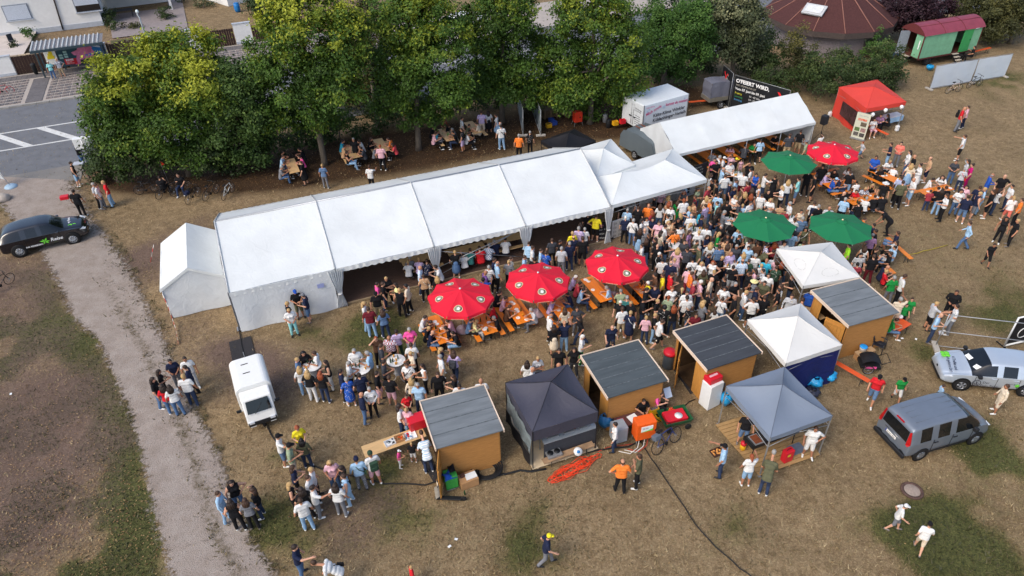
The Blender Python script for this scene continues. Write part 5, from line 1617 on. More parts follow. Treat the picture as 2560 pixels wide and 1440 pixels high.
ZPH=[((1150,823),'at the leftmost red umbrella'),((1345,770),'at the middle red umbrella'),((1541,740),'at the red umbrella nearest the crowd'),((2083,440),'at the far red umbrella'),((1970,470),'by the far green umbrella'),((1910,640),'by the left front green umbrella'),((2100,640),'by the right front green umbrella'),((560,1290),'on the gravel track edge'),((440,1000),'on the gravel track'),((220,520),'near the black car'),((150,200),'at the bus shelter'),((190,440),'by the road sign pole'),((430,470),'among the parked bicycles'),((740,780),'at the closed marquee wall'),((990,770),'at the open marquee bay'),((1060,690),'inside the marquee front'),((1190,650),'on the marquee benches'),((1250,690),'between marquee and red umbrellas'),((1400,660),'at the third marquee post'),((1480,620),'at the marquee right end'),((1600,570),'in the queue at the bar'),((1700,560),'in front of the bar'),((1660,640),'in the crowd right of a red umbrella'),((1780,460),'at the bar corner'),((1860,460),'by the long low tent'),((1780,560),'at the round table before the bar'),((1720,720),'in the middle of the crowd'),((1640,800),'behind the two dark roofed huts'),((1850,720),'behind the cream canopy'),((1940,690),'left of the white square canopy'),((2180,640),'on the benches right of the crowd'),((2240,720),'behind the rightmost hut'),((2260,830),'beside the rightmost hut'),((2360,830),'at the ball speed gate'),((2300,430),'at the far right tables'),((2420,470),'behind the right bench table'),((2500,520),'in the right edge group'),((2160,510),'at the right middle table'),((2410,330),'alone on the upper meadow'),((2190,320),'under the orange canopy'),((2000,370),'at the long tent end'),((1850,390),'inside the long tent'),((730,430),'at the leftmost table under trees'),((880,400),'at the second table under trees'),((955,390),'at the third table under trees'),((1110,360),'at the fourth table under trees'),((1180,345),'at the fifth table under trees'),((1240,340),'standing under the trees'),((1310,370),'behind the marquee roof'),((780,950),'at the left standing table'),((890,960),'at the middle standing table'),((1000,930),'at the bottle covered standing table'),((1030,1010),'behind the leftmost hut'),((1120,950),'strolling behind the leftmost hut'),((1020,1130),'at the craft table'),((720,1150),'left of the group near the track'),((790,1250),'in the group below the small truck'),((900,1200),'walking past the craft hut'),((760,1420),'at the bottom edge'),((1028,1440),'at the bottom edge'),((1370,1400),'walking on the empty lower meadow'),((1570,1210),'near the cable'),((1560,1090),'at the orange cabinet'),((1620,1030),'behind the orange cabinet'),((1860,1170),'at the grey canopy deck'),((2020,1130),'on the grey canopy deck'),((2300,1360),'walking on the lower right meadow'),((2230,990),'beside the grey van'),((2500,1030),'in front of the silver car'),((2430,610),'walking on the right meadow'),((2250,140),'at the wagon door'),((2437,150),'behind the wagon'),((1400,860),'in front of the charcoal canopy'),((1340,950),'directly behind the charcoal canopy'),((1550,830),'behind the dark felt hut')]
GARM={'s':'t-shirt','l':'long sleeves','n':'sleeveless top','1':'top'}
HNM={'s':'short {} hair','l':'long {} hair','p':'{} ponytail','q':'{} bun','k':'curly {} hair','x':'bald head','f':'balding head'}
FNM={'N':'seen from behind','S':'facing the camera','E':'facing right','W':'facing left','NE':'turned away right','NW':'turned away left','SE':'facing right','SW':'facing left'}
BNM={'t':'trousers','s':'shorts','k':'skirt'}
RECS=[]
for ln in PEOPLE.strip().splitlines():
 t=ln.split();x,y=map(float,t[0].split(','));r=dict(x=x,y=y,pose=t[1][0],face=t[1][1:],top=t[2],bot=t[3],hair=t[4],k=1.0,z0=0.0)
 if r['top'][2]=='1':r['top']=r['top'][:2]+'s'+r['top'][3:]
 if len(r['bot'])>3:r['bot']=r['bot'][:2]+r['bot'][-1] if r['bot'][2]=='1' else r['bot']
 if r['bot'][2] not in 'tskd':r['bot']=r['bot'][:2]+r['bot'][3]
 sex='f' if r['hair'][2] in 'lpqk' or r['bot'][2] in 'kd' else 'm'
 for e in t[5:]:
  if e=='f':sex='f'
  elif e[0]=='k':r['k']=float(e[1:])
  elif e[0]=='z':r['z0']=float(e[1:])
  elif e[0]=='c':r['capc']=e[1:]
  elif e[0]=='P':r['pack']=e[1:]
  elif e[0]=='B':r['bag']=e[1:]
 if r['hair'][2]=='k':sex=sex if 'f' in t[5:] else ('m' if r['top'].startswith('bksF') else 'f')
 r['sex']=sex
 if r['pose'] in 'sr':r['zh']=1.2
 r['gp']=g(x,y,(1.2 if r['pose'] in 'sr' else 1.6)*r['k']+r['z0'])
 RECS.append(r)
rf=random.Random(99);CP=[g(*q,0) for q in ((1575,560),(1730,500),(1800,490),(1930,540),(2010,600),(1985,720),(1900,790),(1690,850),(1600,790),(1640,690))];CP=[(p.x,p.y) for p in CP]
xs_,ys_=[p[0] for p in CP],[p[1] for p in CP];tries=0;added=0
while added<58 and tries<6000:
 tries+=1;x_,y_=rf.uniform(min(xs_),max(xs_)),rf.uniform(min(ys_),max(ys_))
 if not inside(np.array([x_]),np.array([y_]),CP)[0] or any((q['gp'].x-x_)**2+(q['gp'].y-y_)**2<.34 for q in RECS):continue
 sx=rf.choice('mf');d_=Vector((x_,y_,1.6))-Vector((0,0,CAM_H));dd=d_.dot(_fw);px_,py_=1280+F_PX*d_.dot(CR)/dd,720+F_PX*d_.dot(CD)/dd
 RECS.append(dict(x=px_,y=py_,pose=rf.choice('aahhcxp'),face=rf.choice(['N','S','E','W','NE','NW','SE','SW']),top=rf.choice(['wh','wh','bk','bk','bk','nv','gy','lb','pk','ch','be','ol','rs','lv','sg'])+rf.choice('sssn' if sx=='f' else 's'),bot=rf.choice(['bkt','bkt','jnt','djt','djt','gyt','bes','dns','ljt']),hair=rf.choice(['brl','dkl','bll','dkp','brs','blq','rdl'] if sx=='f' else ['brs','dks','gys','brx','gyf','brs']),k=1.0,z0=0.0,sex=sx,gp=Vector((x_,y_,1.6))));added+=1
def describe(r):
 tc=CN[r['top'][:2]];pat_=PATN[r['top'][3]]+' ' if len(r['top'])>3 else ''
 topw=f'{tc} {pat_}{GARM[r["top"][2]]}' if not pat_ else f'{pat_}{tc} {GARM[r["top"][2]]}'
 if r['bot'][2]=='d':topw=f'{pat_}{tc} dress';bw=''
 else:
  b=CN[r['bot'][:2]];bw=b if 'jeans' in b and r['bot'][2]=='t' else (b.replace('jeans','denim')+' '+BNM[r['bot'][2]])
 h=r['hair'];hw={'c':'cap','g':'flat cap','v':'hat','z':'beanie'}.get(h[2])
 hw=f'{CN[r.get("capc", "bk")]} {hw}' if hw else HNM[h[2]].format(HCN[h[:2]])
 who='child' if r['k']<.75 else 'person'
 return who,topw,bw,hw
def near_phrase(r):
 return min(ZPH,key=lambda z:(V2(g(*z[0]))-V2(r['gp'])).length)[1]
def make_people():
 cam_p=Vector((0,0,CAM_H));RECS.sort(key=lambda r:(r['gp']-cam_p).length/r['k'])
 main,rest=RECS[:300],RECS[300:]
 for r in RECS:r['d']=describe(r);r['zone']=near_phrase(r)
 def cand(r):
  who,tp,bw,hw=r['d'];z=r['zone'];sit='seated ' if r['pose'] in 'sr' else '';fc=FNM[r['face']]
  ex=' with backpack' if r.get('pack') else (' with shoulder bag' if r.get('bag') else '')
  nb=min((q for q in RECS if q is not r),key=lambda q:(q['gp']-r['gp']).length)
  nbt=CN[nb['top'][:2]];sd_='left of' if r['x']<nb['x'] else 'right of'
  yield f'{sit}{who} in {tp}{" and "+bw if bw else ""}{ex}, {hw}, {z}'
  yield f'{sit}{who} in {tp}{", "+bw if bw else ""}, {hw}, {fc}, {z}'
  yield f'{sit}{who}, {tp}{", "+bw if bw else ""}, {hw}, {sd_} one in {nbt}, {z}'
  yield f'{sit}{who}, {tp}, {hw}, {fc}, {sd_} one in {nbt}, {z}'
  hs=hw.replace('short ','')
  yield f'{sit}{who}, {tp}{", "+bw if bw else ""}, {hs}, {z}'
  yield f'{sit}{who}, {tp}, {hs}, {sd_} one in {nbt}, {z}'
  yield f'{sit}{who} in {tp}, {hs}, {sd_} person in {nbt} {CN[nb["bot"][:2]]}'
  for nb2 in sorted((q for q in RECS if q is not r),key=lambda q:(q['gp']-r['gp']).length)[1:9]:
   yield f'{sit}{who}, {tp}, {hs}, {"left of" if r["x"] < nb2["x"] else "right of"} one in {CN[nb2["top"][:2]]}, {z}'
   yield f'{sit}{who} in {tp}, {hs}, between one in {nbt} and one in {CN[nb2["top"][:2]]}'
  for nb2 in sorted((q for q in RECS if q is not r),key=lambda q:(q['gp']-r['gp']).length)[1:5]:
   yield f'{sit}{who}, {tp}{", "+bw if bw else ""}, {hw}, {"left of" if r["x"] < nb2["x"] else "right of"} one in {CN[nb2["top"][:2]]}, {z}'
 used={}
 lists={id(r):[c for c in dict.fromkeys(cand(r)) if 4<=len(c.split())<=16] for r in main}
 cnt={}
 for r in main:
  for c in lists[id(r)]:cnt[c]=cnt.get(c,0)+1
 for r in main:
  ok=[c for c in lists[id(r)] if cnt[c]==1] or [c for c in lists[id(r)] if c not in used] or lists[id(r)] or [f'person in {r["d"][1]} {r["zone"]}']
  r['label']=ok[0];used[ok[0]]=1
 for r in main:
  o=person(r);tag(o,r['label'],'person','people at the festival')
 VV,FF,MI,SM,mats=[],[],[],[],[]
 off=0
 for r in rest:
  o=person(r);objs=[o]+[c for c in bpy.data.objects if c.parent==o]
  M0=Matrix.LocRotScale(o.location,o.rotation_euler,o.scale)
  for c in objs:
   Mx=M0 if c is o else M0@Matrix.Translation(c.location);me_=c.data
   co=np.zeros(len(me_.vertices)*3,np.float32);me_.vertices.foreach_get('co',co);co=co.reshape(-1,3)
   A_=np.array(Mx);co=co@A_[:3,:3].T+A_[:3,3]
   mm=[]
   for s_ in c.material_slots:
    m_=s_.material
    if m_ not in mats:mats.append(m_)
    mm.append(mats.index(m_))
   for p in me_.polygons:FF.append(tuple(i+off for i in p.vertices));MI.append(mm[p.material_index]);SM.append(p.use_smooth)
   VV.append(co);off+=len(co)
  for c in reversed(objs):bpy.data.objects.remove(c)
 me_=bpy.data.meshes.new('crowd');me_.from_pydata(np.concatenate(VV).tolist(),[],FF)
 for m_ in mats:me_.materials.append(m_)
 me_.polygons.foreach_set('material_index',MI);me_.polygons.foreach_set('use_smooth',SM);me_.update()
 o=bpy.data.objects.new('crowd',me_);COL.objects.link(o);tag(o,'far guests under the trees, in the long tent and on the far meadow','crowd',kind='stuff')
 print('people',len(main),len(rest))
make_people()
#  umbrellas
RED_C=cloth_mat('red_umbrella_cloth',(226,34,58),.15,trans=.12);GRN_C=cloth_mat('green_umbrella_cloth',(34,122,78),.15,trans=.12)
CREAM=mat('print_cream',(226,212,170),var=.05);INKG=mat('print_darkgreen',(56,60,44),var=.1,scale=8);GREYF=mat('print_grey',(176,172,160),var=.3,scale=14)
POLEW=mat('pole_white',(200,196,190),rough=.5)
def umbrella_proto(n,R,zE,zT,cm,red):
 o=empty('parasol',(0,0,0),0);P=[Vector((R*math.cos(2*math.pi*(i+.5)/n),R*math.sin(2*math.pi*(i+.5)/n),zE)) for i in range(n)];T=Vector((0,0,zT))
 def surf(A,B,u,v,lift=0.0):
  p=A.lerp(B,u).lerp(T,v);sg=.05*math.sin(math.pi*u)*(1-v);p.z=zE+(zT-zE)*(v*.80+.20*v*v)-sg*.9-.0+lift
  if True:p.x*=1-.035*math.sin(math.pi*u)*(1-v);p.y*=1-.035*math.sin(math.pi*u)*(1-v)
  return p
 for i in range(n):
  A,B=P[i],P[(i+1)%n]
  MB().grid(lambda u,v:tuple(surf(A,B,u,v)),6,8).build('canopy_panel',cm,o)
  if red:
   va=MB().grid(lambda u,v:tuple(surf(A,B,.03+.94*u,0)*(1+.02*v)+Vector((0,0,-.2*v))),6,1).build('valance',cm,o)
   d=(B-A).normalized();c0=(A+B)/2;nrm=Vector((c0.x,c0.y,0)).normalized()
   text('FRANZISKANER',.085,CREAM,va,c0*.985+nrm*.02+Vector((0,0,-.14)),d,Vector((0,0,1)),align='CENTER')
   if i%2==0:
    ctr=(.5,.30);em=MB()
    def disc(r0,r1,mi,lift):
     for k in range(20):
      q=[]
      for (rr,aa) in ((r0,k),(r1,k),(r1,k+1),(r0,k+1)):
       t=2*math.pi*aa/20;L=(B-A).length*(1-ctr[1]);H=R*.98
       q.append(surf(A,B,ctr[0]+rr*math.cos(t)/L,ctr[1]+rr*math.sin(t)/H,lift))
      em.add(q,[(0,1,2,3)],mi)
    disc(.0,.21,0,.010);disc(.0,.185,1,.014);disc(.0,.115,2,.018)
    e_=em.build('emblem',[CREAM,INKG,GREYF],o)
    mk=MB()
    for k in range(14):
     t=2*math.pi*(k/14)*.8+.55;L=(B-A).length*(1-ctr[1]);q=[]
     for rr,da in ((.135,0),(.170,0),(.170,.17),(.135,.17)):q.append(surf(A,B,ctr[0]+rr*math.cos(t+da)/L,ctr[1]+rr*math.sin(t+da)/(R*.98),.019))
     mk.add(q,[(0,1,2,3)])
    mk.build('emblem_lettering',CREAM,e_)
    fg=MB()
    for pts in ([(-.04,-.08),(.05,-.08),(.07,.0),(.02,.07),(-.03,.05)],):fg.add([surf(A,B,ctr[0]+a/((B-A).length*(1-ctr[1])),ctr[1]+b/(R*.98),.022) for a,b in pts],[tuple(range(len(pts)))])
    fg.build('emblem_figure',mat('print_white',(238,238,236)),e_)
  MB().tube([tuple(surf(A,B,0,0)*.97+Vector((0,0,-.03))),(0,0,zT-.14)],.012,5).build('rib',POLEW,o)
 MB().tube([(0,0,.05),(0,0,zT+.02)],.025,8).build('pole',POLEW,o)
 MB().lathe([(.0,.0),(.05,.01),(.05,.05),(.0,.07)],10,(0,0,zT)).build('finial',JW if red else mat('print_cream',(226,212,170)),o)
 MB().lathe([(.36,0),(.38,.03),(.36,.10),(.10,.12),(.05,.3),(.03,.34)],18).build('base',mat('base_concrete',(178,160,168),var=.1,scale=8) if red else BSTEEL,o)
 if not red:
  MB().tube([(.30*math.cos(t*.628),.30*math.sin(t*.628),zT-.075) for t in range(11)],.012,5).build('vent_seam',cm,o)
 return o
RU=umbrella_proto(10,1.62,2.15,2.62,RED_C,True);GU=umbrella_proto(8,1.72,2.2,2.65,GRN_C,False)
for i,(x,y,lab) in enumerate([(1150,721,'red beer umbrella nearest the marquee curtain, leftmost of the front three'),(1345,681,'red beer umbrella in the middle of the front three'),(1544,639,'red beer umbrella beside the dense crowd, rightmost of the front three'),(2087,361,'red beer umbrella alone at the back beside a green one')]):
 p=g(x,y,2.65);o=RU if i==0 else copy_tree(RU);o.location=(p.x,p.y,0);o.rotation_euler=(0,0,.25+.2*i);tag(o,lab,'umbrella','red beer umbrellas')
for i,(x,y,lab) in enumerate([(1976,388,'green umbrella farthest back, beside the red one'),(1915,544,'green umbrella at the left front over the crowd'),(2107,549,'green umbrella at the right front beside the white canopy')]):
 p=g(x,y,2.68);o=GU if i==0 else copy_tree(GU);o.location=(p.x,p.y,0);o.rotation_euler=(0,0,.1+.15*i);tag(o,lab,'umbrella','green umbrellas')
 #  beer tables and benches
ORW=mat('orange_lacquer',(226,128,36),var=.12,scale=3,stretch=(.5,4,1),rough=.4,spec=.5);ORB=mat('bright_orange_lacquer',(224,92,44),var=.1,scale=3,stretch=(.5,4,1),rough=.4)
PINE=mat('pine_table',(204,168,118),var=.12,scale=3,stretch=(.5,5,1),rough=.5);LEGM=mat('folding_leg',(52,56,54),rough=.6)
def table_proto(m_,w_=.70):
 o=empty('beer_table');
 MB().box((0,0,.755),(2.2,w_,.03)).build('tabletop',m_,o,bevel=.012)
 for sx in (-.78,.78):
  MB().tube([(sx,-w_*.42,0),(sx,-w_*.36,.74)],.018).tube([(sx,w_*.42,0),(sx,w_*.36,.74)],.018).tube([(sx,-w_*.4,.3),(sx,w_*.4,.3)],.014).build('folding_leg',LEGM,o)
 return o
def bench_proto(m_):
 o=empty('beer_bench');MB().box((0,0,.46),(2.2,.26,.03)).build('seat',m_,o,bevel=.01)
 for sx in (-.78,.78):MB().tube([(sx,-.12,0),(sx,-.09,.45)],.016).tube([(sx,.12,0),(sx,.09,.45)],.016).tube([(sx,-.11,.22),(sx,.11,.22)],.012).build('folding_leg',LEGM,o)
 return o
PROT={}
def put_table(x,y,ang,kind,where,benches=(-1,1),w_=.70,gap=.62,z=.77,zb=0.0):
 m_={'o':ORW,'p':PINE,'b':ORB}[kind]
 nm={'o':'orange','p':'pine','b':'bright orange'}[kind]
 p=g(x,y,z);a=ANG+math.radians(ang)
 def inst(pr,key,loc,lab,cat,grp):
  if key not in PROT:PROT[key]=pr(m_);o=PROT[key]
  else:o=copy_tree(PROT[key])
  o.location=loc;o.rotation_euler=(0,0,a);tag(o,lab,cat,grp);return o
 inst(table_proto,'t'+kind,(p.x,p.y,zb),f'{nm} beer table {where}','table',f'{nm} beer tables')
 for s in benches:
  q=Vector((p.x,p.y,zb))+Vector((-math.sin(a),math.cos(a),0))*gap*s
  dx=(-math.sin(a)*s);side=('left' if dx<0 else 'right') if abs(ang)>45 else ('far' if s>0 else 'near')
  inst(bench_proto,'b'+kind,q,f'{nm} bench on the {side} side, table {where}','bench',f'{nm} beer benches')
 return p,a
TABS=[]
for x,y,an,k,wh in [(1097,822,92,'o','left under the leftmost red umbrella'),(1208,800,92,'o','right under the leftmost red umbrella'),(1287,775,92,'o','left under the middle red umbrella'),(1395,768,92,'o','right under the middle red umbrella'),(1490,722,92,'o','left under the crowd side red umbrella'),(1592,712,92,'o','right under the crowd side red umbrella'),(2100,456,0,'o','before the far red umbrella'),(2160,497,0,'o','right of the crowd middle'),(2213,438,100,'o','at the back right'),(2050,408,0,'o','under the far red umbrella'),(2340,474,-4,'o','at the far right group'),(730,414,92,'p','leftmost under the trees'),(880,378,92,'p','second under the trees'),(953,362,92,'p','third under the trees'),(1115,336,92,'p','fourth under the trees'),(1183,318,92,'p','fifth under the trees'),(1765,388,92,'o','left inside the long low tent'),(1810,375,92,'o','middle inside the long low tent'),(1862,362,92,'o','right inside the long low tent'),(1930,345,92,'o','at the far end of the long low tent')]:
 TABS.append(put_table(x,y,an,k,wh))
for x,y,wh in [(1052,645,'left inside the marquee front'),(1165,622,'middle inside the marquee front'),(1262,597,'right inside the marquee front')]:
 put_table(x,y,0,'p',wh,z=.83,zb=.07)
def bench_at(x,y,ang,kind,lab,z=.46):
 key='b'+kind
 if key not in PROT:PROT[key]=bench_proto(ORB)
 o=copy_tree(PROT[key]);p=g(x,y,z);o.location=(p.x,p.y,0);o.rotation_euler=(0,0,math.radians(ang));tag(o,lab,'bench','loose benches')
PROT['bb']=bench_proto(ORB)
_o=PROT['bb'];p=g(2117,921,.46);_o.location=(p.x,p.y,0);_o.rotation_euler=(0,0,math.radians(128));tag(_o,'bright orange bench beside the navy canopy wall','bench','loose benches')
bench_at(1755,252,8,'b','bright orange bench right behind the lettered trailer');bench_at(2455,124,24,'b','bright orange bench behind the green wagon');bench_at(2205,655,100,'o','orange bench with guests right of the white square canopy');bench_at(2248,620,100,'o','orange bench at the right rim of the crowd')
o=empty('small_table',V2(g(2250,812,.6)),ANG+.2,'small orange table with ball beside the rightmost hut','table');MB().box((0,0,.62),(.95,.6,.03)).build('tabletop',ORB,o,bevel=.01)
for sx in (-1,1):MB().tube([(sx*.36,-.22,0),(sx*.36,-.2,.6)],.016).tube([(sx*.36,.22,0),(sx*.36,.2,.6)],.016).build('leg',LEGM,o)
GLASSB=mat('bottle_green',(40,74,44),rough=.15,spec=.6);GLASSN=mat('bottle_brown',(62,40,24),rough=.15,spec=.6);BEER=mat('beer',(214,150,44),rough=.2);FOAM=mat('plate_white',(236,234,228),rough=.5)
bot_me=MB().lathe([(.032,0),(.034,.02),(.034,.15),(.014,.21),(.013,.26),(.0,.262)],9).mesh('bottle',GLASSB);cup_me=MB().lathe([(.03,0),(.042,.13),(.040,.135),(.0,.12)],10).mesh('cup',BEER);pl_me=MB().lathe([(.0,.004),(.07,.004),(.11,.02),(.112,.018),(.07,0)],14).mesh('plate',FOAM)
def put_small(me_,name,loc,lab,cat,grp,rz=0.0):
 o=bpy.data.objects.new(name,me_);COL.objects.link(o);o.location=loc;o.rotation_euler=(0,0,rz);tag(o,lab,cat,grp);return o
r_=random.Random(21)
for i,(p,a) in enumerate(TABS[:11]):
 wh=['leftmost umbrella left','leftmost umbrella right','middle umbrella left','middle umbrella right','crowd side umbrella left','crowd side umbrella right','far umbrella front','right middle','back right','far umbrella','far right'][i]
 for j in range(9):
  u=r_.uniform(-.95,.95);v=r_.uniform(-.25,.25);q=Vector((p.x+math.cos(a)*u-math.sin(a)*v,p.y+math.sin(a)*u+math.cos(a)*v,.771))
  kd=r_.choice('bccpp')
  if kd=='b':put_small(bot_me,'bottle',q,f'green bottle on the orange table, {wh}','bottle',f'bottles on table {wh}')
  elif kd=='c':put_small(cup_me,'beer_cup',q,f'beer cup on the orange table, {wh}','cup',f'cups on table {wh}')
  else:put_small(pl_me,'paper_plate',q,f'white plate on the orange table, {wh}','plate',f'plates on table {wh}')
def stand_table(x,y,lab,grp_lab,n=8,cloth=True):
 p=g(x,y,1.1);o=empty('standing_table',(p.x,p.y,0),0,lab,'table','standing tables')
 MB().lathe([(.0,1.085),(.42,1.085),(.43,1.10),(.42,1.115),(.0,1.118)],26).build('tabletop',FOAM,o)
 m_=MB();N=20;vs=[]
 for (r0,z) in ((.30,1.08),(.18,.8),(.12,.5),(.16,.28)):
  for k in range(N):t=2*math.pi*k/N;vs.append(((r0+.02*(k%2))*math.cos(t),(r0+.02*(k%2))*math.sin(t),z))
 m_.add(vs,[(j*N+k,j*N+(k+1)%N,(j+1)*N+(k+1)%N,(j+1)*N+k) for j in range(3) for k in range(N)],0,True).build('cloth_skirt',cloth_plain('lg'),o)
 for k in range(4):
  t=math.pi/4+k*math.pi/2;MB().tube([(.05*math.cos(t),.05*math.sin(t),.32),(.2*math.cos(t),.2*math.sin(t),.06),(.42*math.cos(t),.42*math.sin(t),.02)],.018).build('foot',POLEW,o)
 rr=random.Random(int(x))
 for j in range(n):
  t=rr.uniform(0,6.28);r0=.34*math.sqrt(rr.random());q=(p.x+r0*math.cos(t),p.y+r0*math.sin(t),1.119);kd=rr.choice('bbcp')
  me_,nm,lb={'b':(bot_me,'bottle','bottle'),'c':(cup_me,'beer_cup','beer cup'),'p':(pl_me,'paper_plate','white plate')}[kd]
  put_small(me_,nm,q,f'{lb} on the standing table {grp_lab}',lb.split()[-1],f'{lb}s on the standing table {grp_lab}')
stand_table(990,901,'white standing table covered with bottles, right of three','covered with bottles',12);stand_table(780,913,'white standing table at the far left','at the far left',7);stand_table(903,921,'white standing table between the two others','in the middle left',7)
stand_table(1843,436,'white standing table before the long low tent','before the long tent',6);stand_table(1742,578,'white standing table in the crowd before the bar','before the bar',8);stand_table(1828,664,'white standing table beside the checked shirt','in the right crowd',8);stand_table(1972,545,'white standing table right of the front green umbrella','by the green umbrella',7);stand_table(1822,552,'white standing table left of the front green umbrella','left of the green umbrella',6);stand_table(1683,612,'white standing table among the crowd near the red umbrella','near the red umbrella',5)
#  bar, speakers, boards
A=g(1552,548);B=g(1738,487);L,a=on_edge(A,B)
o=empty('bar_counter',A,a,'long white bar counter under the double canopy','counter')
MB().box((L/2,.45,1.06),(L,.75,.05)).build('counter_top',mat('counter_grey',(150,154,160),rough=.4),o)
n_=5
for k in range(n_):
 fp=MB().box((L*(k+.5)/n_,.12,.52),(L/n_-.03,.05,1.02)).build('front_panel',mat('panel_pale',(206,204,198),var=.05),o)
 for i in range(4):
  for j in range(3):text('to',.16,BSTEEL,fp,(L*k/n_+.14+i*L/n_/4,.09,.18+j*.3),Vector((1,0,0)),Vector((0,0,1)))
for k in range(14):
 q=A+Vector((math.cos(a),math.sin(a),0))*(.3+k*L/15)+Vector((-math.sin(a),math.cos(a),0))*(.4+.1*(k%3));put_small(cup_me,'beer_cup',(q.x,q.y,1.087),'beer cup on the white bar counter','cup','cups on the bar')
q=g(1548,590);pn=empty('printed_panel',q,.5,'white panel with black print beside the loudspeaker','panel');MB().box((0,0,.6),(1.2,.06,1.2)).build('panel_board',mat('panel_pale',(206,204,198)),pn)
for i in range(3):
 for j in range(4):text('(o',.26,BSTEEL,pn,(-.5+i*.38,-.03,.18+j*.28),Vector((1,0,0)),Vector((0,0,1)))
def speaker(x,y,hz_,rz,lab,size=(.42,.40,.66)):
 q=g(x,y);o=empty('loudspeaker',q,rz,lab,'loudspeaker');bk=mat('speaker_black',(28,28,31),rough=.6)
 MB().box((0,0,hz_+size[2]/2),size).build('cabinet',bk,o,bevel=.03);MB().box((0,-size[1]/2-.004,hz_+size[2]/2),(size[0]*.86,.01,size[2]*.88)).build('grille',mat('grille',(44,44,48),rough=.8,bump=.5,bscale=90),o)
 MB().tube([(0,0,.5),(0,0,hz_+.05)],.02).build('stand_pole',BSTEEL,o)
 for k in range(3):t=k*2.094;MB().tube([(0,0,.75),(.42*math.cos(t),.42*math.sin(t),.02)],.014).build('tripod_leg',BSTEEL,o)
speaker(1540,572,1.35,.4,'black loudspeaker on tripod at the marquee right end');speaker(2048,352,1.3,.6,'black loudspeaker on a stand at the long tent end')
q=g(1512,598);o=empty('menu_board',q,.25,'black menu board leaning at the marquee end','board');M_=Matrix.Rotation(math.radians(-22),3,'X');MB().box((0,.1,.52),(1.0,.04,1.1),M=M_).build('board',mat('slate_black',(30,28,32),rough=.7),o)
for i,(tt,c) in enumerate((('Menü',(208,120,150)),('Bier  4,50',(196,196,190)),('Wein  4,00',(196,196,190)),('Wasser  2,50',(196,196,190)))):text(tt,.15,mat('chalk%d'%i,c),o,(-.42,-.13+.095*(3-i)-.02,.90-.22*i),Vector((1,0,0)),Vector((0,.38,.92)),raise_=.03)
MB().tube([(-.4,.15,.9),(-.4,.55,0)],.02).tube([(.4,.15,.9),(.4,.55,0)],.02).build('prop_leg',LEGM,o)
for i,(x,y) in enumerate(((1718,488),(1752,472))):
 q=g(x,y);o=empty('drinks_board',q,a+.05,'black drinks list board under the canopy, %s one'%('left' if i==0 else 'right'),'board');MB().box((0,.3,1.05),(1.15,.04,1.25)).build('board',mat('slate_black',(30,28,32)),o)
 for j,tt in enumerate(('Getränke','Helles  4,50','Radler  4,50','Cola  3,00','Wasser  2,50')):text(tt,.15,mat('chalk1',(196,196,190)),o,(-.5,.275,1.5-.22*j),Vector((1,0,0)),Vector((0,0,1)))
 MB().tube([(-.5,.3,0),(-.5,.3,.45)],.02).tube([(.5,.3,0),(.5,.3,.45)],.02).build('leg',LEGM,o)
 #  vehicles
TYRE=mat('tyre',(26,26,28),rough=.85,var=.2,scale=12);RIM=mat('alloy',(170,174,180),rough=.3,metal=.8);DARKP=mat('dark_plastic',(30,32,36),rough=.6)
CG=glass();REDL=mat('tail_red',(176,18,26),rough=.15,spec=.7);CLEARL=mat('headlight',(214,220,226),rough=.1,spec=.8);PLATE=mat('plate_white',(236,234,228));SEAM=mat('seam_black',(14,14,16),rough=.7)
def wheel(parent,x,y,r,w_,side,spokes=5,steer=0.0,rim_m=None):
 e=empty('wheel',(x,y,r),steer);e.parent=parent
 Mx=Matrix.Rotation(math.pi/2,3,'X')
 MB().lathe([(r*.62,-w_/2),(r*.93,-w_/2),(r,-w_*.32),(r,w_*.32),(r*.93,w_/2),(r*.62,w_/2)],26,M=Mx,ring=True).build('tyre',TYRE,e)
 rm=MB();yo=-side*w_*.40
 rm.lathe([(r*.64,-w_*.46),(r*.66,-w_*.5),(r*.58,-w_*.5),(r*.56,-w_*.3),(r*.56,w_*.3),(r*.58,w_*.5),(r*.66,w_*.5),(r*.64,w_*.46)],26,M=Mx,ring=True)
 for k in range(spokes*2):
  t=2*math.pi*(k//2)/spokes+(.13 if k%2 else -.13);c,s_=math.cos(t),math.sin(t)
  rm.tube([(c*r*.12,side*w_*.40,s_*r*.12),(c*r*.58,side*w_*.42,s_*r*.58)],.028,5)
 rm.lathe([(.0,-.02),(r*.16,-.02),(r*.16,.02),(0,.02)],12,(0,side*w_*.42,0),M=Mx);rm.build('rim',rim_m or RIM,e)
 MB().lathe([(0,-.01),(r*.55,-.01),(r*.55,.01),(0,.01)],20,(0,side*w_*.18,0),M=Mx).build('brake_disc',DARKP,e)
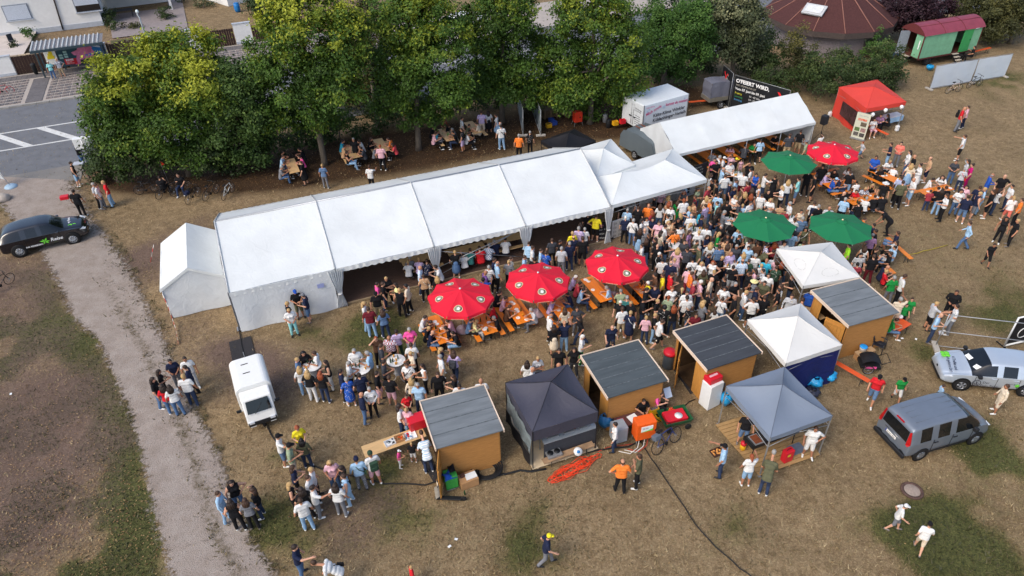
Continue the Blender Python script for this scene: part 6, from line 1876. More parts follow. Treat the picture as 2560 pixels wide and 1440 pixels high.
def car(name,lab,near_f,near_r,near,st,paint,wb,track,wr,seams,glass_x,pill,ws,rw,cat='car',spokes=5,glass_m=None):
 """st: stations (x, zb, zbelt, ztop, wmid, wbelt, wtop); near: +1 if the near side is the car's left"""
 Fp,Rp=g(*near_f),g(*near_r);d=(Fp-Rp);d.z=0;d.normalize();left=Vector((-d.y,d.x,0));c=(Fp+Rp)/2-left*near*track/2
 o=empty(name,(c.x,c.y,0),math.atan2(d.y,d.x),lab,cat)
 m_=MB();n=len(st);R=[]
 for (x,zb,zl,zt,wm,wl,wt) in st:
  h=[(0,zb),(wm*.86,zb),(wm*.97,zb+.10),(wm,zb+(zl-zb)*.45),(wl,zl),(wl*.985+wt*.015,zl+.015),(wt+.015,zt-.055),(wt*.90,zt-.008),(wt*.5,zt+.012),(0,zt+.018)]
  R.append([(x,-a,b) for a,b in h]+[(x,a,b) for a,b in reversed(h[1:-1])])
 k=len(R[0]);vs=[p for r in R for p in r];fs=[];mi=[]
 for i in range(n-1):
  for j in range(k):
   fs.append((i*k+j,(i+1)*k+j,(i+1)*k+(j+1)%k,i*k+(j+1)%k))
   jj=j if j<9 else k-1-j
   xm=(st[i][0]+st[i+1][0])/2;g_=0
   if jj==5 and glass_x[0]<xm<glass_x[1] and not any(a<xm<b for a,b in pill):g_=1
   if jj in (6,7,8) and (ws[0]<xm<ws[1] or rw[0]<xm<rw[1]):g_=1
   if jj in (0,1):g_=2
   mi.append(g_)
 for r0,rev in ((0,False),(n-1,True)):
  f=[r0*k+j for j in range(k)];fs.append(tuple(f if not rev else reversed(f)));mi.append(0)
 m_.v=vs;m_.f=fs;m_.mi=mi;m_.sm=[True]*len(fs)
 b=m_.build('body',[paint,glass_m or CG,DARKP],o);sb=b.modifiers.new('s','SUBSURF');sb.levels=2;sb.render_levels=2
 es=[e for e in b.data.edges]
 cr=b.data.attributes.new('crease_edge','FLOAT','EDGE');vals=np.zeros(len(es),np.float32)
 for e in es:
  a_,c_=e.vertices;ia,ib=a_//k,c_//k;ja,jb=a_%k,c_%k
  if ia!=ib and ja==jb and (ja in (4,5) or ja in (k-4,k-5)):vals[e.index]=.6
  if ia!=ib and ja==jb and (ja in (6,) or ja==k-6):vals[e.index]=.35
 cr.data.foreach_set('value',vals)
 wmx=max(q[4] for q in st)
 for sx,xx in ((1,wb/2),(-1,-wb/2)):
  for sd_ in (1,-1):
   wheel(o,xx,sd_*(wmx-.085),wr,.22,sd_,spokes)
   Mx=Matrix.Rotation(math.pi/2,3,'X');MB().lathe([(wr*1.20,-.02),(wr*1.20,.02),(wr*1.0,.03),(0,.03)],22,(xx,sd_*(wmx-.012),wr*1.04),M=Mx).build('wheel_arch',SEAM,o)
 return o,left
VP=mat('van_grey_paint',(120,129,141),rough=.38,metal=.35,var=.05,scale=2,coat=.25)
vst=[(-2.08,.38,.95,1.02,.80,.80,.74),(-2.10,.34,.98,1.10,.84,.83,.76),(-2.06,.30,1.02,1.62,.88,.87,.70),(-1.95,.28,1.04,1.76,.90,.89,.70),(-1.70,.26,1.05,1.80,.91,.90,.71),(-1.02,.25,1.06,1.83,.915,.905,.72),(-.92,.25,1.06,1.83,.915,.905,.72),(-.10,.25,1.06,1.83,.915,.905,.72),(0.0,.25,1.06,1.83,.915,.905,.72),(.62,.25,1.05,1.78,.915,.90,.70),(.85,.25,1.05,1.66,.91,.90,.68),(1.42,.26,1.04,1.13,.90,.88,.76),(1.55,.26,1.00,1.07,.90,.86,.74),(1.90,.28,.86,.94,.87,.80,.68),(2.06,.32,.72,.80,.80,.70,.58),(2.10,.36,.62,.70,.74,.66,.55)]
van,_=car('parked_van','grey high roofed family van on the lower right meadow',(2424,1102),(2286,1143),-1,vst,VP,2.70,1.50,.31,(),(-1.80,1.30),((-1.02,-.92),(-.10,0)),(.72,1.45),(-5,-4),'van',9)
MB().add([(-2.122,-.66,1.08),(-2.122,.66,1.08),(-2.082,.62,1.60),(-2.082,-.62,1.60)],[(0,1,2,3)]).build('rear_window',CG,van,)
for s in (-1,1):
 MB().prism([(-2.12,s*.80,.95),(-2.12,s*.70,.98),(-2.07,s*.66,1.62),(-2.06,s*.72,1.66),(-2.06,s*.86,1.05)],(-.03,0,0)).build('tail_light',REDL,van)
 MB().prism([(2.06,s*.52,.70),(2.06,s*.76,.72),(1.90,s*.82,.84),(1.98,s*.56,.80)],(.05,0,.02)).build('headlight',CLEARL,van)
 MB().box((.95,s*1.02,1.12),(.16,.2,.2)).build('mirror',DARKP,van,bevel=.04)
 for x in (-.95,-.03,.98):MB().box((x,s*.918,.70),(.012,.012,.78)).build('door_seam',SEAM,van)
 MB().box((-.3,s*.93,.42),(2.3,.02,.09)).build('rub_strip',DARKP,van)
 for x in (-.82,.12):MB().box((x,s*.922,.90),(.2,.03,.04)).build('door_handle',DARKP,van)
MB().box((-2.13,.05,.80),(.02,.52,.12)).build('number_plate',PLATE,van);MB().box((-2.13,.33,.80),(.022,.05,.12)).build('plate_band',mat('plate_blue',(30,60,150)),van)
text('N OC 554',.10,SEAM,van,(-2.145,.27,.80),Vector((0,-1,0)),Vector((0,0,1)))
MB().box((-2.16,0,.40),(.10,1.72,.2)).build('bumper',DARKP,van,bevel=.04);MB().box((-2.03,0,1.72),(.05,.4,.05)).build('brake_light',REDL,van)
MB().tube([(-2.12,-.4,.96),(-2.12,.45,.94)],.012).build('tailgate_trim',mat('chrome',(190,190,190),rough=.2,metal=.9),van)
for y in (-.42,-.14,.14,.42):MB().prism([(-1.7,y-.02,1.812),(-1.7,y+.02,1.812),(-1.7,y+.012,1.838),(-1.7,y-.012,1.838)],(2.2,0,.012)).build('roof_rib',VP,van)
MB().tube([(1.3,.3,1.17),(1.1,-.2,1.30),(1.05,-.4,1.34)],.012).build('wiper',DARKP,van)
BP=mat('black_paint',(16,17,24),rough=.18,var=.1,scale=2,coat=.9,spec=.6)
sst=[(-2.28,.42,.90,.98,.78,.78,.70),(-2.30,.36,.95,1.06,.86,.84,.72),(-2.22,.30,.99,1.22,.92,.90,.66),(-1.98,.28,1.02,1.46,.94,.92,.64),(-1.60,.26,1.03,1.58,.945,.93,.65),(-1.0,.26,1.03,1.63,.945,.93,.66),(-.92,.26,1.03,1.63,.945,.93,.66),(-.12,.26,1.02,1.65,.945,.93,.66),(-.04,.26,1.02,1.65,.945,.93,.66),(.35,.26,1.01,1.61,.945,.925,.64),(.55,.26,1.00,1.54,.94,.92,.62),(1.10,.26,.99,1.08,.93,.90,.76),(1.30,.26,.97,1.03,.93,.88,.74),(1.90,.28,.90,.97,.90,.82,.68),(2.20,.32,.78,.88,.84,.74,.58),(2.32,.36,.66,.74,.74,.66,.50),(2.34,.42,.56,.62,.66,.60,.46)]
suv,_=car('parked_suv','shiny black SUV with green and white lettering on the gravel',(189,607),(56,639),-1,sst,BP,2.82,1.60,.36,(),(-1.85,.98),((-1.0,-.92),(-.12,-.04)),(.45,1.12),(-2.24,-1.95),'car',9)
LIM=mat('decal_green',(110,206,62),var=.05);WHD=mat('decal_white',(232,234,234),var=.03)
for s in (-1,1):
 MB().prism([(2.20,s*.50,.74),(2.18,s*.80,.76),(1.95,s*.87,.85),(2.10,s*.52,.82)],(.06,0,.03)).build('headlight',CLEARL,suv)
 MB().prism([(-2.31,s*.5,.92),(-2.30,s*.84,.92),(-2.20,s*.90,.98),(-2.22,s*.55,1.0)],(-.04,0,0)).build('tail_light',REDL,suv)
 MB().box((.78,s*1.03,1.06),(.18,.2,.15)).build('mirror',BP,suv,bevel=.04)
 for x in (-.96,-.08,.86):MB().box((x,s*.95,.66),(.01,.012,.70)).build('door_seam',SEAM,suv)
 for x in (-.82,.06):MB().box((x,s*.945,.92),(.22,.03,.035)).build('door_handle',BP,suv)
MB().box((2.33,0,.60),(.06,.7,.26)).build('grille',DARKP,suv,bevel=.04)
for y in (-.12,.12):MB().tube([(2.37,y-.1,.72),(2.38,y-.1,.5),(2.38,y+.1,.5),(2.37,y+.1,.72),(2.37,y-.1,.72)],.014).build('kidney_frame',mat('chrome',(190,190,190)),suv)
MB().box((2.36,0,.44),(.02,.52,.11)).build('number_plate',PLATE,suv)
R_=Vector((1,0,0));Zv=Vector((0,0,1))
text('Reise',.30,WHD,suv,(.30,-.975,.66),R_,Zv,bold=.006,shear=.25);text('IHR REISEBÜRO',.13,WHD,suv,(-1.02,-.972,.52),R_,Zv,bold=.004);text('· · · · · ·',.1,LIM,suv,(.35,-.972,.46),R_,Zv)
def star(parent,c,r,rt,up,m_,seed,name='decal_leaf'):
 rr=random.Random(seed);rt=Vector(rt).normalized();up=Vector(up).normalized();nn=rt.cross(up)
 for k in range(6):
  t=k*1.047+rr.uniform(-.25,.25);L=r*rr.uniform(.7,1.1);d=rt*math.cos(t)+up*math.sin(t);e=rt*-math.sin(t)+up*math.cos(t);c_=Vector(c)+nn*.004
  MB().add([c_,c_+d*L*.5+e*L*.22,c_+d*L,c_+d*L*.5-e*L*.22],[(0,1,2,3)]).build(name,m_,parent)
star(suv,(.02,-.974,.66),.26,R_,Zv,LIM,3)
hn=Vector((-.12,0,1));star(suv,(1.58,-.25,1.01),.26,(0,1,0),(-1,0,.12),LIM,5);text('my Reise',.20,WHD,suv,(1.42,-.18,1.035),Vector((0,1,0)),Vector((-1,0,.12)),bold=.005,raise_=.02)
SP=mat('silver_paint',(196,206,216),rough=.3,metal=.45,var=.03,scale=2,coat=.5)
gst=[(-2.08,.40,.84,.92,.74,.74,.66),(-2.12,.34,.88,1.00,.82,.80,.68),(-2.05,.28,.91,1.14,.87,.86,.62),(-1.82,.24,.93,1.34,.89,.88,.58),(-1.40,.22,.93,1.43,.895,.885,.59),(-.95,.22,.93,1.465,.895,.885,.60),(-.87,.22,.93,1.467,.895,.885,.60),(-.05,.22,.92,1.47,.895,.885,.60),(.03,.22,.92,1.47,.895,.885,.60),(.35,.22,.91,1.42,.895,.88,.58),(.50,.22,.90,1.36,.89,.88,.57),(1.12,.22,.88,.96,.88,.86,.70),(1.30,.22,.86,.92,.88,.84,.68),(1.80,.24,.78,.84,.86,.78,.62),(2.06,.28,.66,.74,.80,.70,.54),(2.16,.32,.54,.62,.70,.62,.46),(2.17,.38,.48,.54,.62,.56,.42)]
golf,_=car('parked_hatchback','silver hatchback with clover and lettering on the bonnet',(2400,971),(2549,985),1,gst,SP,2.63,1.53,.32,(),(-1.75,.98),((-.95,-.87),(-.05,.03)),(.42,1.14),(-2.08,-1.80),'car',5)
for s in (-1,1):
 MB().prism([(2.04,s*.46,.60),(2.02,s*.76,.62),(1.74,s*.84,.71),(1.95,s*.50,.68)],(.05,0,.03)).build('headlight',CLEARL,golf)
 MB().prism([(-2.12,s*.45,.80),(-2.10,s*.80,.80),(-2.0,s*.87,.90),(-2.06,s*.5,.92)],(-.04,0,0)).build('tail_light',REDL,golf)
 MB().box((.78,s*.98,.96),(.17,.2,.14)).build('mirror',DARKP,golf,bevel=.04)
 for x in (-.91,-.01,.88):MB().box((x,s*.897,.58),(.01,.012,.62)).build('door_seam',SEAM,golf)
 for x in (-.76,.14):MB().box((x,s*.895,.82),(.22,.03,.035)).build('door_handle',SP,golf)
MB().box((2.15,0,.36),(.06,1.1,.16)).build('lower_grille',DARKP,golf,bevel=.04);MB().box((2.11,0,.60),(.05,.9,.03)).build('grille_strip',DARKP,golf);MB().lathe([(0,0),(.07,0),(.075,.015),(0,.02)],16,(2.15,0,.60),M=Matrix.Rotation(math.pi/2,3,'Y')).build('badge',DARKP,golf)
NAVD=mat('decal_navy',(30,36,60))
bu_=Vector((-1,0,.13));rt_=Vector((0,1,0))
text('6 Treffer und',.17,NAVD,golf,(1.50,-.30,.915),Vector((.15,1,0)),bu_,bold=.003,raise_=.025);text('ich gehöre Dir!',.17,NAVD,golf,(1.72,-.30,.885),Vector((.15,1,0)),bu_,bold=.003,raise_=.03)
for k in range(4):
 t=math.pi/4+k*math.pi/2;cx,cy=1.76+.12*math.cos(t),-.50+.12*math.sin(t)
 MB().lathe([(0,.012),(.10,.010),(.11,.0)],12,(cx,cy,.895-(cx-1.6)*.10)).build('clover_leaf',LIM,golf)
text('Der',.17,NAVD,golf,(.55,.925,.62),Vector((-1,0,0)),Zv);text('Polo Team',.17,NAVD,golf,(.60,.925,.44),Vector((-1,0,0)),Zv);text('jetzt bei',.13,NAVD,golf,(-.42,.925,.66),Vector((-1,0,0)),Zv);text('GP',.26,NAVD,golf,(-1.05,.925,.56),Vector((-1,0,0)),Zv)
MB().lathe([(0,0),(.09,0),(.09,.006),(0,.008)],14,(-.86,.918,.58),M=Matrix.Rotation(-math.pi/2,3,'X')).build('decal_dot',LIM,golf)
MB().lathe([(.15,0),(.175,0),(.175,.006),(.15,.006)],22,(.78,.918,.55),M=Matrix.Rotation(-math.pi/2,3,'X'),ring=True).build('door_emblem',NAVD,golf)
text('V',.16,NAVD,golf,(.84,.93,.60),Vector((-1,0,0)),Zv,bold=.004);text('W',.17,NAVD,golf,(.87,.93,.49),Vector((-1,0,0)),Zv,bold=.004)
PAPER=mat('paper',(236,238,236),var=.02)
MB().add([(.82,.38,1.19),(.70,.62,1.24),(.90,.68,1.12),(.98,.46,1.09)],[(0,1,2,3)]).build('paper_sheet',PAPER,golf);MB().add([(.92,-.35,1.16),(.84,.02,1.21),(1.0,.05,1.10),(1.07,-.3,1.06)],[(0,1,2,3)]).build('paper_sheet',PAPER,golf)
MB().prism([(-1.55,-.015,1.43),(-1.70,-.015,1.42),(-1.68,-.015,1.50)],(0,.03,0)).build('roof_antenna',DARKP,golf)
Fp=g(657,1047,.3);d=V2(g(655,1006,1.05))-V2(g(628,914,1.85));d.normalize();Fp.z=0
ape=empty('three_wheeler_truck',Fp-d*1.05,math.atan2(d.y,d.x),'small white three-wheeled box truck parked before the marquee','truck')
WPT=mat('white_paint',(232,232,228),rough=.3,var=.03,coat=.4)
def rr_prism(w_,h_,r,x0,x1,z0,n=5):
 pts=[(-w_/2,z0),(w_/2,z0)]
 for k in range(n+1):t=k/n*math.pi/2;pts.append((w_/2-r+r*math.cos(t),z0+h_-r+r*math.sin(t)))
 for k in range(n+1):t=math.pi/2+k/n*math.pi/2;pts.append((-w_/2+r+r*math.cos(t),z0+h_-r+r*math.sin(t)))
 return [(x0,a,b) for a,b in pts],(x1-x0,0,0)
pts,dv=rr_prism(1.50,1.35,.28,-1.50,.45,.50);MB().prism(pts,dv).build('cargo_box',WPT,ape,bevel=.03)
for x in (-1.0,-.4):MB().box((x,-.1,1.857),(.04,.3,.02)).build('roof_vent',DARKP,ape)
MB().prism([(.45,0,.45),(1.38,0,.42),(1.42,0,.72),(1.18,0,1.10),(.98,0,1.60),(.45,0,1.66)],(0,.0001,0))
cabp=[(.46,.42),(1.36,.40),(1.42,.62),(1.30,.98),(1.02,1.56),(.90,1.64),(.46,1.66)]
cab=MB().prism([(x,-.62,z) for x,z in cabp],(0,1.24,0)).build('cab',WPT,ape,bevel=.06)
MB().add([(1.305,-.50,1.02),(1.305,.50,1.02),(1.055,.46,1.53),(1.055,-.46,1.53)],[(0,1,2,3)]).build('windscreen',CG,ape).location=(.035,0,.02)
for s in (-1,1):
 MB().add([(.56,s*.635,1.0),(1.14,s*.635,1.0),(.98,s*.635,1.50),(.56,s*.635,1.52)],[(0,1,2,3)]).build('side_window',CG,ape)
 MB().box((1.02,s*.80,1.1),(.06,.2,.12)).build('mirror',DARKP,ape)
 MB().box((1.44,s*.44,.62),(.05,.22,.14)).build('headlight',CLEARL,ape,bevel=.02);wheel(ape,-.95,s*.60,.26,.14,s,5)
 MB().box((1.40,s*.42,.42),(.06,.24,.12)).build('bumper_corner',WPT,ape)
wheel(ape,1.12,0,.26,.14,1,5)
MB().box((1.40,0,.52),(.10,1.18,.22)).build('bumper',DARKP,ape,bevel=.03);MB().tube([(1.36,-.2,1.0),(1.18,.16,1.38)],.012).build('wiper',DARKP,ape)
MB().tube([(-1.45,0,1.86),(-1.5,0,2.15)],.01).build('aerial',ALU,ape)
#  round building
def round_house():
 c=g(2062,118);c=Vector((30.7,69.4,0));R=6.0;zE=2.5;zT=5.6;n=14
 o=empty('round_pavilion',c,0,'round pavilion with dark red brown segmented roof and skylight','building')
 rt=mat('roof_shingle_brown',(76,44,42),var=.22,scale=7,bump=.5,bscale=30,rough=.95);rs_=mat('roof_seam',(140,96,84),rough=.7)
 P=[Vector((R*math.cos(2*math.pi*(i+.2)/n),R*math.sin(2*math.pi*(i+.2)/n),zE)) for i in range(n)];T=[Vector((p.x*.11,p.y*.11,zT)) for p in P]
 for i in range(n):
  j=(i+1)%n;sp_=MB().add([P[i],P[j],T[j],T[i]],[(0,1,2,3)]).build('roof_segment',rt,o)
  MB().tube([P[i]+Vector((0,0,.03)),T[i]+Vector((0,0,.03))],.045,5).build('roof_seam',rs_,o)
  MB().quad(P[i]+Vector((0,0,-.5)),P[j]+Vector((0,0,-.5)),P[j],P[i],t=.05).build('fascia',mat('fascia_dark',(74,64,60),var=.2),o)
  a,b=P[i]*.86,P[j]*.86;a.z=b.z=0;a2,b2=a.copy(),b.copy();a2.z=b2.z=zE-.3
  MB().quad(a,b,b2,a2,t=.15).build('wall_section',mat('brick_grey',(128,120,122),var=.2,scale=9,bump=.3),o)
 MB().lathe([(R*.13,zT-.12),(R*.13,zT+.15),(.1,zT+.45),(0,zT+.5)],n).build('roof_cap',rs_,o)
 p=gy(2027,68,c.y-3.0)-c;d=Vector((p.x,p.y,0)).normalized();sl=math.atan2(zT-zE,R*.89);up=Vector((-d.x*math.cos(sl),-d.y*math.cos(sl),math.sin(sl)));sd_=Vector((-d.y,d.x,0));nn=sd_.cross(up).normalized()
 if nn.z<0:nn=-nn
 rr=math.hypot(p.x,p.y);c0=Vector((d.x*rr,d.y*rr,zE+(R-rr)*math.tan(sl)))+nn*.12
 k=MB();f=.8
 k.prism([c0+sd_*(-.95)-up*.6,c0+sd_*.95-up*.6,c0+sd_*.95+up*.6,c0-sd_*.95+up*.6],nn*.14).build('skylight',mat('skylight_grey',(184,186,188),rough=.35),o)
 MB().prism([c0+nn*.14+sd_*(-.75)-up*.42,c0+nn*.14+sd_*.75-up*.42,c0+nn*.14+sd_*.75+up*.42,c0+nn*.14-sd_*.75+up*.42],nn*.06).build('skylight_dome',mat('skylight_dome',(206,208,208),rough=.2),o)
round_house()
#  green wagon
def wagon():
 zb=.85;zE=2.85;A=g(2295,147,zb);B=g(2438,122,zb);L,a=on_edge(A,B);W=2.4
 o=empty('site_wagon',V2(A),a,'green wooden site wagon with curved maroon roof and open doors','wagon')
 GP=mat('wagon_green',(122,176,140),var=.12,scale=2.5,bump=.1,rough=.6);GD=mat('wagon_door_green',(58,150,84),var=.08,scale=3,rough=.6);MR=mat('wagon_roof',(134,60,74),var=.12,scale=2,rough=.55);RB=mat('wagon_inside',(84,48,38),var=.2,scale=3);TRM=mat('wagon_trim',(96,40,40))
 x1,x2,x3=L*.56,L*.68,L*.84
 def pan(x0,x1_,name,m_,y=0.0):return MB().box(((x0+x1_)/2,y,(zb+zE)/2),(x1_-x0,.05,zE-zb)).build(name,m_,o)
 pan(0,x1,'side_panel',GP);pan(x3,L,'side_panel',GP);d=pan(x2,x3,'sliding_door',GD,-.06);MB().box((x3-.12,-.10,(zb+zE)/2),(.05,.04,.14)).build('handle',DARKP,d)
 MB().box((L/2,W,(zb+zE)/2),(L,.05,zE-zb)).build('back_wall',RB,o);MB().box((L,W/2,(zb+zE)/2),(.05,W,zE-zb)).build('end_wall',GP,o)
 MB().box((0,.42,(zb+zE)/2),(.05,.8,zE-zb)).build('end_panel',GP,o);MB().box((-.03,.32,1.95),(.02,.10,.75)).build('light_strip',mat('strip_white',(236,238,236)),o)
 dr=empty('end_door',(0,1.62,zb));dr.parent=o;dr.rotation_euler=(0,0,math.radians(72));MB().box((0,.42,(zE-zb)/2),(.04,.85,zE-zb-.06)).build('door_leaf',mat('door_metal',(132,140,150),rough=.5),dr)
 MB().box((L/2,W/2,zb-.03),(L,W,.08)).build('floor',RB,o);MB().box((L/2,.02,zb-.09),(L,.06,.1)).build('sill_beam',TRM,o)
 for x,y in ((0,0),(L,0),(0,W),(L,W)):MB().box((x,y,(zb+zE)/2),(.08,.08,zE-zb)).build('corner_post',TRM,o)
 n=14;ar=lambda t:(-.14+(W+.28)*t,zE-.04+.70*math.sin(math.pi*t)**.75)
 for k in range(3):
  MB().grid(lambda u,v,k=k:(-.15+(L+.3)*(k+u)/3,*ar(v)),6,n).build('roof_panel',MR,o)
  if k:MB().tube([(-.15+(L+.3)*k/3,ar(t/n)[0],ar(t/n)[1]+.015) for t in range(n+1)],.018,5).build('roof_seam',TRM,o)
 for t in (.3,.62):MB().tube([(-.15,ar(t)[0],ar(t)[1]+.015),(L+.15,ar(t)[0],ar(t)[1]+.015)],.018,5).build('roof_seam',TRM,o)
 for x in (-.14,L+.14):MB().add([(x,*ar(t/n)) for t in range(n+1)],[tuple(range(n+1))]).build('roof_end',TRM,o)
 for x in (L*.22,L*.80):
  for y in (.28,W-.28):wheel(o,x,y,.46,.22,-1 if y<1 else 1,6,rim_m=mat('wagon_rim',(70,66,66)))
  MB().tube([(x,.2,.46),(x,W-.2,.46)],.05).build('axle',BSTEEL,o)
 SW=mat('step_wood',(176,166,150),var=.1)
 st=empty('steps',((x1+x2)/2,-.05,0));st.parent=o
 for k in range(4):MB().box((0,-.12-.24*(3-k),.2+.2*k),(.62,.26,.04)).build('tread',SW,st)
 for s in (-.33,.33):MB().box((s,-.5,.42),(.03,1.15,.1),M=Matrix.Rotation(math.radians(39),3,'X')).build('stringer',BSTEEL,st)
 st2=empty('steps',(-.1,1.2,0));st2.parent=o
 for k in range(4):MB().box((-.12-.26*(3-k),0,.2+.2*k),(.28,.72,.04)).build('tread',SW,st2)
 for s in (-.38,.38):MB().box((-.5,s,.42),(1.2,.03,.1),M=Matrix.Rotation(math.radians(-38),3,'Y')).build('stringer',BSTEEL,st2)
 MB().box((x3+.25,-.06,zE-.05),(.34,.22,.03)).build('lamp_panel',mat('panel_pale2',(206,212,214)),o)
 return o
wagon()
BAGB=mat('blue_bag_plastic',(36,150,206),rough=.3,var=.2,scale=5,bump=.8,bscale=9)
def sack(x,y,r,h,m_,lab,seed,name='rubbish_bag',cat='bag',z=0.0):
 q=g(x,y);rr=np.random.RandomState(seed);ph=rr.rand(8)*6.28
 def fn(u,v):
  t=u*2*math.pi;pr=math.sin(math.pi*min(1,.12+.88*(1-v)**.8)*.93+.12);k=1+.10*math.sin(3*t+ph[0])+.07*math.sin(7*t+ph[1]+v*5)+.05*math.sin(11*t+ph[2]-v*9)
  rad=r*max(.10,pr)*k;return (rad*math.cos(t),rad*math.sin(t),h*v+.02*math.sin(5*t+ph[3]))
 o=empty(name,(q.x,q.y,z),0,lab,cat);MB().grid(fn,24,12).build('bag_body',m_,o);MB().lathe([(r*.14,h*.94),(r*.22,h*1.06),(r*.30,h*1.10),(.02,h*1.0)],9).build('tied_neck',m_,o)
sack(2322,176,.3,.5,BAGB,'blue rubbish bag in front of the wagon wheel',1)
FENT=cloth_mat('fence_sheet',(196,206,216),.7)
def fence_panel(p0,p1,h,m_,lab,name='site_fence',sheet=True,feet=True,lean=0.0):
 L,a=on_edge(p0,p1);o=empty(name,V2(p0),a,lab,'fence')
 MB().tube([(0,0,.05),(0,0,h),(L,0,h),(L,0,.05),(0,0,.05)],.022,6).build('frame',STEEL,o)
 MB().grid(lambda u,v:(.03+(L-.06)*u,-.025-.02*math.sin(u*17+v*6)-.03*math.sin(math.pi*u)*math.sin(math.pi*v),.12+(h-.16)*v),24,10).build('sheet',m_,o)
 if feet:
  for x in (0,L):MB().box((x,0,.06),(.22,.72,.12)).build('concrete_foot',mat('concrete_foot',(176,170,160),var=.12,scale=8,bump=.3),o,bevel=.02)
 return o
pl,pm,pr_=g(2322,224),g(2425,206),g(2510,192)
fence_panel(pl,pm,2.0,FENT,'left white sheeted site fence panel behind two bicycles');fence_panel(pm+Vector((.08,.02,0)),pr_,2.0,FENT,'right white sheeted site fence panel near the wagon')
GSH=cloth_mat('grey_fence_sheet',(150,162,168),.6)
fence_panel(g(1308,340),g(1292,258),2.0,GSH,'left grey sheeted fence panel behind the marquee');fence_panel(g(1352,340),g(1327,268),2.0,GSH,'right grey sheeted fence panel behind the marquee')
BAN=cloth_mat('banner_black',(30,32,36),.3)
p0,p1,p2=g(1818,264),g(1828,268),g(1962,300)
b1=fence_panel(g(1796,246),g(1820,270),2.8,BAN,'narrow black banner with red X and DAYS lettering','event_banner');L1=(g(1820,270)-g(1796,246)).length
REDX=mat('print_redx',(214,34,40),var=.04);WP=mat('print_white',(238,238,236));YP=mat('print_yellow',(214,206,60));GPn=mat('print_green',(60,140,90));BPn=mat('print_blue',(80,150,200))
text('X',1.0,REDX,b1,(L1*.30,-.10,2.1),Vector((1,0,0)),Zv,bold=.02);text('DAYS',.48,mat('print_grey',(176,172,160)),b1,(L1*.62,-.10,1.3),Vector((0,0,1)),Vector((-1,0,0)))
b2=fence_panel(g(1824,270),g(1958,312),2.7,BAN,'wide black banner announcing the June festival in white letters','event_banner');L2=(g(1958,312)-g(1824,270)).length
text("O'FEIERT WIRD,",.40,WP,b2,(.22,-.10,2.35),Vector((1,0,0)),Zv,bold=.014);text('WO STIMMUNG IST',.20,mat('print_grey',(176,172,160)),b2,(.25,-.10,2.02),Vector((1,0,0)),Zv);text('Vom 07. Juni bis 09. Juni',.26,WP,b2,(.25,-.10,1.74),Vector((1,0,0)),Zv,bold=.006)
for i,(a_,b_,m_) in enumerate((('Freitag','17 - 02 Uhr',YP),('Samstag','14 - 02 Uhr',GPn),('Sonntag','10 - 18 Uhr',BPn))):
 text(a_,.22,m_,b2,(.28,-.10,1.40-.26*i),Vector((1,0,0)),Zv);text(b_,.20,WP,b2,(1.5,-.10,1.40-.26*i),Vector((1,0,0)),Zv)
text('X',1.3,REDX,b2,(L2*.80,-.10,1.85),Vector((1,0,0)),Zv,bold=.02)
zt=2.55;A=g(1611,265,zt);B=g(1722,234,zt);L,a=on_edge(A,B)
o=empty('cooling_trailer',V2(A),a,'white refrigerated trailer with pink and navy lettering','trailer');W=2.4
TW=mat('trailer_white',(220,226,230),rough=.4,var=.04)
MB().box((L/2,W/2,(.6+zt)/2),(L,W,zt-.6)).build('box_body',TW,o,bevel=.03)
for x0 in (0,1):
 d=MB().box((-.02,W*(.25+.5*x0),(.66+zt)/2),(.03,W/2-.06,zt-.78)).build('rear_door',mat('trailer_door',(206,212,216),rough=.4),o);MB().tube([(-.06,W/2+(.12 if x0 else -.12),.75),(-.06,W/2+(.12 if x0 else -.12),zt-.2)],.018).build('lock_bar',STEEL,d)
 MB().box((-.06,W/2+(.22 if x0 else -.22),1.35),(.04,.28,.07)).build('latch',DARKP,d)
for x,y in ((0,0),(0,W),(L,0)):MB().box((x,y,(.6+zt)/2),(.06,.06,zt-.58)).build('edge_profile',STEEL,o)
for y in (.25,W-.25):wheel(o,L*.5,y,.33,.2,-1 if y<1 else 1,5)
MB().tube([(L,W/2,.55),(L+1.2,W/2,.5)],.05).build('drawbar',STEEL,o)
PKD=mat('decal_pink',(206,70,128));NV=mat('decal_navy',(30,36,60));LBD=mat('decal_ice',(150,186,214))
text('Mich coole',.32,PKD,o,(.22,-.02,1.80),Vector((1,0,.30)),Zv,bold=.006);text('kannst du mieten!',.30,PKD,o,(2.0,-.02,2.18),Vector((1,0,-.04)),Zv,bold=.006)
text('Kälte-Klima Winkler',.36,NV,o,(.9,-.02,1.58),Vector((1,0,0)),Zv,bold=.006);text('Kühlanhänger-Verleih',.36,NV,o,(.9,-.02,1.20),Vector((1,0,0)),Zv,bold=.006);text('Kälte-Klima',.16,PKD,o,(.2,-.02,2.32),Vector((1,0,0)),Zv)
for i,(x,z,s) in enumerate(((.22,1.95,.3),(1.72,1.92,.4),(3.7,2.2,.25),(.4,2.1,.22))):text('*',s*1.6,LBD,o,(x,-.02,z),Vector((1,0,0)),Zv)
text('Kühlanhänger\nzu vermieten',.15,NV,o,(-.045,W*.42,2.0),Vector((0,-1,0)),Zv)
for k in range(5):MB().box((-.045,W*.26,1.55-.16*k),(.006,.62,.03)).build('door_print',NV,o)
o=empty('tarpaulin_trailer',g(1790,262),.3,'low trailer with grey tarpaulin beside the black banner','trailer');GT=cloth_mat('tarp_grey',(112,114,126),.8)
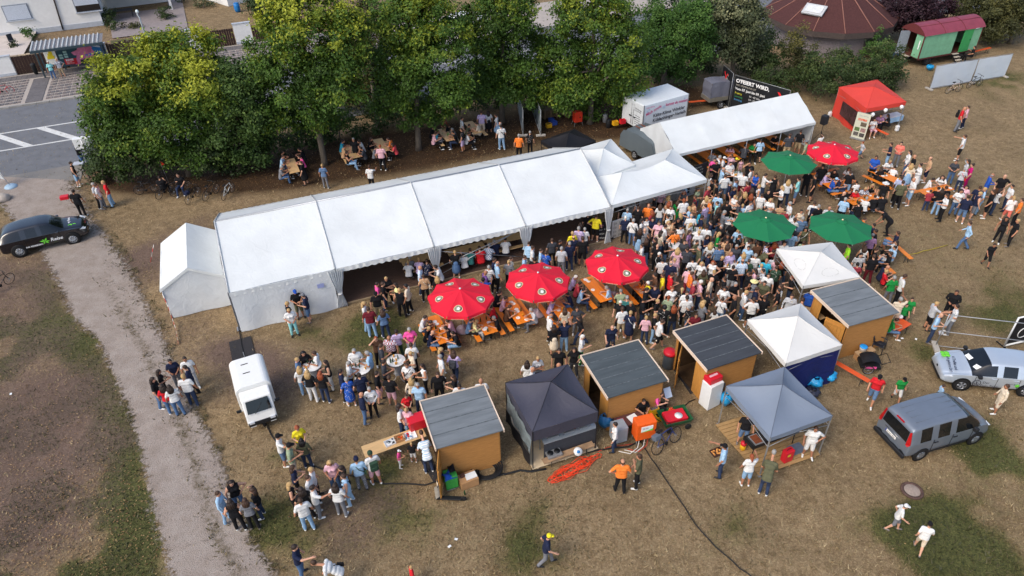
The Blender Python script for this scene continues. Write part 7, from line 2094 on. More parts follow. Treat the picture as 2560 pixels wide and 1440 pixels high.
MB().box((0,0,.75),(2.2,1.3,.32)).build('drop_side',mat('trailer_zinc',(132,128,116),rough=.6,metal=.3),o);MB().grid(lambda u,v:(-1.05+2.1*u+.06*math.sin(v*8),-.62+.02*math.sin(u*15),.9+1.2*v+.05*math.sin(u*6)),14,8).grid(lambda u,v:(-1.05+2.1*u,-.62+1.24*v,2.1+.05*math.sin(u*6)),10,4).grid(lambda u,v:(-1.05+.03*math.sin(v*9),-.62+1.24*u,.9+1.2*v),8,6).build('tarpaulin',GT,o)
for s in (-1,1):wheel(o,-.1,s*.75,.3,.17,s,5)
MB().tube([(1.1,0,.6),(2.2,0,.5)],.04).build('drawbar',STEEL,o)
o=empty('covered_trailer',g(1612,388),2.15,'grey tarpaulin covered trailer between canopy and long tent','trailer');TGm=cloth_mat('cover_grey',(96,106,112),.6)
prof=[(-1.7,.5),(-1.75,1.2),(-1.5,1.75),(0,1.9),(1.3,1.75),(1.6,1.3),(1.65,.5)]
MB().grid(lambda u,v:(np.interp(u*6,range(7),[p[0] for p in prof]),-1.0+2.0*v,np.interp(u*6,range(7),[p[1] for p in prof])-(.0 if.1<v<.9 else.14)+.03*math.sin(v*9+u*7)),24,10).build('cover',TGm,o)
for s in (-1,1):MB().add([(x,s*1.0,z) for x,z in prof]+[(1.65,s*1.0,.45),(-1.7,s*1.0,.45)],[tuple(range(len(prof)+2))]).build('cover_side',TGm,o);wheel(o,0,s*.95,.32,.18,s,5)
for y in (-.25,.2):MB().box((.2,y,1.93),(1.5,.10,.03)).build('strap',mat('strap_brown',(120,72,52),var=.4,scale=8),o)
#  bicycles
def bicycle(x,y,rz,fm,lab,lean=.0,r=.34,tyre_m=None,px_z=.0,saddle=True,grp='parked bicycles',bag=None):
 q=g(x,y,px_z);o=empty('bicycle',V2(q),rz,lab,'bicycle',grp);o.rotation_euler=(lean,0,rz);tm=tyre_m or TYRE
 Mx=Matrix.Rotation(math.pi/2,3,'X');wb=.53
 for sx in (-1,1):
  w_=empty('wheel',(sx*wb,0,r));w_.parent=o
  MB().lathe([(r-.035,-.012),(r-.02,-.022),(r,0),(r-.02,.022),(r-.035,.012)],28,M=Mx,ring=True).build('tyre',tm,w_)
  sp=MB()
  for k in range(14):t=2*math.pi*k/14;sp.tube([(0,.02*(-1)**k,0),((r-.03)*math.cos(t),0,(r-.03)*math.sin(t))],.003,3,cap=False)
  sp.build('spokes',ALU,w_,kind='stuff');MB().lathe([(.0,-.05),(.025,-.05),(.025,.05),(0,.05)],8,M=Mx).build('hub',ALU,w_)
 bb=(-.08,0,.30);hd=(.36,0,.82);hb=(.40,0,.62);st=(-.22,0,.80)
 for a_,b_ in ((bb,st),(bb,hb),(st,hd),(hd,hb),(st,(-wb,0,r)),(bb,(-wb,0,r))):MB().tube([a_,b_],.018,7).build('frame_tube',fm,o)
 for s in (-1,1):MB().tube([(hb[0],s*.04,hb[2]),(wb,s*.05,r)],.013).build('fork_blade',fm,o)
 MB().tube([st,(-.25,0,.95)],.014).build('seat_post',ALU,o);MB().prism([(-.40,-.07,.94),(-.40,.07,.94),(-.28,.06,.95),(-.12,.02,.95),(-.12,-.02,.95),(-.28,-.06,.95)],(0,0,.05)).build('saddle',BSTEEL,o)
 MB().tube([(.36,0,.82),(.34,0,1.0)],.014).build('stem',BSTEEL,o);MB().tube([(.22,-.30,1.03),(.33,-.2,1.02),(.36,0,1.0),(.33,.2,1.02),(.22,.30,1.03)],.014).build('handlebar',BSTEEL,o)
 MB().lathe([(0,-.01),(.09,-.01),(.09,.01),(0,.01)],16,(-.08,-.05,.30),M=Mx).build('chainring',BSTEEL,o)
 for s in (-1,1):MB().tube([(-.08,s*.06,.30),(-.08+s*.12,s*.09,.30-s*.12)],.012).build('crank',BSTEEL,o)
 MB().tube([(-.66,0,.72),(-.25,0,.74)],.012).tube([(-.60,0,.72),(-wb,0,r)],.008).build('carrier',BSTEEL,o)
 if bag:MB().box((-.5,0,.82),(.36,.26,.22)).build('pannier_bag',bag,o,bevel=.04)
 return o
FB=mat('bike_black',(28,30,34),rough=.35);FC=mat('bike_cream',(206,180,166),rough=.35);FW_=mat('bike_white',(214,220,220),rough=.3);FR=mat('bike_red',(178,34,46),rough=.35);FBL=mat('bike_blue',(40,64,130),rough=.35)
bicycle(2380,232,.30,FC,'cream electric bicycle leaning on the white site fence',.12);bicycle(2432,218,.35,FB,'black bicycle beside the cream one at the white fence',.12)
bicycle(2522,98,.5,FW_,'white and green bicycle under the top right shrub',.1);bicycle(2556,92,.6,FB,'dark bicycle cut by the top right edge',.1);bicycle(2480,112,.5,FB,'black bicycle with white bag behind the wagon',.1,bag=JW)
bicycle(12,236,.35,FR,'red bicycle with red tyres on the far pavement',.05,tyre_m=FR)
bicycle(232,452,-.5,mat('bike_orange',(150,100,70)),'brown bicycle at the road sign pole',.08)
for i,(x,y,rz,m_,lab) in enumerate([(372,484,.2,FB,'leftmost dark bicycle in the row under the maples'),(415,488,1.2,FB,'black bicycle below the seated cyclist'),(455,482,1.0,FB,'bicycle with the red flag in the row'),(485,500,1.3,FB,'dark bicycle with blue bag in the row'),(530,492,1.2,FB,'dark bicycle left of the white one'),(572,490,1.35,FW_,'white framed bicycle at the marquee corner')]):
 bicycle(x,y,rz,m_,lab,.08,bag=cloth_plain('nv') if i==3 else None)
o=empty('safety_flag',V2(g(425,465)),.3,'red pennant on a thin rod above the bicycle row','flag');MB().tube([(0,0,0),(-.1,0,1.9)],.008).build('rod',ALU,o);MB().prism([(-.10,0,1.9),(-.10,0,1.55),(.12,0,1.62)],(0,.01,0)).build('pennant',mat('pennant_red',(236,60,40)),o)
bicycle(8,722,1.2,FB,'dark bicycle cut by the left edge on the grass',.1)
bicycle(1670,1120,math.radians(36),FBL,'blue black electric bicycle leaning behind the grey canopy',-.35,r=.36,bag=mat('bag_grey',(96,104,116)))
#  things round the huts
CARD=mat('cardboard',(176,134,92),var=.1,scale=4);GBIN=mat('green_plastic',(62,160,70),rough=.5);HOSE=mat('black_hose',(24,25,28),rough=.7);YEL=mat('crate_yellow',(226,170,32),rough=.5);ORC_=mat('cabinet_orange',(236,98,30),rough=.4,var=.05);REDP=mat('red_plastic',(206,32,48),rough=.4,var=.05);GRYC=mat('cabinet_grey',(158,166,172),rough=.45,var=.05);DKG=mat('dark_green_plastic',(36,90,56),rough=.5)
p=g(985,1103,.76);o=empty('folding_table',V2(p),math.radians(24),'long pale wooden table with craft goods beside the first hut','table');MB().box((0,0,.75),(2.6,.66,.03)).build('tabletop',PINE,o,bevel=.01)
for sx in (-1.0,1.0):MB().tube([(sx,-.26,0),(sx,-.24,.74)],.018).tube([(sx,.26,0),(sx,.24,.74)],.018).tube([(sx,-.25,.3),(sx,.25,.3)],.014).build('folding_leg',LEGM,o)
def bx(x,y,z,d,rz,m_,lab,cat,name,bevel=.01):
 q=g(x,y,z);o_=MB().box((0,0,d[2]/2),d).build(name,m_,None,lab,cat,bevel=bevel);o_.location=q;o_.rotation_euler=(0,0,rz);return o_
def tray(x,y,z,d,rz,m_,lab,fill=None):
 q=g(x,y,z);o_=empty('goods_tray',q,rz,lab,'tray');w_,l_,h_=d
 MB().box((0,0,.01),(w_,l_,.02)).build('tray_floor',m_,o_)
 for s in (-1,1):MB().box((s*w_/2,0,h_/2),(.015,l_,h_)).build('tray_side',m_,o_);MB().box((0,s*l_/2,h_/2),(w_,.015,h_)).build('tray_side',m_,o_)
 if fill:
  r0=random.Random(int(x));
  for i in range(10):MB().box((r0.uniform(-.4,.4)*w_,r0.uniform(-.4,.4)*l_,.05),(.09,.05,.05),rot=r0.uniform(0,3)).build('goods',fill[i%len(fill)],o_)
tray(975,1108,.77,(.42,.3,.08),.5,JW,'white tray of small goods on the craft table',[BSTEEL,JW,GRYC]);tray(1000,1098,.77,(.4,.32,.12),.4,CARD,'cardboard tray with orange goods on the craft table',[mat('cabinet_orange',(236,98,30)),CARD]);tray(1025,1090,.77,(.5,.4,.05),.4,PAPER,'leaflets spread at the right end of the craft table',[PAPER,BPn,REDX])
bx(1048,1062,.75,(.9,.55,.5),math.radians(24),REDP,'red plastic box by the roof corner of the first hut','box','red_box',.03)
o=empty('wheeled_bin',g(1128,1212),ANG,'green box with a blue jacket on top beside the first hut','box');MB().box((0,0,.38),(.5,.46,.7)).build('bin_body',GBIN,o,bevel=.03)
MB().grid(lambda u,v:(-.3+.5*u+.05*math.sin(v*7),-.28+.5*v,.74+.12*math.sin(u*4+1)*math.sin(v*5)-.25*max(0,.2-v)-.3*max(0,.15-u)),12,12).build('jacket',cloth_plain('bu'),o);MB().grid(lambda u,v:(-.02+.25*u,-.1+.35*v,.86+.06*math.sin(u*5)*math.sin(v*4)),8,8).build('dark_jacket',cloth_plain('bk'),o);MB().tube([(-.26,-.26,.05),(.26,-.26,.05)],.015).build('rail',STEEL,o)
o=empty('cardboard_carton',g(1171,1208),math.radians(24),'cardboard carton with white pack on top','box');MB().box((0,0,.2),(.72,.5,.4)).build('carton',CARD,o);MB().box((.12,-.02,.43),(.45,.28,.05)).build('white_pack',PAPER,o);MB().box((-.18,.12,.43),(.2,.18,.05)).build('brown_pack',mat('brown_pack',(88,56,46)),o)
def cable(pts,r,m_,name,lab,jitter=0.0,cat='cable',z=.03,n=1):
 P=[g(x,y,z) for x,y in pts];rr=random.Random(len(pts));Q=[]
 for a_,b_ in zip(P[:-1],P[1:]):
  k=max(2,int((b_-a_).length/.35))
  for i in range(k):q=a_.lerp(b_,i/k);Q.append(q+Vector((rr.uniform(-jitter,jitter),rr.uniform(-jitter,jitter),0)))
 Q.append(P[-1]);o_=MB().tube(Q,r,6).build(name,m_,None,lab,cat);return o_
q=g(1218,1178);o=empty('hose_coil',q,.3,'coil of thick black hose behind the first hut','hose')
for k in range(5):
 m_=MB();R0=.36+.07*k;m_.tube([(R0*math.cos(t*.35+k),R0*.85*math.sin(t*.35+k),.05+.035*k+.02*math.sin(t*.6+k)) for t in range(19)],.032,7);m_.build('hose_loop',HOSE,o)
cable([(1238,1190),(1265,1186),(1300,1176),(1331,1178),(1365,1172)],.045,HOSE,'supply_hose','thick black hose running to the charcoal canopy',.03)
cable([(1600,1100),(1628,1145),(1662,1195),(1702,1252),(1738,1310),(1790,1368),(1850,1420),(1885,1446)],.022,HOSE,'power_cable','black cable crossing the lower meadow',.02)
cable([(1605,1100),(1570,1118),(1530,1120),(1497,1124),(1470,1132)],.03,HOSE,'power_cable','black cable from the orange cabinet to the charcoal canopy',.03)
cable([(596,815),(601,842),(612,905)],.03,HOSE,'power_cable','black cable from the marquee corner to the small truck',.01)
cable([(664,1058),(690,1105),(720,1135),(790,1168),(880,1190),(960,1208),(1060,1212),(1120,1198)],.03,HOSE,'power_cable','black cable from the small truck to the first hut',.03)
cable([(1690,1040),(1712,1012),(1738,998)],.02,HOSE,'power_cable','thin black cable beside the wheelbarrow',.04)
cable([(2260,640),(2310,628),(2370,612)],.02,mat('cord_yellow',(176,156,50)),'ground_cord','faint yellow cord on the right meadow',.04)
o=empty('broom',g(1232,1150),.3,'broom with green head leaning at the first hut','broom');MB().tube([(-.5,.35,1.5),(.12,-.12,.08)],.014).build('handle',PINE,o);MB().box((.14,-.14,.06),(.40,.08,.09),rot=.9).build('broom_head',DKG,o)
o=empty('kick_scooter',g(1128,1250),-.08,'black electric kick scooter with a white jacket hung on it','scooter');MB().box((0,0,.12),(.85,.18,.06)).build('deck',BSTEEL,o,bevel=.02);MB().tube([(-.5,0,.12),(-.42,0,1.0)],.022).build('steering_column',BSTEEL,o);MB().tube([(-.42,-.22,1.0),(-.42,.22,1.0)],.015).build('handlebar',BSTEEL,o)
for x in (-.52,.5):MB().lathe([(.05,-.03),(.11,-.03),(.12,0),(.11,.03),(.05,.03)],16,(x,0,.12),M=Matrix.Rotation(math.pi/2,3,'X')).build('wheel',TYRE,o)
MB().grid(lambda u,v:(-.55+.10*math.sin(u*5)+.14*u,-.22+.4*u,1.02-.72*v+.03*math.sin(u*9)),10,8).build('hung_jacket',cloth_plain('be'),o)
put_small(bot_me,'bottle',g(1162,1236,.01),'green glass bottle on the grass near the scooter','bottle','single bottle')
MAT_=mat('rubber_mat',(46,44,46),var=.2,scale=10,bump=.4,bscale=40)
for pts,lab in (([(572,855),(627,840),(642,905),(585,925)],'black rubber mat behind the small white truck'),([(1050,1150),(1078,1143),(1098,1185),(1085,1208)],'dark mat at the door of the first hut'),([(1684,925),(1698,920),(1742,978),(1726,986)],'dark mat before the side door of the black roofed hut')):
 P=[g(x,y,.012) for x,y in pts];MB().prism(P,(0,0,.012)).build('floor_mat',MAT_,None,lab,'mat')
o=empty('waste_barrel',g(1670,916),0,'grey waste barrel with red lid beside a hut door','bin');MB().lathe([(.26,0),(.28,.05),(.27,.8),(.28,.86)],18).build('barrel_body',mat('barrel_grey',(84,92,98),rough=.5),o);MB().lathe([(.31,.84),(.31,.93),(.24,1.0),(.0,1.03)],18).build('lid',REDP,o)
o=empty('freezer_cabinet',g(1772,1010),ANG+.15,'tall white cabinet with a red crate on top','cabinet');MB().box((0,0,.72),(.72,.58,1.40)).build('cabinet_body',JW,o,bevel=.02)
for sx in (-.28,.28):MB().box((sx,-.22,.02),(.06,.06,.06)).build('foot',BSTEEL,o)
ob=MB().box((0,0,.14),(.68,.46,.28)).build('red_crate',REDP,None,'red lidded plastic crate standing on the white cabinet','crate',bevel=.03);ob.location=o.location+Vector((-.02,.06,1.42));ob.rotation_euler=(0,0,ANG+.1);MB().box((0,0,.29),(.42,.10,.02)).build('handle_slot',cloth_plain('pk'),ob)
sack(1812,1014,.28,.75,BAGB,'tall blue rubbish bag under the grey canopy corner',5);sack(1795,982,.26,.9,mat('grey_bag',(90,92,98),rough=.4,bump=.6,bscale=9),'grey plastic bag behind the white cabinet',6)
sack(2012,962,.30,.5,BAGB,'blue rubbish bag left of the pile at the navy wall',7);sack(2034,966,.34,.55,BAGB,'blue rubbish bag in the middle of the pile at the navy wall',8);sack(2070,950,.33,.5,BAGB,'blue rubbish bag right of the pile at the navy wall',9);sack(2052,945,.36,.6,mat('black_bag',(40,42,48),rough=.3,bump=.7,bscale=9),'black rubbish bag in the pile at the navy wall',10);sack(2030,990,.3,.4,mat('dark_bag',(52,54,70),rough=.4,bump=.7,bscale=9),'dark holdall before the rubbish bags',11)
o=empty('power_cabinet',g(1606,1100),ANG-.1,'bright orange power cabinet with white and green label','cabinet');MB().box((0,0,.80),(.86,.5,.95)).build('cabinet_body',ORC_,o,bevel=.02);MB().box((0,-.255,.80),(.80,.02,.88)).build('door',ORC_,o)
MB().box((0,-.27,.98),(.52,.012,.30)).build('label',PAPER,o);MB().prism([(-.26,-.278,.84),(.26,-.278,.84),(.26,-.278,.95),(0,-.278,.87)],(0,-.004,0)).build('label_wave',LIM,o);text('Strom',.10,NV,o,(-.2,-.28,1.03),Vector((1,0,0)),Zv);MB().box((.38,-.28,.8),(.05,.03,.08)).build('lock',BSTEEL,o)
for sx in (-.38,.38):
 for sy in (-.2,.2):MB().tube([(sx,sy,0),(sx,sy,.34)],.018).build('leg',STEEL,o)
for k,(x,m_) in enumerate(((-.2,mat('cable_white',(220,216,208))),(.05,mat('cable_white',(220,216,208))),(.2,mat('cable_red',(190,70,50))))):MB().tube([(x,-.1,.34),(x-.2,-.4,.1),(x-.6,-.55,.03),(x-1.0,-.3,.04)],.018).build('plug_cable',m_,o)
o=empty('meter_box',g(1545,1095),ANG-.05,'light grey metal box in front of the person with white top','cabinet');MB().box((0,0,.42),(.58,.56,.84)).build('box_body',GRYC,o,bevel=.02);MB().box((0,-.285,.42),(.5,.012,.74)).build('box_door',GRYC,o)
o=empty('paper_table',g(1572,1078),ANG-.05,'small dark table with papers and bottles behind the orange cabinet','table');MB().box((0,0,.74),(1.3,.6,.03)).build('tabletop',mat('table_brown',(96,58,52)),o)
for sx in (-.55,.55):MB().tube([(sx,-.22,0),(sx,-.2,.73)],.018).tube([(sx,.22,0),(sx,.2,.73)],.018).build('leg',LEGM,o)
MB().box((.15,-.05,.765),(.42,.5,.008),rot=.2).build('paper_sheet',PAPER,o);MB().box((-.4,.05,.775),(.3,.22,.03),rot=-.2).build('book',cloth_plain('rs'),o)
sack(1512,1070,.3,.8,mat('blue_shopper',(44,110,160),rough=.4,bump=.5,bscale=8),'big blue carrier bag right of the charcoal canopy',14);sack(1535,1062,.28,.55,mat('black_bag',(40,42,48)),'black bag behind the blue carrier bag',15)
def crate(x,y,z,m_,lab,fill,rz=ANG,cat='crate',grp=None):
 q=g(x,y,z);o_=empty('drink_crate',q,rz,lab,cat,grp);w_,l_,h_=.40,.30,.30
 MB().box((0,0,.015),(w_,l_,.03)).build('crate_floor',m_,o_)
 for s in (-1,1):
  MB().box((s*w_/2,0,h_/2),(.02,l_,h_)).build('crate_side',m_,o_);MB().box((0,s*l_/2,h_/2),(w_-.02,.02,h_)).build('crate_side',m_,o_)
 if fill:
  for i in range(5):
   for j in range(4):b_=bpy.data.objects.new('bottle',bot_me if fill=='g' else botn_me);COL.objects.link(b_);b_.parent=o_;b_.location=(-.15+.075*i,-.105+.07*j,.03)
 return o_
botn_me=MB().lathe([(.03,0),(.032,.02),(.032,.16),(.014,.21),(.014,.25),(.022,.252),(.022,.27),(.0,.272)],9).mesh('bottle',mat('bottle_capped',(150,150,150),rough=.3))
for k in range(2):crate(1632,1030,.0+.31*k,YEL,'yellow drink crate with grey caps, %s of the stack'%('lower' if k==0 else 'upper'),'n' if k else None)
crate(1648,1047,0,YEL,'yellow crate with dark bottles beside the stack','g')
o=empty('fuel_canister',g(1675,1042),.3,'large orange canister beside the yellow crates','canister');MB().lathe([(.19,0),(.21,.05),(.21,.36),(.16,.46),(.06,.50)],16).build('canister_body',ORC_,o);MB().lathe([(.05,.5),(.05,.56),(0,.57)],10).build('cap',REDP,o);MB().tube([(-.12,0,.46),(-.08,0,.56),(.06,0,.56)],.018).build('handle',ORC_,o)
o=empty('handcart',g(1684,1060),.25,'green handcart carrying a red tray','cart')
MB().prism([(-.55,-.36,.32),(.55,-.36,.32),(.55,.36,.32),(-.55,.36,.32)],(0,0,.02)).build('cart_floor',DKG,o)
for s in (-1,1):MB().quad((-.55,s*.36,.32),(.55,s*.36,.32),(.64,s*.44,.58),(-.64,s*.44,.58),t=.02).build('cart_side',DKG,o);MB().quad((s*.55,-.36,.32),(s*.55,.36,.32),(s*.64,.44,.58),(s*.64,-.44,.58),t=.02).build('cart_side',DKG,o)
MB().box((0,0,.48),(.95,.6,.20)).build('red_tray',REDP,o,bevel=.02);MB().lathe([(0,0),(.17,.0),(.17,.02),(0,.03)],16,(.12,-.08,.58)).build('white_lid',JW,o)
for sx in (-.4,.45):
 for sy in (-.42,.42):MB().lathe([(.05,-.03),(.14,-.03),(.15,0),(.14,.03),(.05,.03)],16,(sx,sy,.15),M=Matrix.Rotation(math.pi/2,3,'X')).build('wheel',TYRE,o)
MB().tube([(-.6,0,.3),(-1.0,0,.75)],.018).build('pull_handle',BSTEEL,o)
o=empty('notice_sheet',g(1668,992,.6),.4,'white notice sheet propped beside the hut with the dark roof','sheet');MB().box((0,0,.25),(.34,.012,.46),M=Matrix.Rotation(-.6,3,'X')).build('sheet',mat('sheet_blue',(196,210,226)),o);text('A2',.16,NV,o,(-.1,.04,.22),Vector((1,0,0)),Vector((0,.56,.83)),raise_=.02)
#  under the charcoal canopy
def deck(pts,z,m_,lab,nb,along=0):
 P=[g(x,y,z) for x,y in pts];o=empty('wooden_deck',V2(P[0]),0,lab,'deck');b0=V2(P[0])
 for i in range(nb):
  a0,a1=i/nb+.004,(i+1)/nb-.004;q=[P[0].lerp(P[3],a0),P[1].lerp(P[2],a0),P[1].lerp(P[2],a1),P[0].lerp(P[3],a1)]
  MB().prism([p_-b0 for p_ in q],(0,0,.035)).build('plank',m_,o)
 for t in (.08,.5,.92):
  a_,b_=P[0].lerp(P[1],t)-b0,P[3].lerp(P[2],t)-b0;a_.z=b_.z=z/2-.005;MB().tube([a_,b_],z/2-.01 if z>.04 else.015,4).build('bearer',m_,o)
 return o
DW=mat('deck_wood',(168,134,88),var=.16,scale=4,stretch=(1,1,1),bump=.2);DW2=mat('deck_pale',(214,192,158),var=.1,scale=4)
deck([(1268,1045),(1420,1000),(1496,1122),(1332,1175)],.07,DW2,'pale plywood deck under the charcoal canopy',3)
deck([(1788,1062),(1958,1010),(2050,1138),(1898,1190)],.10,DW,'weathered plank deck under the blue grey canopy',16)
def counter(A,B,dep,h_,m_,lab,name='sales_counter'):
 L,a=on_edge(A,B);o=empty(name,V2(A),a,lab,'counter');MB().box((L/2,dep/2,h_-.02),(L,dep,.04)).build('counter_top',GRYC,o);MB().box((L/2,.02,h_/2-.03),(L,.03,h_-.08)).build('front_sheet',m_,o)
 for x in (.05,L-.05):MB().box((x,dep-.05,h_/2),(.04,.04,h_)).build('leg',STEEL,o)
 return o,L
co,cl=counter(g(1360,1150,.07),g(1490,1108,.07),.6,.95,cloth_plain('ch'),'dark sales counter with steel tops under the charcoal canopy');co.location.z=.1
for k in range(3):MB().box((cl*(.2+.3*k),.35,.98),(.5,.4,.10)).build('steel_pan',STEEL,co)
MB().box((cl*.62,.3,1.06),(.14,.12,.16)).build('jar',mat('jar_brown',(150,80,44)),co)
A=g(1263,957,2.3);B=g(1331,1080,2.3);Lq=DARK_CAN.location
fo=MB().grid(lambda u,v:tuple((A.lerp(B,.06+.9*u)-Lq)+Vector((-.03+.03*math.sin(u*20+v*4),0,-.42-1.0*v))),16,6).build('foil_side_wall',mat('foil',(134,146,150),rough=.12,var=.35,scale=2,spec=.8),DARK_CAN)
MB().grid(lambda u,v:tuple((A.lerp(B,.06+.9*u)-Lq)+Vector((-.08+.05*math.sin(u*13),0,-1.42-.72*v))),16,5).build('black_side_wall',BKC,DARK_CAN)
o=bx(1384,1135,.42,(.62,.42,.12),ANG,STEEL,'steel double hotplate on the low bench at the charcoal canopy','hotplate','hotplate',.01)
for s in (-1,1):MB().lathe([(0,0),(.13,0),(.13,.015),(0,.02)],18,(s*.15,0,.12)).build('plate',BSTEEL,o)
A=g(1360,1158,.42);B=g(1486,1112,.42);L,a=on_edge(A,B);o=empty('low_bench',V2(A),a,'low wooden bench in front of the charcoal canopy','bench');MB().box((L/2,.1,.40),(L,.28,.035)).build('seat',mat('bench_worn',(158,128,98),var=.2,scale=3),o)
for x in (.35,L-.35):MB().tube([(x,0,0),(x,.02,.39)],.016).tube([(x,.22,0),(x,.2,.39)],.016).build('leg',LEGM,o)
o=empty('cable_reel',g(1444,1128,.43),.2,'round blue and white cable reel on the low bench','cable reel');MB().lathe([(.03,0),(.17,.0),(.17,.02),(.08,.03),(.08,.10),(.17,.11),(.17,.13),(0,.13)],20,M=Matrix.Rotation(.9,3,'X')).build('reel',JW,o);MB().lathe([(0,.135),(.07,.135),(.06,.16),(0,.16)],14,M=Matrix.Rotation(.9,3,'X')).build('hub',BL,o)
OC=mat('cable_orange',(236,72,34),rough=.5)
q=g(1440,1170);o=empty('cable_heap',q,0,'tangled heap of bright orange cable on the grass','cable');rr=random.Random(8);ax=(g(1495,1142)-g(1385,1200));ax.z=0;L=ax.length;ax.normalize();ay_=Vector((-ax.y,ax.x,0))
for k in range(16):
 m_=MB();c0=rr.uniform(-.32,.32)*L;rx_,ry_=rr.uniform(.3,.95),rr.uniform(.10,.34);ph=rr.uniform(0,6);m_.tube([ax*(c0+rx_*math.cos(t*.45+ph)+.05*math.sin(t*2.1))+ay_*(ry_*math.sin(t*.45+ph)+.05*math.cos(t*1.7+k))+Vector((0,0,.02+.05*abs(math.sin(t*.8+k)))) for t in range(15)],.012,5);m_.build('cable_loop',OC,o)
cable([(1466,1150),(1450,1140),(1444,1132)],.011,OC,'extension_cord','orange cord rising from the heap to the reel',.02)
cable([(1495,1128),(1520,1118),(1560,1112),(1590,1108)],.014,mat('cable_red',(190,70,50)),'extension_cord','red cord running past the person in white',.03)
#  under the grey canopy: grill, cases
zD=.135
A=g(1880,1118,zD+.8);o=empty('charcoal_grill',V2(A),ANG+.02,'long black charcoal grill with a pan under the grey canopy','grill');L=2.3
MB().box((L/2,.25,zD+.78),(L,.62,.16)).build('fire_box',BSTEEL,o);MB().box((L/2,.25,zD+.87),(L-.1,.52,.02)).build('grate',mat('grate',(40,38,38),rough=.6,bump=.5,bscale=60),o)
for x in (.12,L-.12):
 for y in (.0,.5):MB().tube([(x,y,zD),(x,y,zD+.72)],.022).build('leg',BSTEEL,o)
MB().box((.32,.2,zD+.90),(.40,.5,.05)).build('steel_pan',STEEL,o);MB().box((.32,.2,zD+.915),(.33,.42,.03)).build('sausages',mat('sausage',(120,62,34),var=.4,scale=14),o)
o=bx(1965,1150,zD,(.42,.26,.62),ANG+.05,REDP,'red metal tool case standing on the deck edge','case','tool_case',.02);o.location.z=zD;MB().box((-.06,-.135,.42),(.14,.006,.10)).build('sticker',YP,o);MB().tube([(-.1,0,.63),(-.08,0,.68),(.08,0,.68),(.1,0,.63)],.012).build('handle',BSTEEL,o)
o=empty('mustard_pot',g(1856,1122,zD),0,'yellow jar with red lid on the wooden deck','jar');MB().lathe([(.11,0),(.12,.05),(.12,.22),(.09,.26)],14).build('jar_body',YEL,o);MB().lathe([(.11,.26),(.12,.30),(.12,.40),(.0,.43)],14).build('jar_lid',REDP,o)
o=bx(1992,1122,zD,(.62,.5,.02),ANG,mat('checker_plate',(130,136,146),rough=.4,metal=.5,bump=.6,bscale=40),'grey chequer plate lying on the wooden deck','plate','metal_plate',.004);o.location.z=zD+.001
q=g(1792,1132,1.15);o=empty('serving_tray',q,.4,'brown tray of fried food carried by person in light blue','tray');MB().box((0,0,.01),(.46,.34,.02)).build('tray_floor',mat('tray_brown',(70,40,30)),o)
for s in (-1,1):MB().box((s*.23,0,.04),(.015,.34,.08)).build('tray_side',mat('tray_brown',(70,40,30)),o);MB().box((0,s*.17,.04),(.46,.015,.08)).build('tray_side',mat('tray_brown',(70,40,30)),o)
rr=random.Random(5)
for k in range(14):MB().lathe([(0,-.03),(.04,-.02),(.05,0),(.03,.025),(0,.03)],8,(rr.uniform(-.18,.18),rr.uniform(-.12,.12),.05)).build('food_piece',mat('fried',(206,140,70),var=.3,scale=14),o)
o=bx(163,497,1.0,(.5,.36,.22),.3,REDP,'red box carried by the person near the black car','box','carried_box',.02)
#  right side: chair, trailer buggy, bucket, gate
o=empty('plastic_chair',g(2193,876),ANG+.5,'black plastic garden chair beside the right hut','chair');BKp=mat('chair_black',(34,36,44),rough=.4)
MB().box((0,0,.42),(.46,.46,.035)).build('seat',BKp,o,bevel=.015)
for k in range(6):x=-.19+.076*k;MB().tube([(x,.21,.44),(x*1.1,.27,.72),(x*1.05,.30,.84-.02*abs(k-2.5))],.014,5).build('back_slat',BKp,o)
MB().tube([(-.24,.24,.55),(-.22,.30,.84),(0,.32,.90),(.22,.30,.84),(.24,.24,.55)],.022).build('back_rim',BKp,o)
for s in (-1,1):
 MB().tube([(s*.25,.24,.62),(s*.27,-.1,.64),(s*.24,-.24,.60)],.024).build('armrest',BKp,o)
 for y in (-.22,.22):MB().tube([(s*.24,y,.62 if y<0 else.55),(s*.27,y*1.15,0)],.022).build('leg',BKp,o)
o=empty('child_bike_trailer',g(2168,920),-.15,'black child bicycle trailer with pink tyred wheels','bike trailer')
MB().grid(lambda u,v:(-.42+.84*u,-.34+.68*v,.32+.48*math.sin(math.pi*(.12+.76*u))**.6*(1-.15*abs(2*v-1))),14,8).build('hood',BKC,o);MB().box((0,0,.30),(.9,.66,.14)).build('tub',BSTEEL,o,bevel=.03)
MB().box((-.02,-.345,.34),(.5,.02,.12)).build('trim_panel',cloth_plain('hp'),o);MB().tube([(.42,-.3,.55),(.75,-.3,.72),(.75,.3,.72),(.42,.3,.55)],.018).build('push_bar',BSTEEL,o)
for s in (-1,1):
 w_=empty('wheel',(-.12,s*.42,.26));w_.parent=o;Mx=Matrix.Rotation(math.pi/2,3,'X');MB().lathe([(.22,-.02),(.26,0),(.22,.02)],24,M=Mx,ring=True).build('tyre',TYRE,w_);MB().lathe([(.205,-.012),(.22,-.012),(.22,.012),(.205,.012)],24,M=Mx,ring=True).build('rim',ALU,w_)
 sp=MB();[sp.tube([(0,0,0),(.21*math.cos(t),0,.21*math.sin(t))],.004,3) for t in [k*.5236 for k in range(12)]];sp.build('spokes',ALU,w_,kind='stuff')
o=empty('wooden_crate_table',g(2158,892),ANG,'low wooden board on boxes behind the bike trailer','table');MB().box((0,0,.36),(1.0,.32,.03)).build('board',mat('board_wood',(182,150,112)),o);[MB().box((q_,0,.17),(.35,.3,.34)).build('support_box',CARD,o) for q_ in (-.3,.3)]
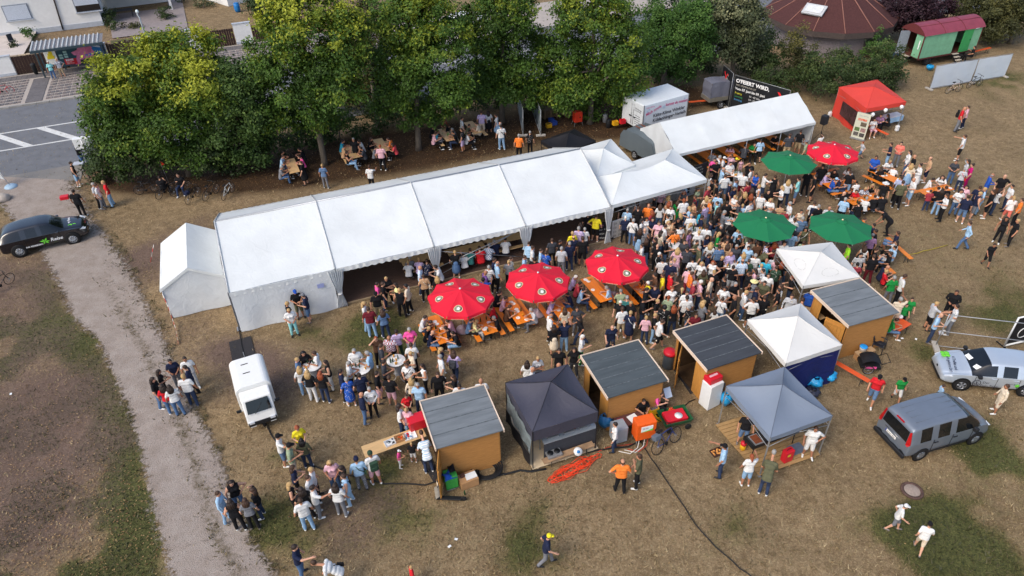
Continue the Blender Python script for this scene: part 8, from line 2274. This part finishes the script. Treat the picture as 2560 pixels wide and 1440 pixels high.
o=empty('bucket',g(2156,876,.38),0,'white bucket with blue lid on the low wooden board','bucket');MB().lathe([(.14,0),(.17,.22),(.17,.24)],18).build('bucket_body',JW,o);MB().lathe([(.18,.23),(.18,.26),(.14,.28),(0,.275)],18).build('lid',mat('lid_blue',(40,150,226),rough=.4),o)
o=empty('bucket',V2(g(2066,800))+Vector((0,0,.3)),0,'white bucket inside the open hut next to the cream canopy','bucket');MB().lathe([(.16,0),(.2,.26),(.2,.3)],18).build('bucket_body',JW,o)
A=g(2035,778,.9);o=MB().box((0,0,0),(.35,1.3,.04)).build('serving_shelf',mat('board_wood',(182,150,112)),None,'wooden serving shelf at the open side of the right hut','shelf');o.location=A;o.rotation_euler=(0,0,ANG)
p0=g(2338,866);pz=2.0;q0=g(2660,905);L,a=on_edge(p0,q0)
o=empty('ball_speed_gate',V2(p0),a,'tubular steel frame gate with rails in front of the silver car','gate')
for z in (.06,.95,1.95):MB().tube([(0,0,z),(L,0,z)],.022).build('rail',STEEL,o)
for x in (0,L):MB().tube([(x,0,0),(x,0,2.0)],.025).build('upright',STEEL,o)
MB().box((-.02,-.1,.06),(.26,.8,.12)).build('concrete_foot',mat('concrete_foot',(176,170,160)),o,bevel=.02);MB().box((3.6,.1,.06),(.8,.24,.12)).build('concrete_foot',mat('concrete_foot',(176,170,160)),o,bevel=.02)
MB().prism([(0,-.02,1.3),(.10,-.02,1.3),(.22,-.02,2.05),(.12,-.02,2.05)],(0,.02,0)).build('reflector',GRYC,o)
A=g(2512,862,.25);B=g(2600,842,.25);L2,a2=on_edge(A,B)
o=empty('goal_wall',V2(A),a2,'black goal wall sheet with white frame and round hole at the right edge','goal')
MB().tube([(0,0,.2),(0,.0,1.9),(L2,0,1.9),(L2,0,.2),(0,0,.2)],.045,8).build('frame',JW,o);MB().quad((.05,.03,.24),(L2-.05,.03,.24),(L2-.05,.03,1.86),(.05,.03,1.86),t=.02).build('target_sheet',BKC,o)
MB().tube([(.75+.30*math.cos(t*.42),-.02,.85+.30*math.sin(t*.42)) for t in range(16)],.02,6).build('hole_ring',JW,o)
for x in (.1,L2-.1):MB().tube([(x,0,.2),(x,.0,0)],.03).tube([(x,-.4,.03),(x,.5,.03)],.03).build('stand',BSTEEL,o)
def ball(x,y,z,r,lab):
 q=g(x,y,z+r);o_=empty('football',q,0,lab,'ball');b_=bmesh.new();bmesh.ops.create_icosphere(b_,subdivisions=3,radius=r);me_=bpy.data.meshes.new('leather');b_.to_mesh(me_);b_.free();me_.materials.append(JW);me_.materials.append(cloth_plain('rs'))
 for p_ in me_.polygons:p_.use_smooth=True ;p_.material_index=1 if (math.sin(p_.center.x/r*4)+math.sin(p_.center.y/r*4+1)+math.sin(p_.center.z/r*4+2))>1.3 else 0
 k=bpy.data.objects.new('leather',me_);COL.objects.link(k);k.parent=o_;MB().lathe([(0,0),(.008,0),(.008,.003),(0,.004)],8,(0,0,r)).build('valve',BSTEEL,o_)
ball(2352,832,0,.12,'football lying at the steel gate upright');ball(2252,792,.64,.11,'football on the small orange table')
A=g(2126,344);B=g(2156,352);L,a=on_edge(A,B);o=empty('rollup_banner',V2(A),a,'tall beige roll-up banner with photo squares by the orange canopy','banner');L=.95;H=2.0
MB().box((L/2,0,.05),(L+.06,.2,.1)).build('base_cassette',STEEL,o);MB().quad((0,0,.1),(L,0,.1),(L,.06,H),(0,.06,H),t=.01).build('banner_sheet',mat('banner_beige',(198,198,178),var=.04),o);MB().tube([(0,.06,H),(L,.06,H)],.014).build('top_rail',STEEL,o)
for i,(x,z,w_,h_,c) in enumerate(((.42,1.02,.40,.30,(96,84,70)),(.10,.62,.34,.28,(88,110,66)),(.52,.60,.34,.30,(150,120,116)),(.10,.26,.34,.28,(92,88,84)),(.52,.24,.34,.28,(70,66,66)))):
 MB().add([(x,-.012+.03*z,z),(x+w_,-.012+.03*z,z),(x+w_,-.012+.03*(z+h_),z+h_),(x,-.012+.03*(z+h_),z+h_)],[(0,1,2,3)]).build('photo_square',mat('photo%d'%i,c,var=.6,scale=9),o)
for i,t in enumerate(('mm','es')):text(t,.30,mat('print_coral',(220,110,84)),o,(.16+.36*i,.03,1.52),Vector((1,0,0)),Zv,bold=.012)
MB().box((L/2,.035,1.38),(L*.9,.005,.015)).build('rule_line',GRYC,o);text('Dein Garten',.13,GRYC,o,(.16,.04,1.78),Vector((1,0,0)),Zv)
o=empty('cloth_table',V2(g(2222,312)),ANG,'table with white cloth under the orange canopy','table');MB().box((0,0,.74),(1.7,.7,.03)).build('tabletop',FOAM,o);MB().grid(lambda u,v:(-.87+1.74*u,-.37+.03*math.sin(u*14),.76-.4*v),14,3).build('cloth_drop',cloth_plain('lb'),o)
for sx in (-.7,.7):MB().tube([(sx,0,0),(sx,0,.73)],.03).build('leg',LEGM,o)
bench_at(2190,322,24+90,'b','bright orange bench under the orange canopy')
#  under the trees: pallets, crates, kegs
PAL=mat('pallet_wood',(150,124,94),var=.2,scale=4,bump=.3)
def pallet_stack(x,y,n,lab):
 q=g(x,y);o_=empty('pallet_stack',q,ANG+.05,lab,'pallets')
 for k in range(n):
  for j in range(5):MB().box((0,-.36+.18*j,.135+.144*k),(1.2,.1,.022)).build('deck_board',PAL,o_)
  for x_ in (-.52,0,.52):MB().box((x_,0,.07+.144*k),(.12,.8,.10)).build('block',PAL,o_)
pallet_stack(1372,292,5,'stack of wooden pallets under the broad lime tree');pallet_stack(1425,286,2,'low pallets right of the pallet stack')
crate(1372,318,0,YEL,'yellow crate at the pallets under the trees','g');crate(1385,312,0,mat('crate_blue',(40,70,150),rough=.5),'blue crate beside the yellow one under the trees',None);crate(1378,305,0,mat('crate_blue',(40,70,150)),'blue crate behind the yellow one under the trees',None)
for k in range(2):crate(1538,312,.31*k,YEL,'%s yellow crate beside the beer kegs'%('lower' if k==0 else 'upper'),None)
for k in range(3):crate(1556,308,.31*k,mat('red_plastic',(206,32,48)),'%s red crate beside the cooling trailer'%('bottom','middle','top')[k],None)
def keg(x,y,m_,lab):
 q=g(x,y);o_=empty('beer_keg',q,0,lab,'keg');MB().lathe([(.17,0),(.19,.03),(.17,.08),(.20,.14),(.205,.3),(.20,.46),(.17,.52),(.19,.57),(.17,.6)],18).build('keg_body',m_,o_);MB().lathe([(.03,.55),(.03,.60),(0,.6)],8).build('valve',STEEL,o_)
keg(1512,305,STEEL,'shiny steel keg under the broad lime tree');keg(1521,318,BSTEEL,'black keg in front of the steel keg');keg(1345,300,BSTEEL,'black keg beside the pallet stack')
o=empty('orange_cooler',g(1443,312),.3,'red orange cooler box on wire legs under the trees','cooler');MB().box((0,0,.72),(.62,.5,.82)).build('box_body',mat('cooler_red',(226,62,36),rough=.45),o,bevel=.02);MB().lathe([(0,0),(.05,0),(.05,.02),(0,.02)],10,(.1,-.26,.7),M=Matrix.Rotation(math.pi/2,3,'X')).build('tap_hole',BSTEEL,o)
for sx in (-.28,.28):
 for sy in (-.22,.22):MB().tube([(sx,sy,.32),(sx*1.3,sy*1.3,0)],.014).build('leg',STEEL,o)
 #  left: barrier tape, sign, flag, posts
TR_=mat('tape_red',(206,44,50));TWh=mat('tape_white',(228,228,226))
def tape(pts,lab):
 P=[g(x,y,z) for x,y,z in pts];o_=empty('barrier_tape',V2(P[0]),0,lab,'tape');b0=o_.location.copy();k=0
 for a_,b_ in zip(P[:-1],P[1:]):
  n_=max(1,int((b_-a_).length/.22))
  for i in range(n_):
   s0,s1=a_.lerp(b_,i/n_)-b0,a_.lerp(b_,(i+1)/n_)-b0;MB().quad(s0-Vector((0,0,.05)),s1-Vector((0,0,.05)),s1+Vector((0.02,0,.05)),s0+Vector((.02,0,.05)),t=.004).build('stripe',TR_ if k%2 else TWh,o_);k+=1
tape([(405,735,1.6),(420,768,1.0),(430,797,.3),(438,820,.15),(445,860,.05)],'red and white barrier tape hanging from the small white tent');tape([(384,612,1.7),(380,630,1.2),(376,655,.7)],'short red and white tape at the back of the small tent')
o=empty('feather_flag',V2(g(28,468)),.2,'white advertising flag on a blue grey foot at the left edge','flag');MB().lathe([(.42,0),(.42,.06),(.3,.16),(.06,.2)],14).build('water_base',mat('base_blue',(150,176,196),rough=.4),o);MB().tube([(0,0,.1),(-.35,.1,1.2),(-.75,.2,3.0)],.02).build('pole',ALU,o)
MB().grid(lambda u,v:(-.16-.55*v-.95*u,.08+.12*v+.05*math.sin(u*5+v*4),.55+2.5*v+.35*u*(1-v)),8,10).build('flag_cloth',PVCW,o);text('Reise',.3,mat('print_redx',(214,34,40)),o,(-1.25,.05,.98),Vector((1,0,.1)),Vector((-.2,0,1)),raise_=.05)
o=empty('sign_post',V2(g(245,452)),.3,'grey steel pole with a white sign box at the road edge','sign');MB().tube([(0,0,0),(0,0,3.1)],.04).build('pole',ALU,o);MB().box((-.1,.3,2.75),(.95,.4,.75)).build('sign_box',JW,o,bevel=.03);MB().box((.1,-.05,1.9),(.12,.05,.45)).build('small_plate',GRYC,o)
o=empty('litter_container',V2(g(238,425)),.2,'dark green litter container behind the sign pole','bin');MB().box((0,0,.5),(.55,.5,1.0)).build('bin_body',mat('bin_green',(70,86,84),rough=.5),o,bevel=.03);MB().box((0,0,1.03),(.6,.55,.07)).build('lid',mat('bin_green',(70,86,84)),o,bevel=.02)
o=empty('stone_bollard',V2(g(203,425)),.2,'low stone block under the person by the sign box','block');MB().box((0,0,.25),(.6,.45,.5)).build('block_body',mat('kerb_stone',(150,146,140)),o,bevel=.03);MB().box((0,0,.53),(.66,.5,.06)).build('cap_slab',CAPST,o)
cst=[tuple(q) for q in gst]
pc,_=car('parked_hatchback','white car on the road glimpsed between the tree crowns',(1196,66),(1150,76),-1,cst,mat('white_paint',(232,232,228)),2.63,1.53,.32,(),(-1.75,.98),((-.95,-.87),(-.05,.03)),(.42,1.14),(-2.08,-1.80),'car',5)
def bulbs(a_,b_,lab):
 A,B=g(*a_),g(*b_);o_=empty('light_string',V2(A),0,lab,'light string');b0=V2(A);P=[A.lerp(B,t/10)-b0-Vector((0,0,.25*math.sin(math.pi*t/10))) for t in range(11)]
 MB().tube(P,.008,4).build('wire',HOSE,o_)
 for p_ in P[1::3]:MB().lathe([(0,-.09),(.035,-.06),(.03,-.02),(.012,0)],8,p_).build('bulb',mat('bulb',(226,216,190),rough=.2),o_)
bulbs((1605,850,2.25),(1697,824,2.25),'string of bulbs between the dark and the black roofed huts');bulbs((1828,787,2.25),(2047,727,2.25),'string of bulbs from the black roofed hut to the right hut');bulbs((1419,912,2.3),(1462,888,2.25),'string of bulbs between charcoal canopy and dark roofed hut')
#  loose ground cover: grass tufts, fallen leaves, stones
def grid_at(F,x,y):
 i=np.clip(np.searchsorted(gyy,y)-1,0,len(gyy)-1);j=np.clip(np.searchsorted(gx,x)-1,0,len(gx)-1);return F[i,j]
def tri_mesh(name,P,size,hgt_,rs,lean=.5):
 k=len(P);a=rs.rand(k)*6.283;dx,dy=np.cos(a),np.sin(a);w_=size*(.6+.8*rs.rand(k));h=hgt_*(.5+rs.rand(k));l1=rs.normal(size=(k,2))*lean*h[:,None]
 v0=np.stack([P[:,0]-dx*w_,P[:,1]-dy*w_,P[:,2]],1);v1=np.stack([P[:,0]+dx*w_,P[:,1]+dy*w_,P[:,2]],1);v2=np.stack([P[:,0]+l1[:,0],P[:,1]+l1[:,1],P[:,2]+h],1)
 return np.stack([v0,v1,v2],1).reshape(-1,3),np.arange(3*k).reshape(-1,3)
def cover_mat(name,c0,c1,c2):
 m_=leaf_mat(name,c0,c1,c2,.15);return m_
rs=np.random.RandomState(11)
N=190000
yy=10+52*rs.rand(N)**1.6;xx=(rs.rand(N)-.5)*2*(.76*yy+9)
ok=~inside(xx,yy,track_poly)|(rs.rand(N)<.05);gg=grid_at(np.clip(green,0,1),xx,yy);so_=grid_at(np.clip(soil,0,1),xx,yy);li_=grid_at(np.clip(litter,0,1),xx,yy)
cl=fbm(xx,yy,.8,55,3);cl2=fbm(xx,yy,3.0,65,3)
pr=(.30+.9*gg+1.2*np.clip(cl-.5,0,1)*2)*(1-.55*so_)*(1-.8*li_)
ok&=rs.rand(N)<pr;xx,yy,gg,cl,cl2=xx[ok],yy[ok],gg[ok],cl[ok],cl2[ok]
zz=np.full(len(xx),-.02)
V,Fc=tri_mesh('g',np.stack([xx,yy,zz],1),.022,.085,rs,.7)
t=np.clip(.50+.42*(rs.rand(len(xx))-.5)+.55*(.45-gg)-.5*(cl2-.5),0,1);t=np.where(gg+.8*(cl2-.5)+.25*rs.rand(len(xx))>.48,t*.62,t)
me=np_mesh('grass',V,Fc,[cover_mat('grass_blade',(56,62,36),(126,110,78),(188,168,130))],False);at=me.attributes.new('tint','FLOAT','POINT');at.data.foreach_set('value',np.repeat(t,3).astype(np.float32))
o=bpy.data.objects.new('grass',me);COL.objects.link(o);tag(o,'short dry grass tufts all over the meadow','grass',kind='stuff')
M_=30000;u=rs.rand(M_);lv=rs.rand(M_);TLn=np.array([(p.x,p.y) for p in TL]);TRn=np.array([(p.x,p.y) for p in TR])
def along(P,t):d=np.concatenate([[0],np.cumsum(np.hypot(*np.diff(P,axis=0).T))]);s=t*d[-1];return np.stack([np.interp(s,d,P[:,0]),np.interp(s,d,P[:,1])],1)
Lp,Rp_=along(TLn,lv),along(TRn,lv);Q=Lp*(1-u[:,None])+Rp_*u[:,None]
w_=np.exp(-((u-.58)/.12)**2)*np.clip((lv-.3)*4,0,1)*.45+np.exp(-((u-1)/.20)**2)*.9+np.exp(-(u/.06)**2);cn=fbm(Q[:,0],Q[:,1],.55,71,3)
ok=rs.rand(M_)<w_*np.clip((cn-.50)*7,0,1);Q=Q[ok]
V,Fc=tri_mesh('w',np.concatenate([Q,np.full((len(Q),1),.02)],1),.03,.09,rs,.9);t=np.clip(.12+.35*rs.rand(len(Q)),0,1)
me=np_mesh('weeds',V,Fc,[bpy.data.materials['grass_blade']],False);at=me.attributes.new('tint','FLOAT','POINT');at.data.foreach_set('value',np.repeat(t,3).astype(np.float32))
o=bpy.data.objects.new('weeds',me);COL.objects.link(o);tag(o,'low green weeds growing on the gravel track','weeds',kind='stuff')
def scatter_leaves(name,lab,pts,n,size,cols):
 X,Y=[],[]
 for (px,py,rx,ry,k) in pts:
  p=g(px,py);X.append(p.x+rs.normal(size=int(n*k))*rx);Y.append(p.y+rs.normal(size=int(n*k))*ry)
 X,Y=np.concatenate(X),np.concatenate(Y);k=len(X);a=rs.rand(k)*6.283;s=size*(.5+rs.rand(k));ca,sa=np.cos(a)*s,np.sin(a)*s;z=.012+.015*rs.rand(k)
 v=[np.stack([X-ca,Y-sa,z],1),np.stack([X+sa*.5,Y-ca*.5,z+.01],1),np.stack([X+ca,Y+sa,z],1),np.stack([X-sa*.5,Y+ca*.5,z+.012],1)]
 me_=np_mesh(name,np.stack(v,1).reshape(-1,3),np.arange(4*k).reshape(-1,4),[cover_mat(name+'_skin',*cols)],False);at_=me_.attributes.new('tint','FLOAT','POINT');at_.data.foreach_set('value',np.repeat(rs.rand(k),4).astype(np.float32))
 o_=bpy.data.objects.new(name,me_);COL.objects.link(o_);tag(o_,lab,'leaves',kind='stuff')
scatter_leaves('fallen_leaves','small fallen leaves scattered on bare soil and grass',[(120,1250,3.0,2.2,1.0),(250,1350,2.5,1.5,.7),(60,1050,2.5,2.0,.35),(150,900,2.5,3,.25),(760,1250,2.5,2,.10),(1800,1300,6,3,.06),(900,1050,4,3,.08)],1500,.034,((92,66,46),(150,116,78),(190,160,112)))
scatter_leaves('leaf_litter','brown leaf litter under the tree row',[(450,450,4.5,1.3,.7),(800,400,5,2.0,1),(1030,370,5,2.2,1),(1250,330,4,2.2,1),(1480,300,4.5,2.2,1),(1700,260,4,2,.5)],1500,.05,((58,40,28),(110,80,50),(150,116,72)))
for i,(x,y,lab) in enumerate([(2255,846,'white paper scrap below the small orange table'),(2290,848,'white paper scrap on grass left of the bald person'),(27,985,'white scrap on bare soil at the left edge'),(1140,1348,'white paper scrap on the lower meadow'),(1124,1366,'second white scrap on the lower meadow')]):
 o=MB().prism([(-.07,-.04,0),(.06,-.05,.005),(.07,.04,.012),(-.05,.05,.004)],(0,0,.006)).build('paper_scrap',PAPER,None,lab,'paper');o.location=g(x,y,.02);o.rotation_euler=(0,0,i)
o=empty('boulder',g(8,500),.3,'pale boulder on the gravel at the left edge','rock');b_=bmesh.new();bmesh.ops.create_icosphere(b_,subdivisions=3,radius=.5)
for v in b_.verts:v.co*=1+.12*math.sin(v.co.x*7)*math.cos(v.co.y*6+1);v.co.z*=.6
me=bpy.data.meshes.new('stone_body');b_.to_mesh(me);b_.free();me.materials.append(mat('boulder',(170,160,150),var=.15,scale=6,bump=.4));k=bpy.data.objects.new('stone_body',me);COL.objects.link(k);k.parent=o;k.location=(0,0,.15)
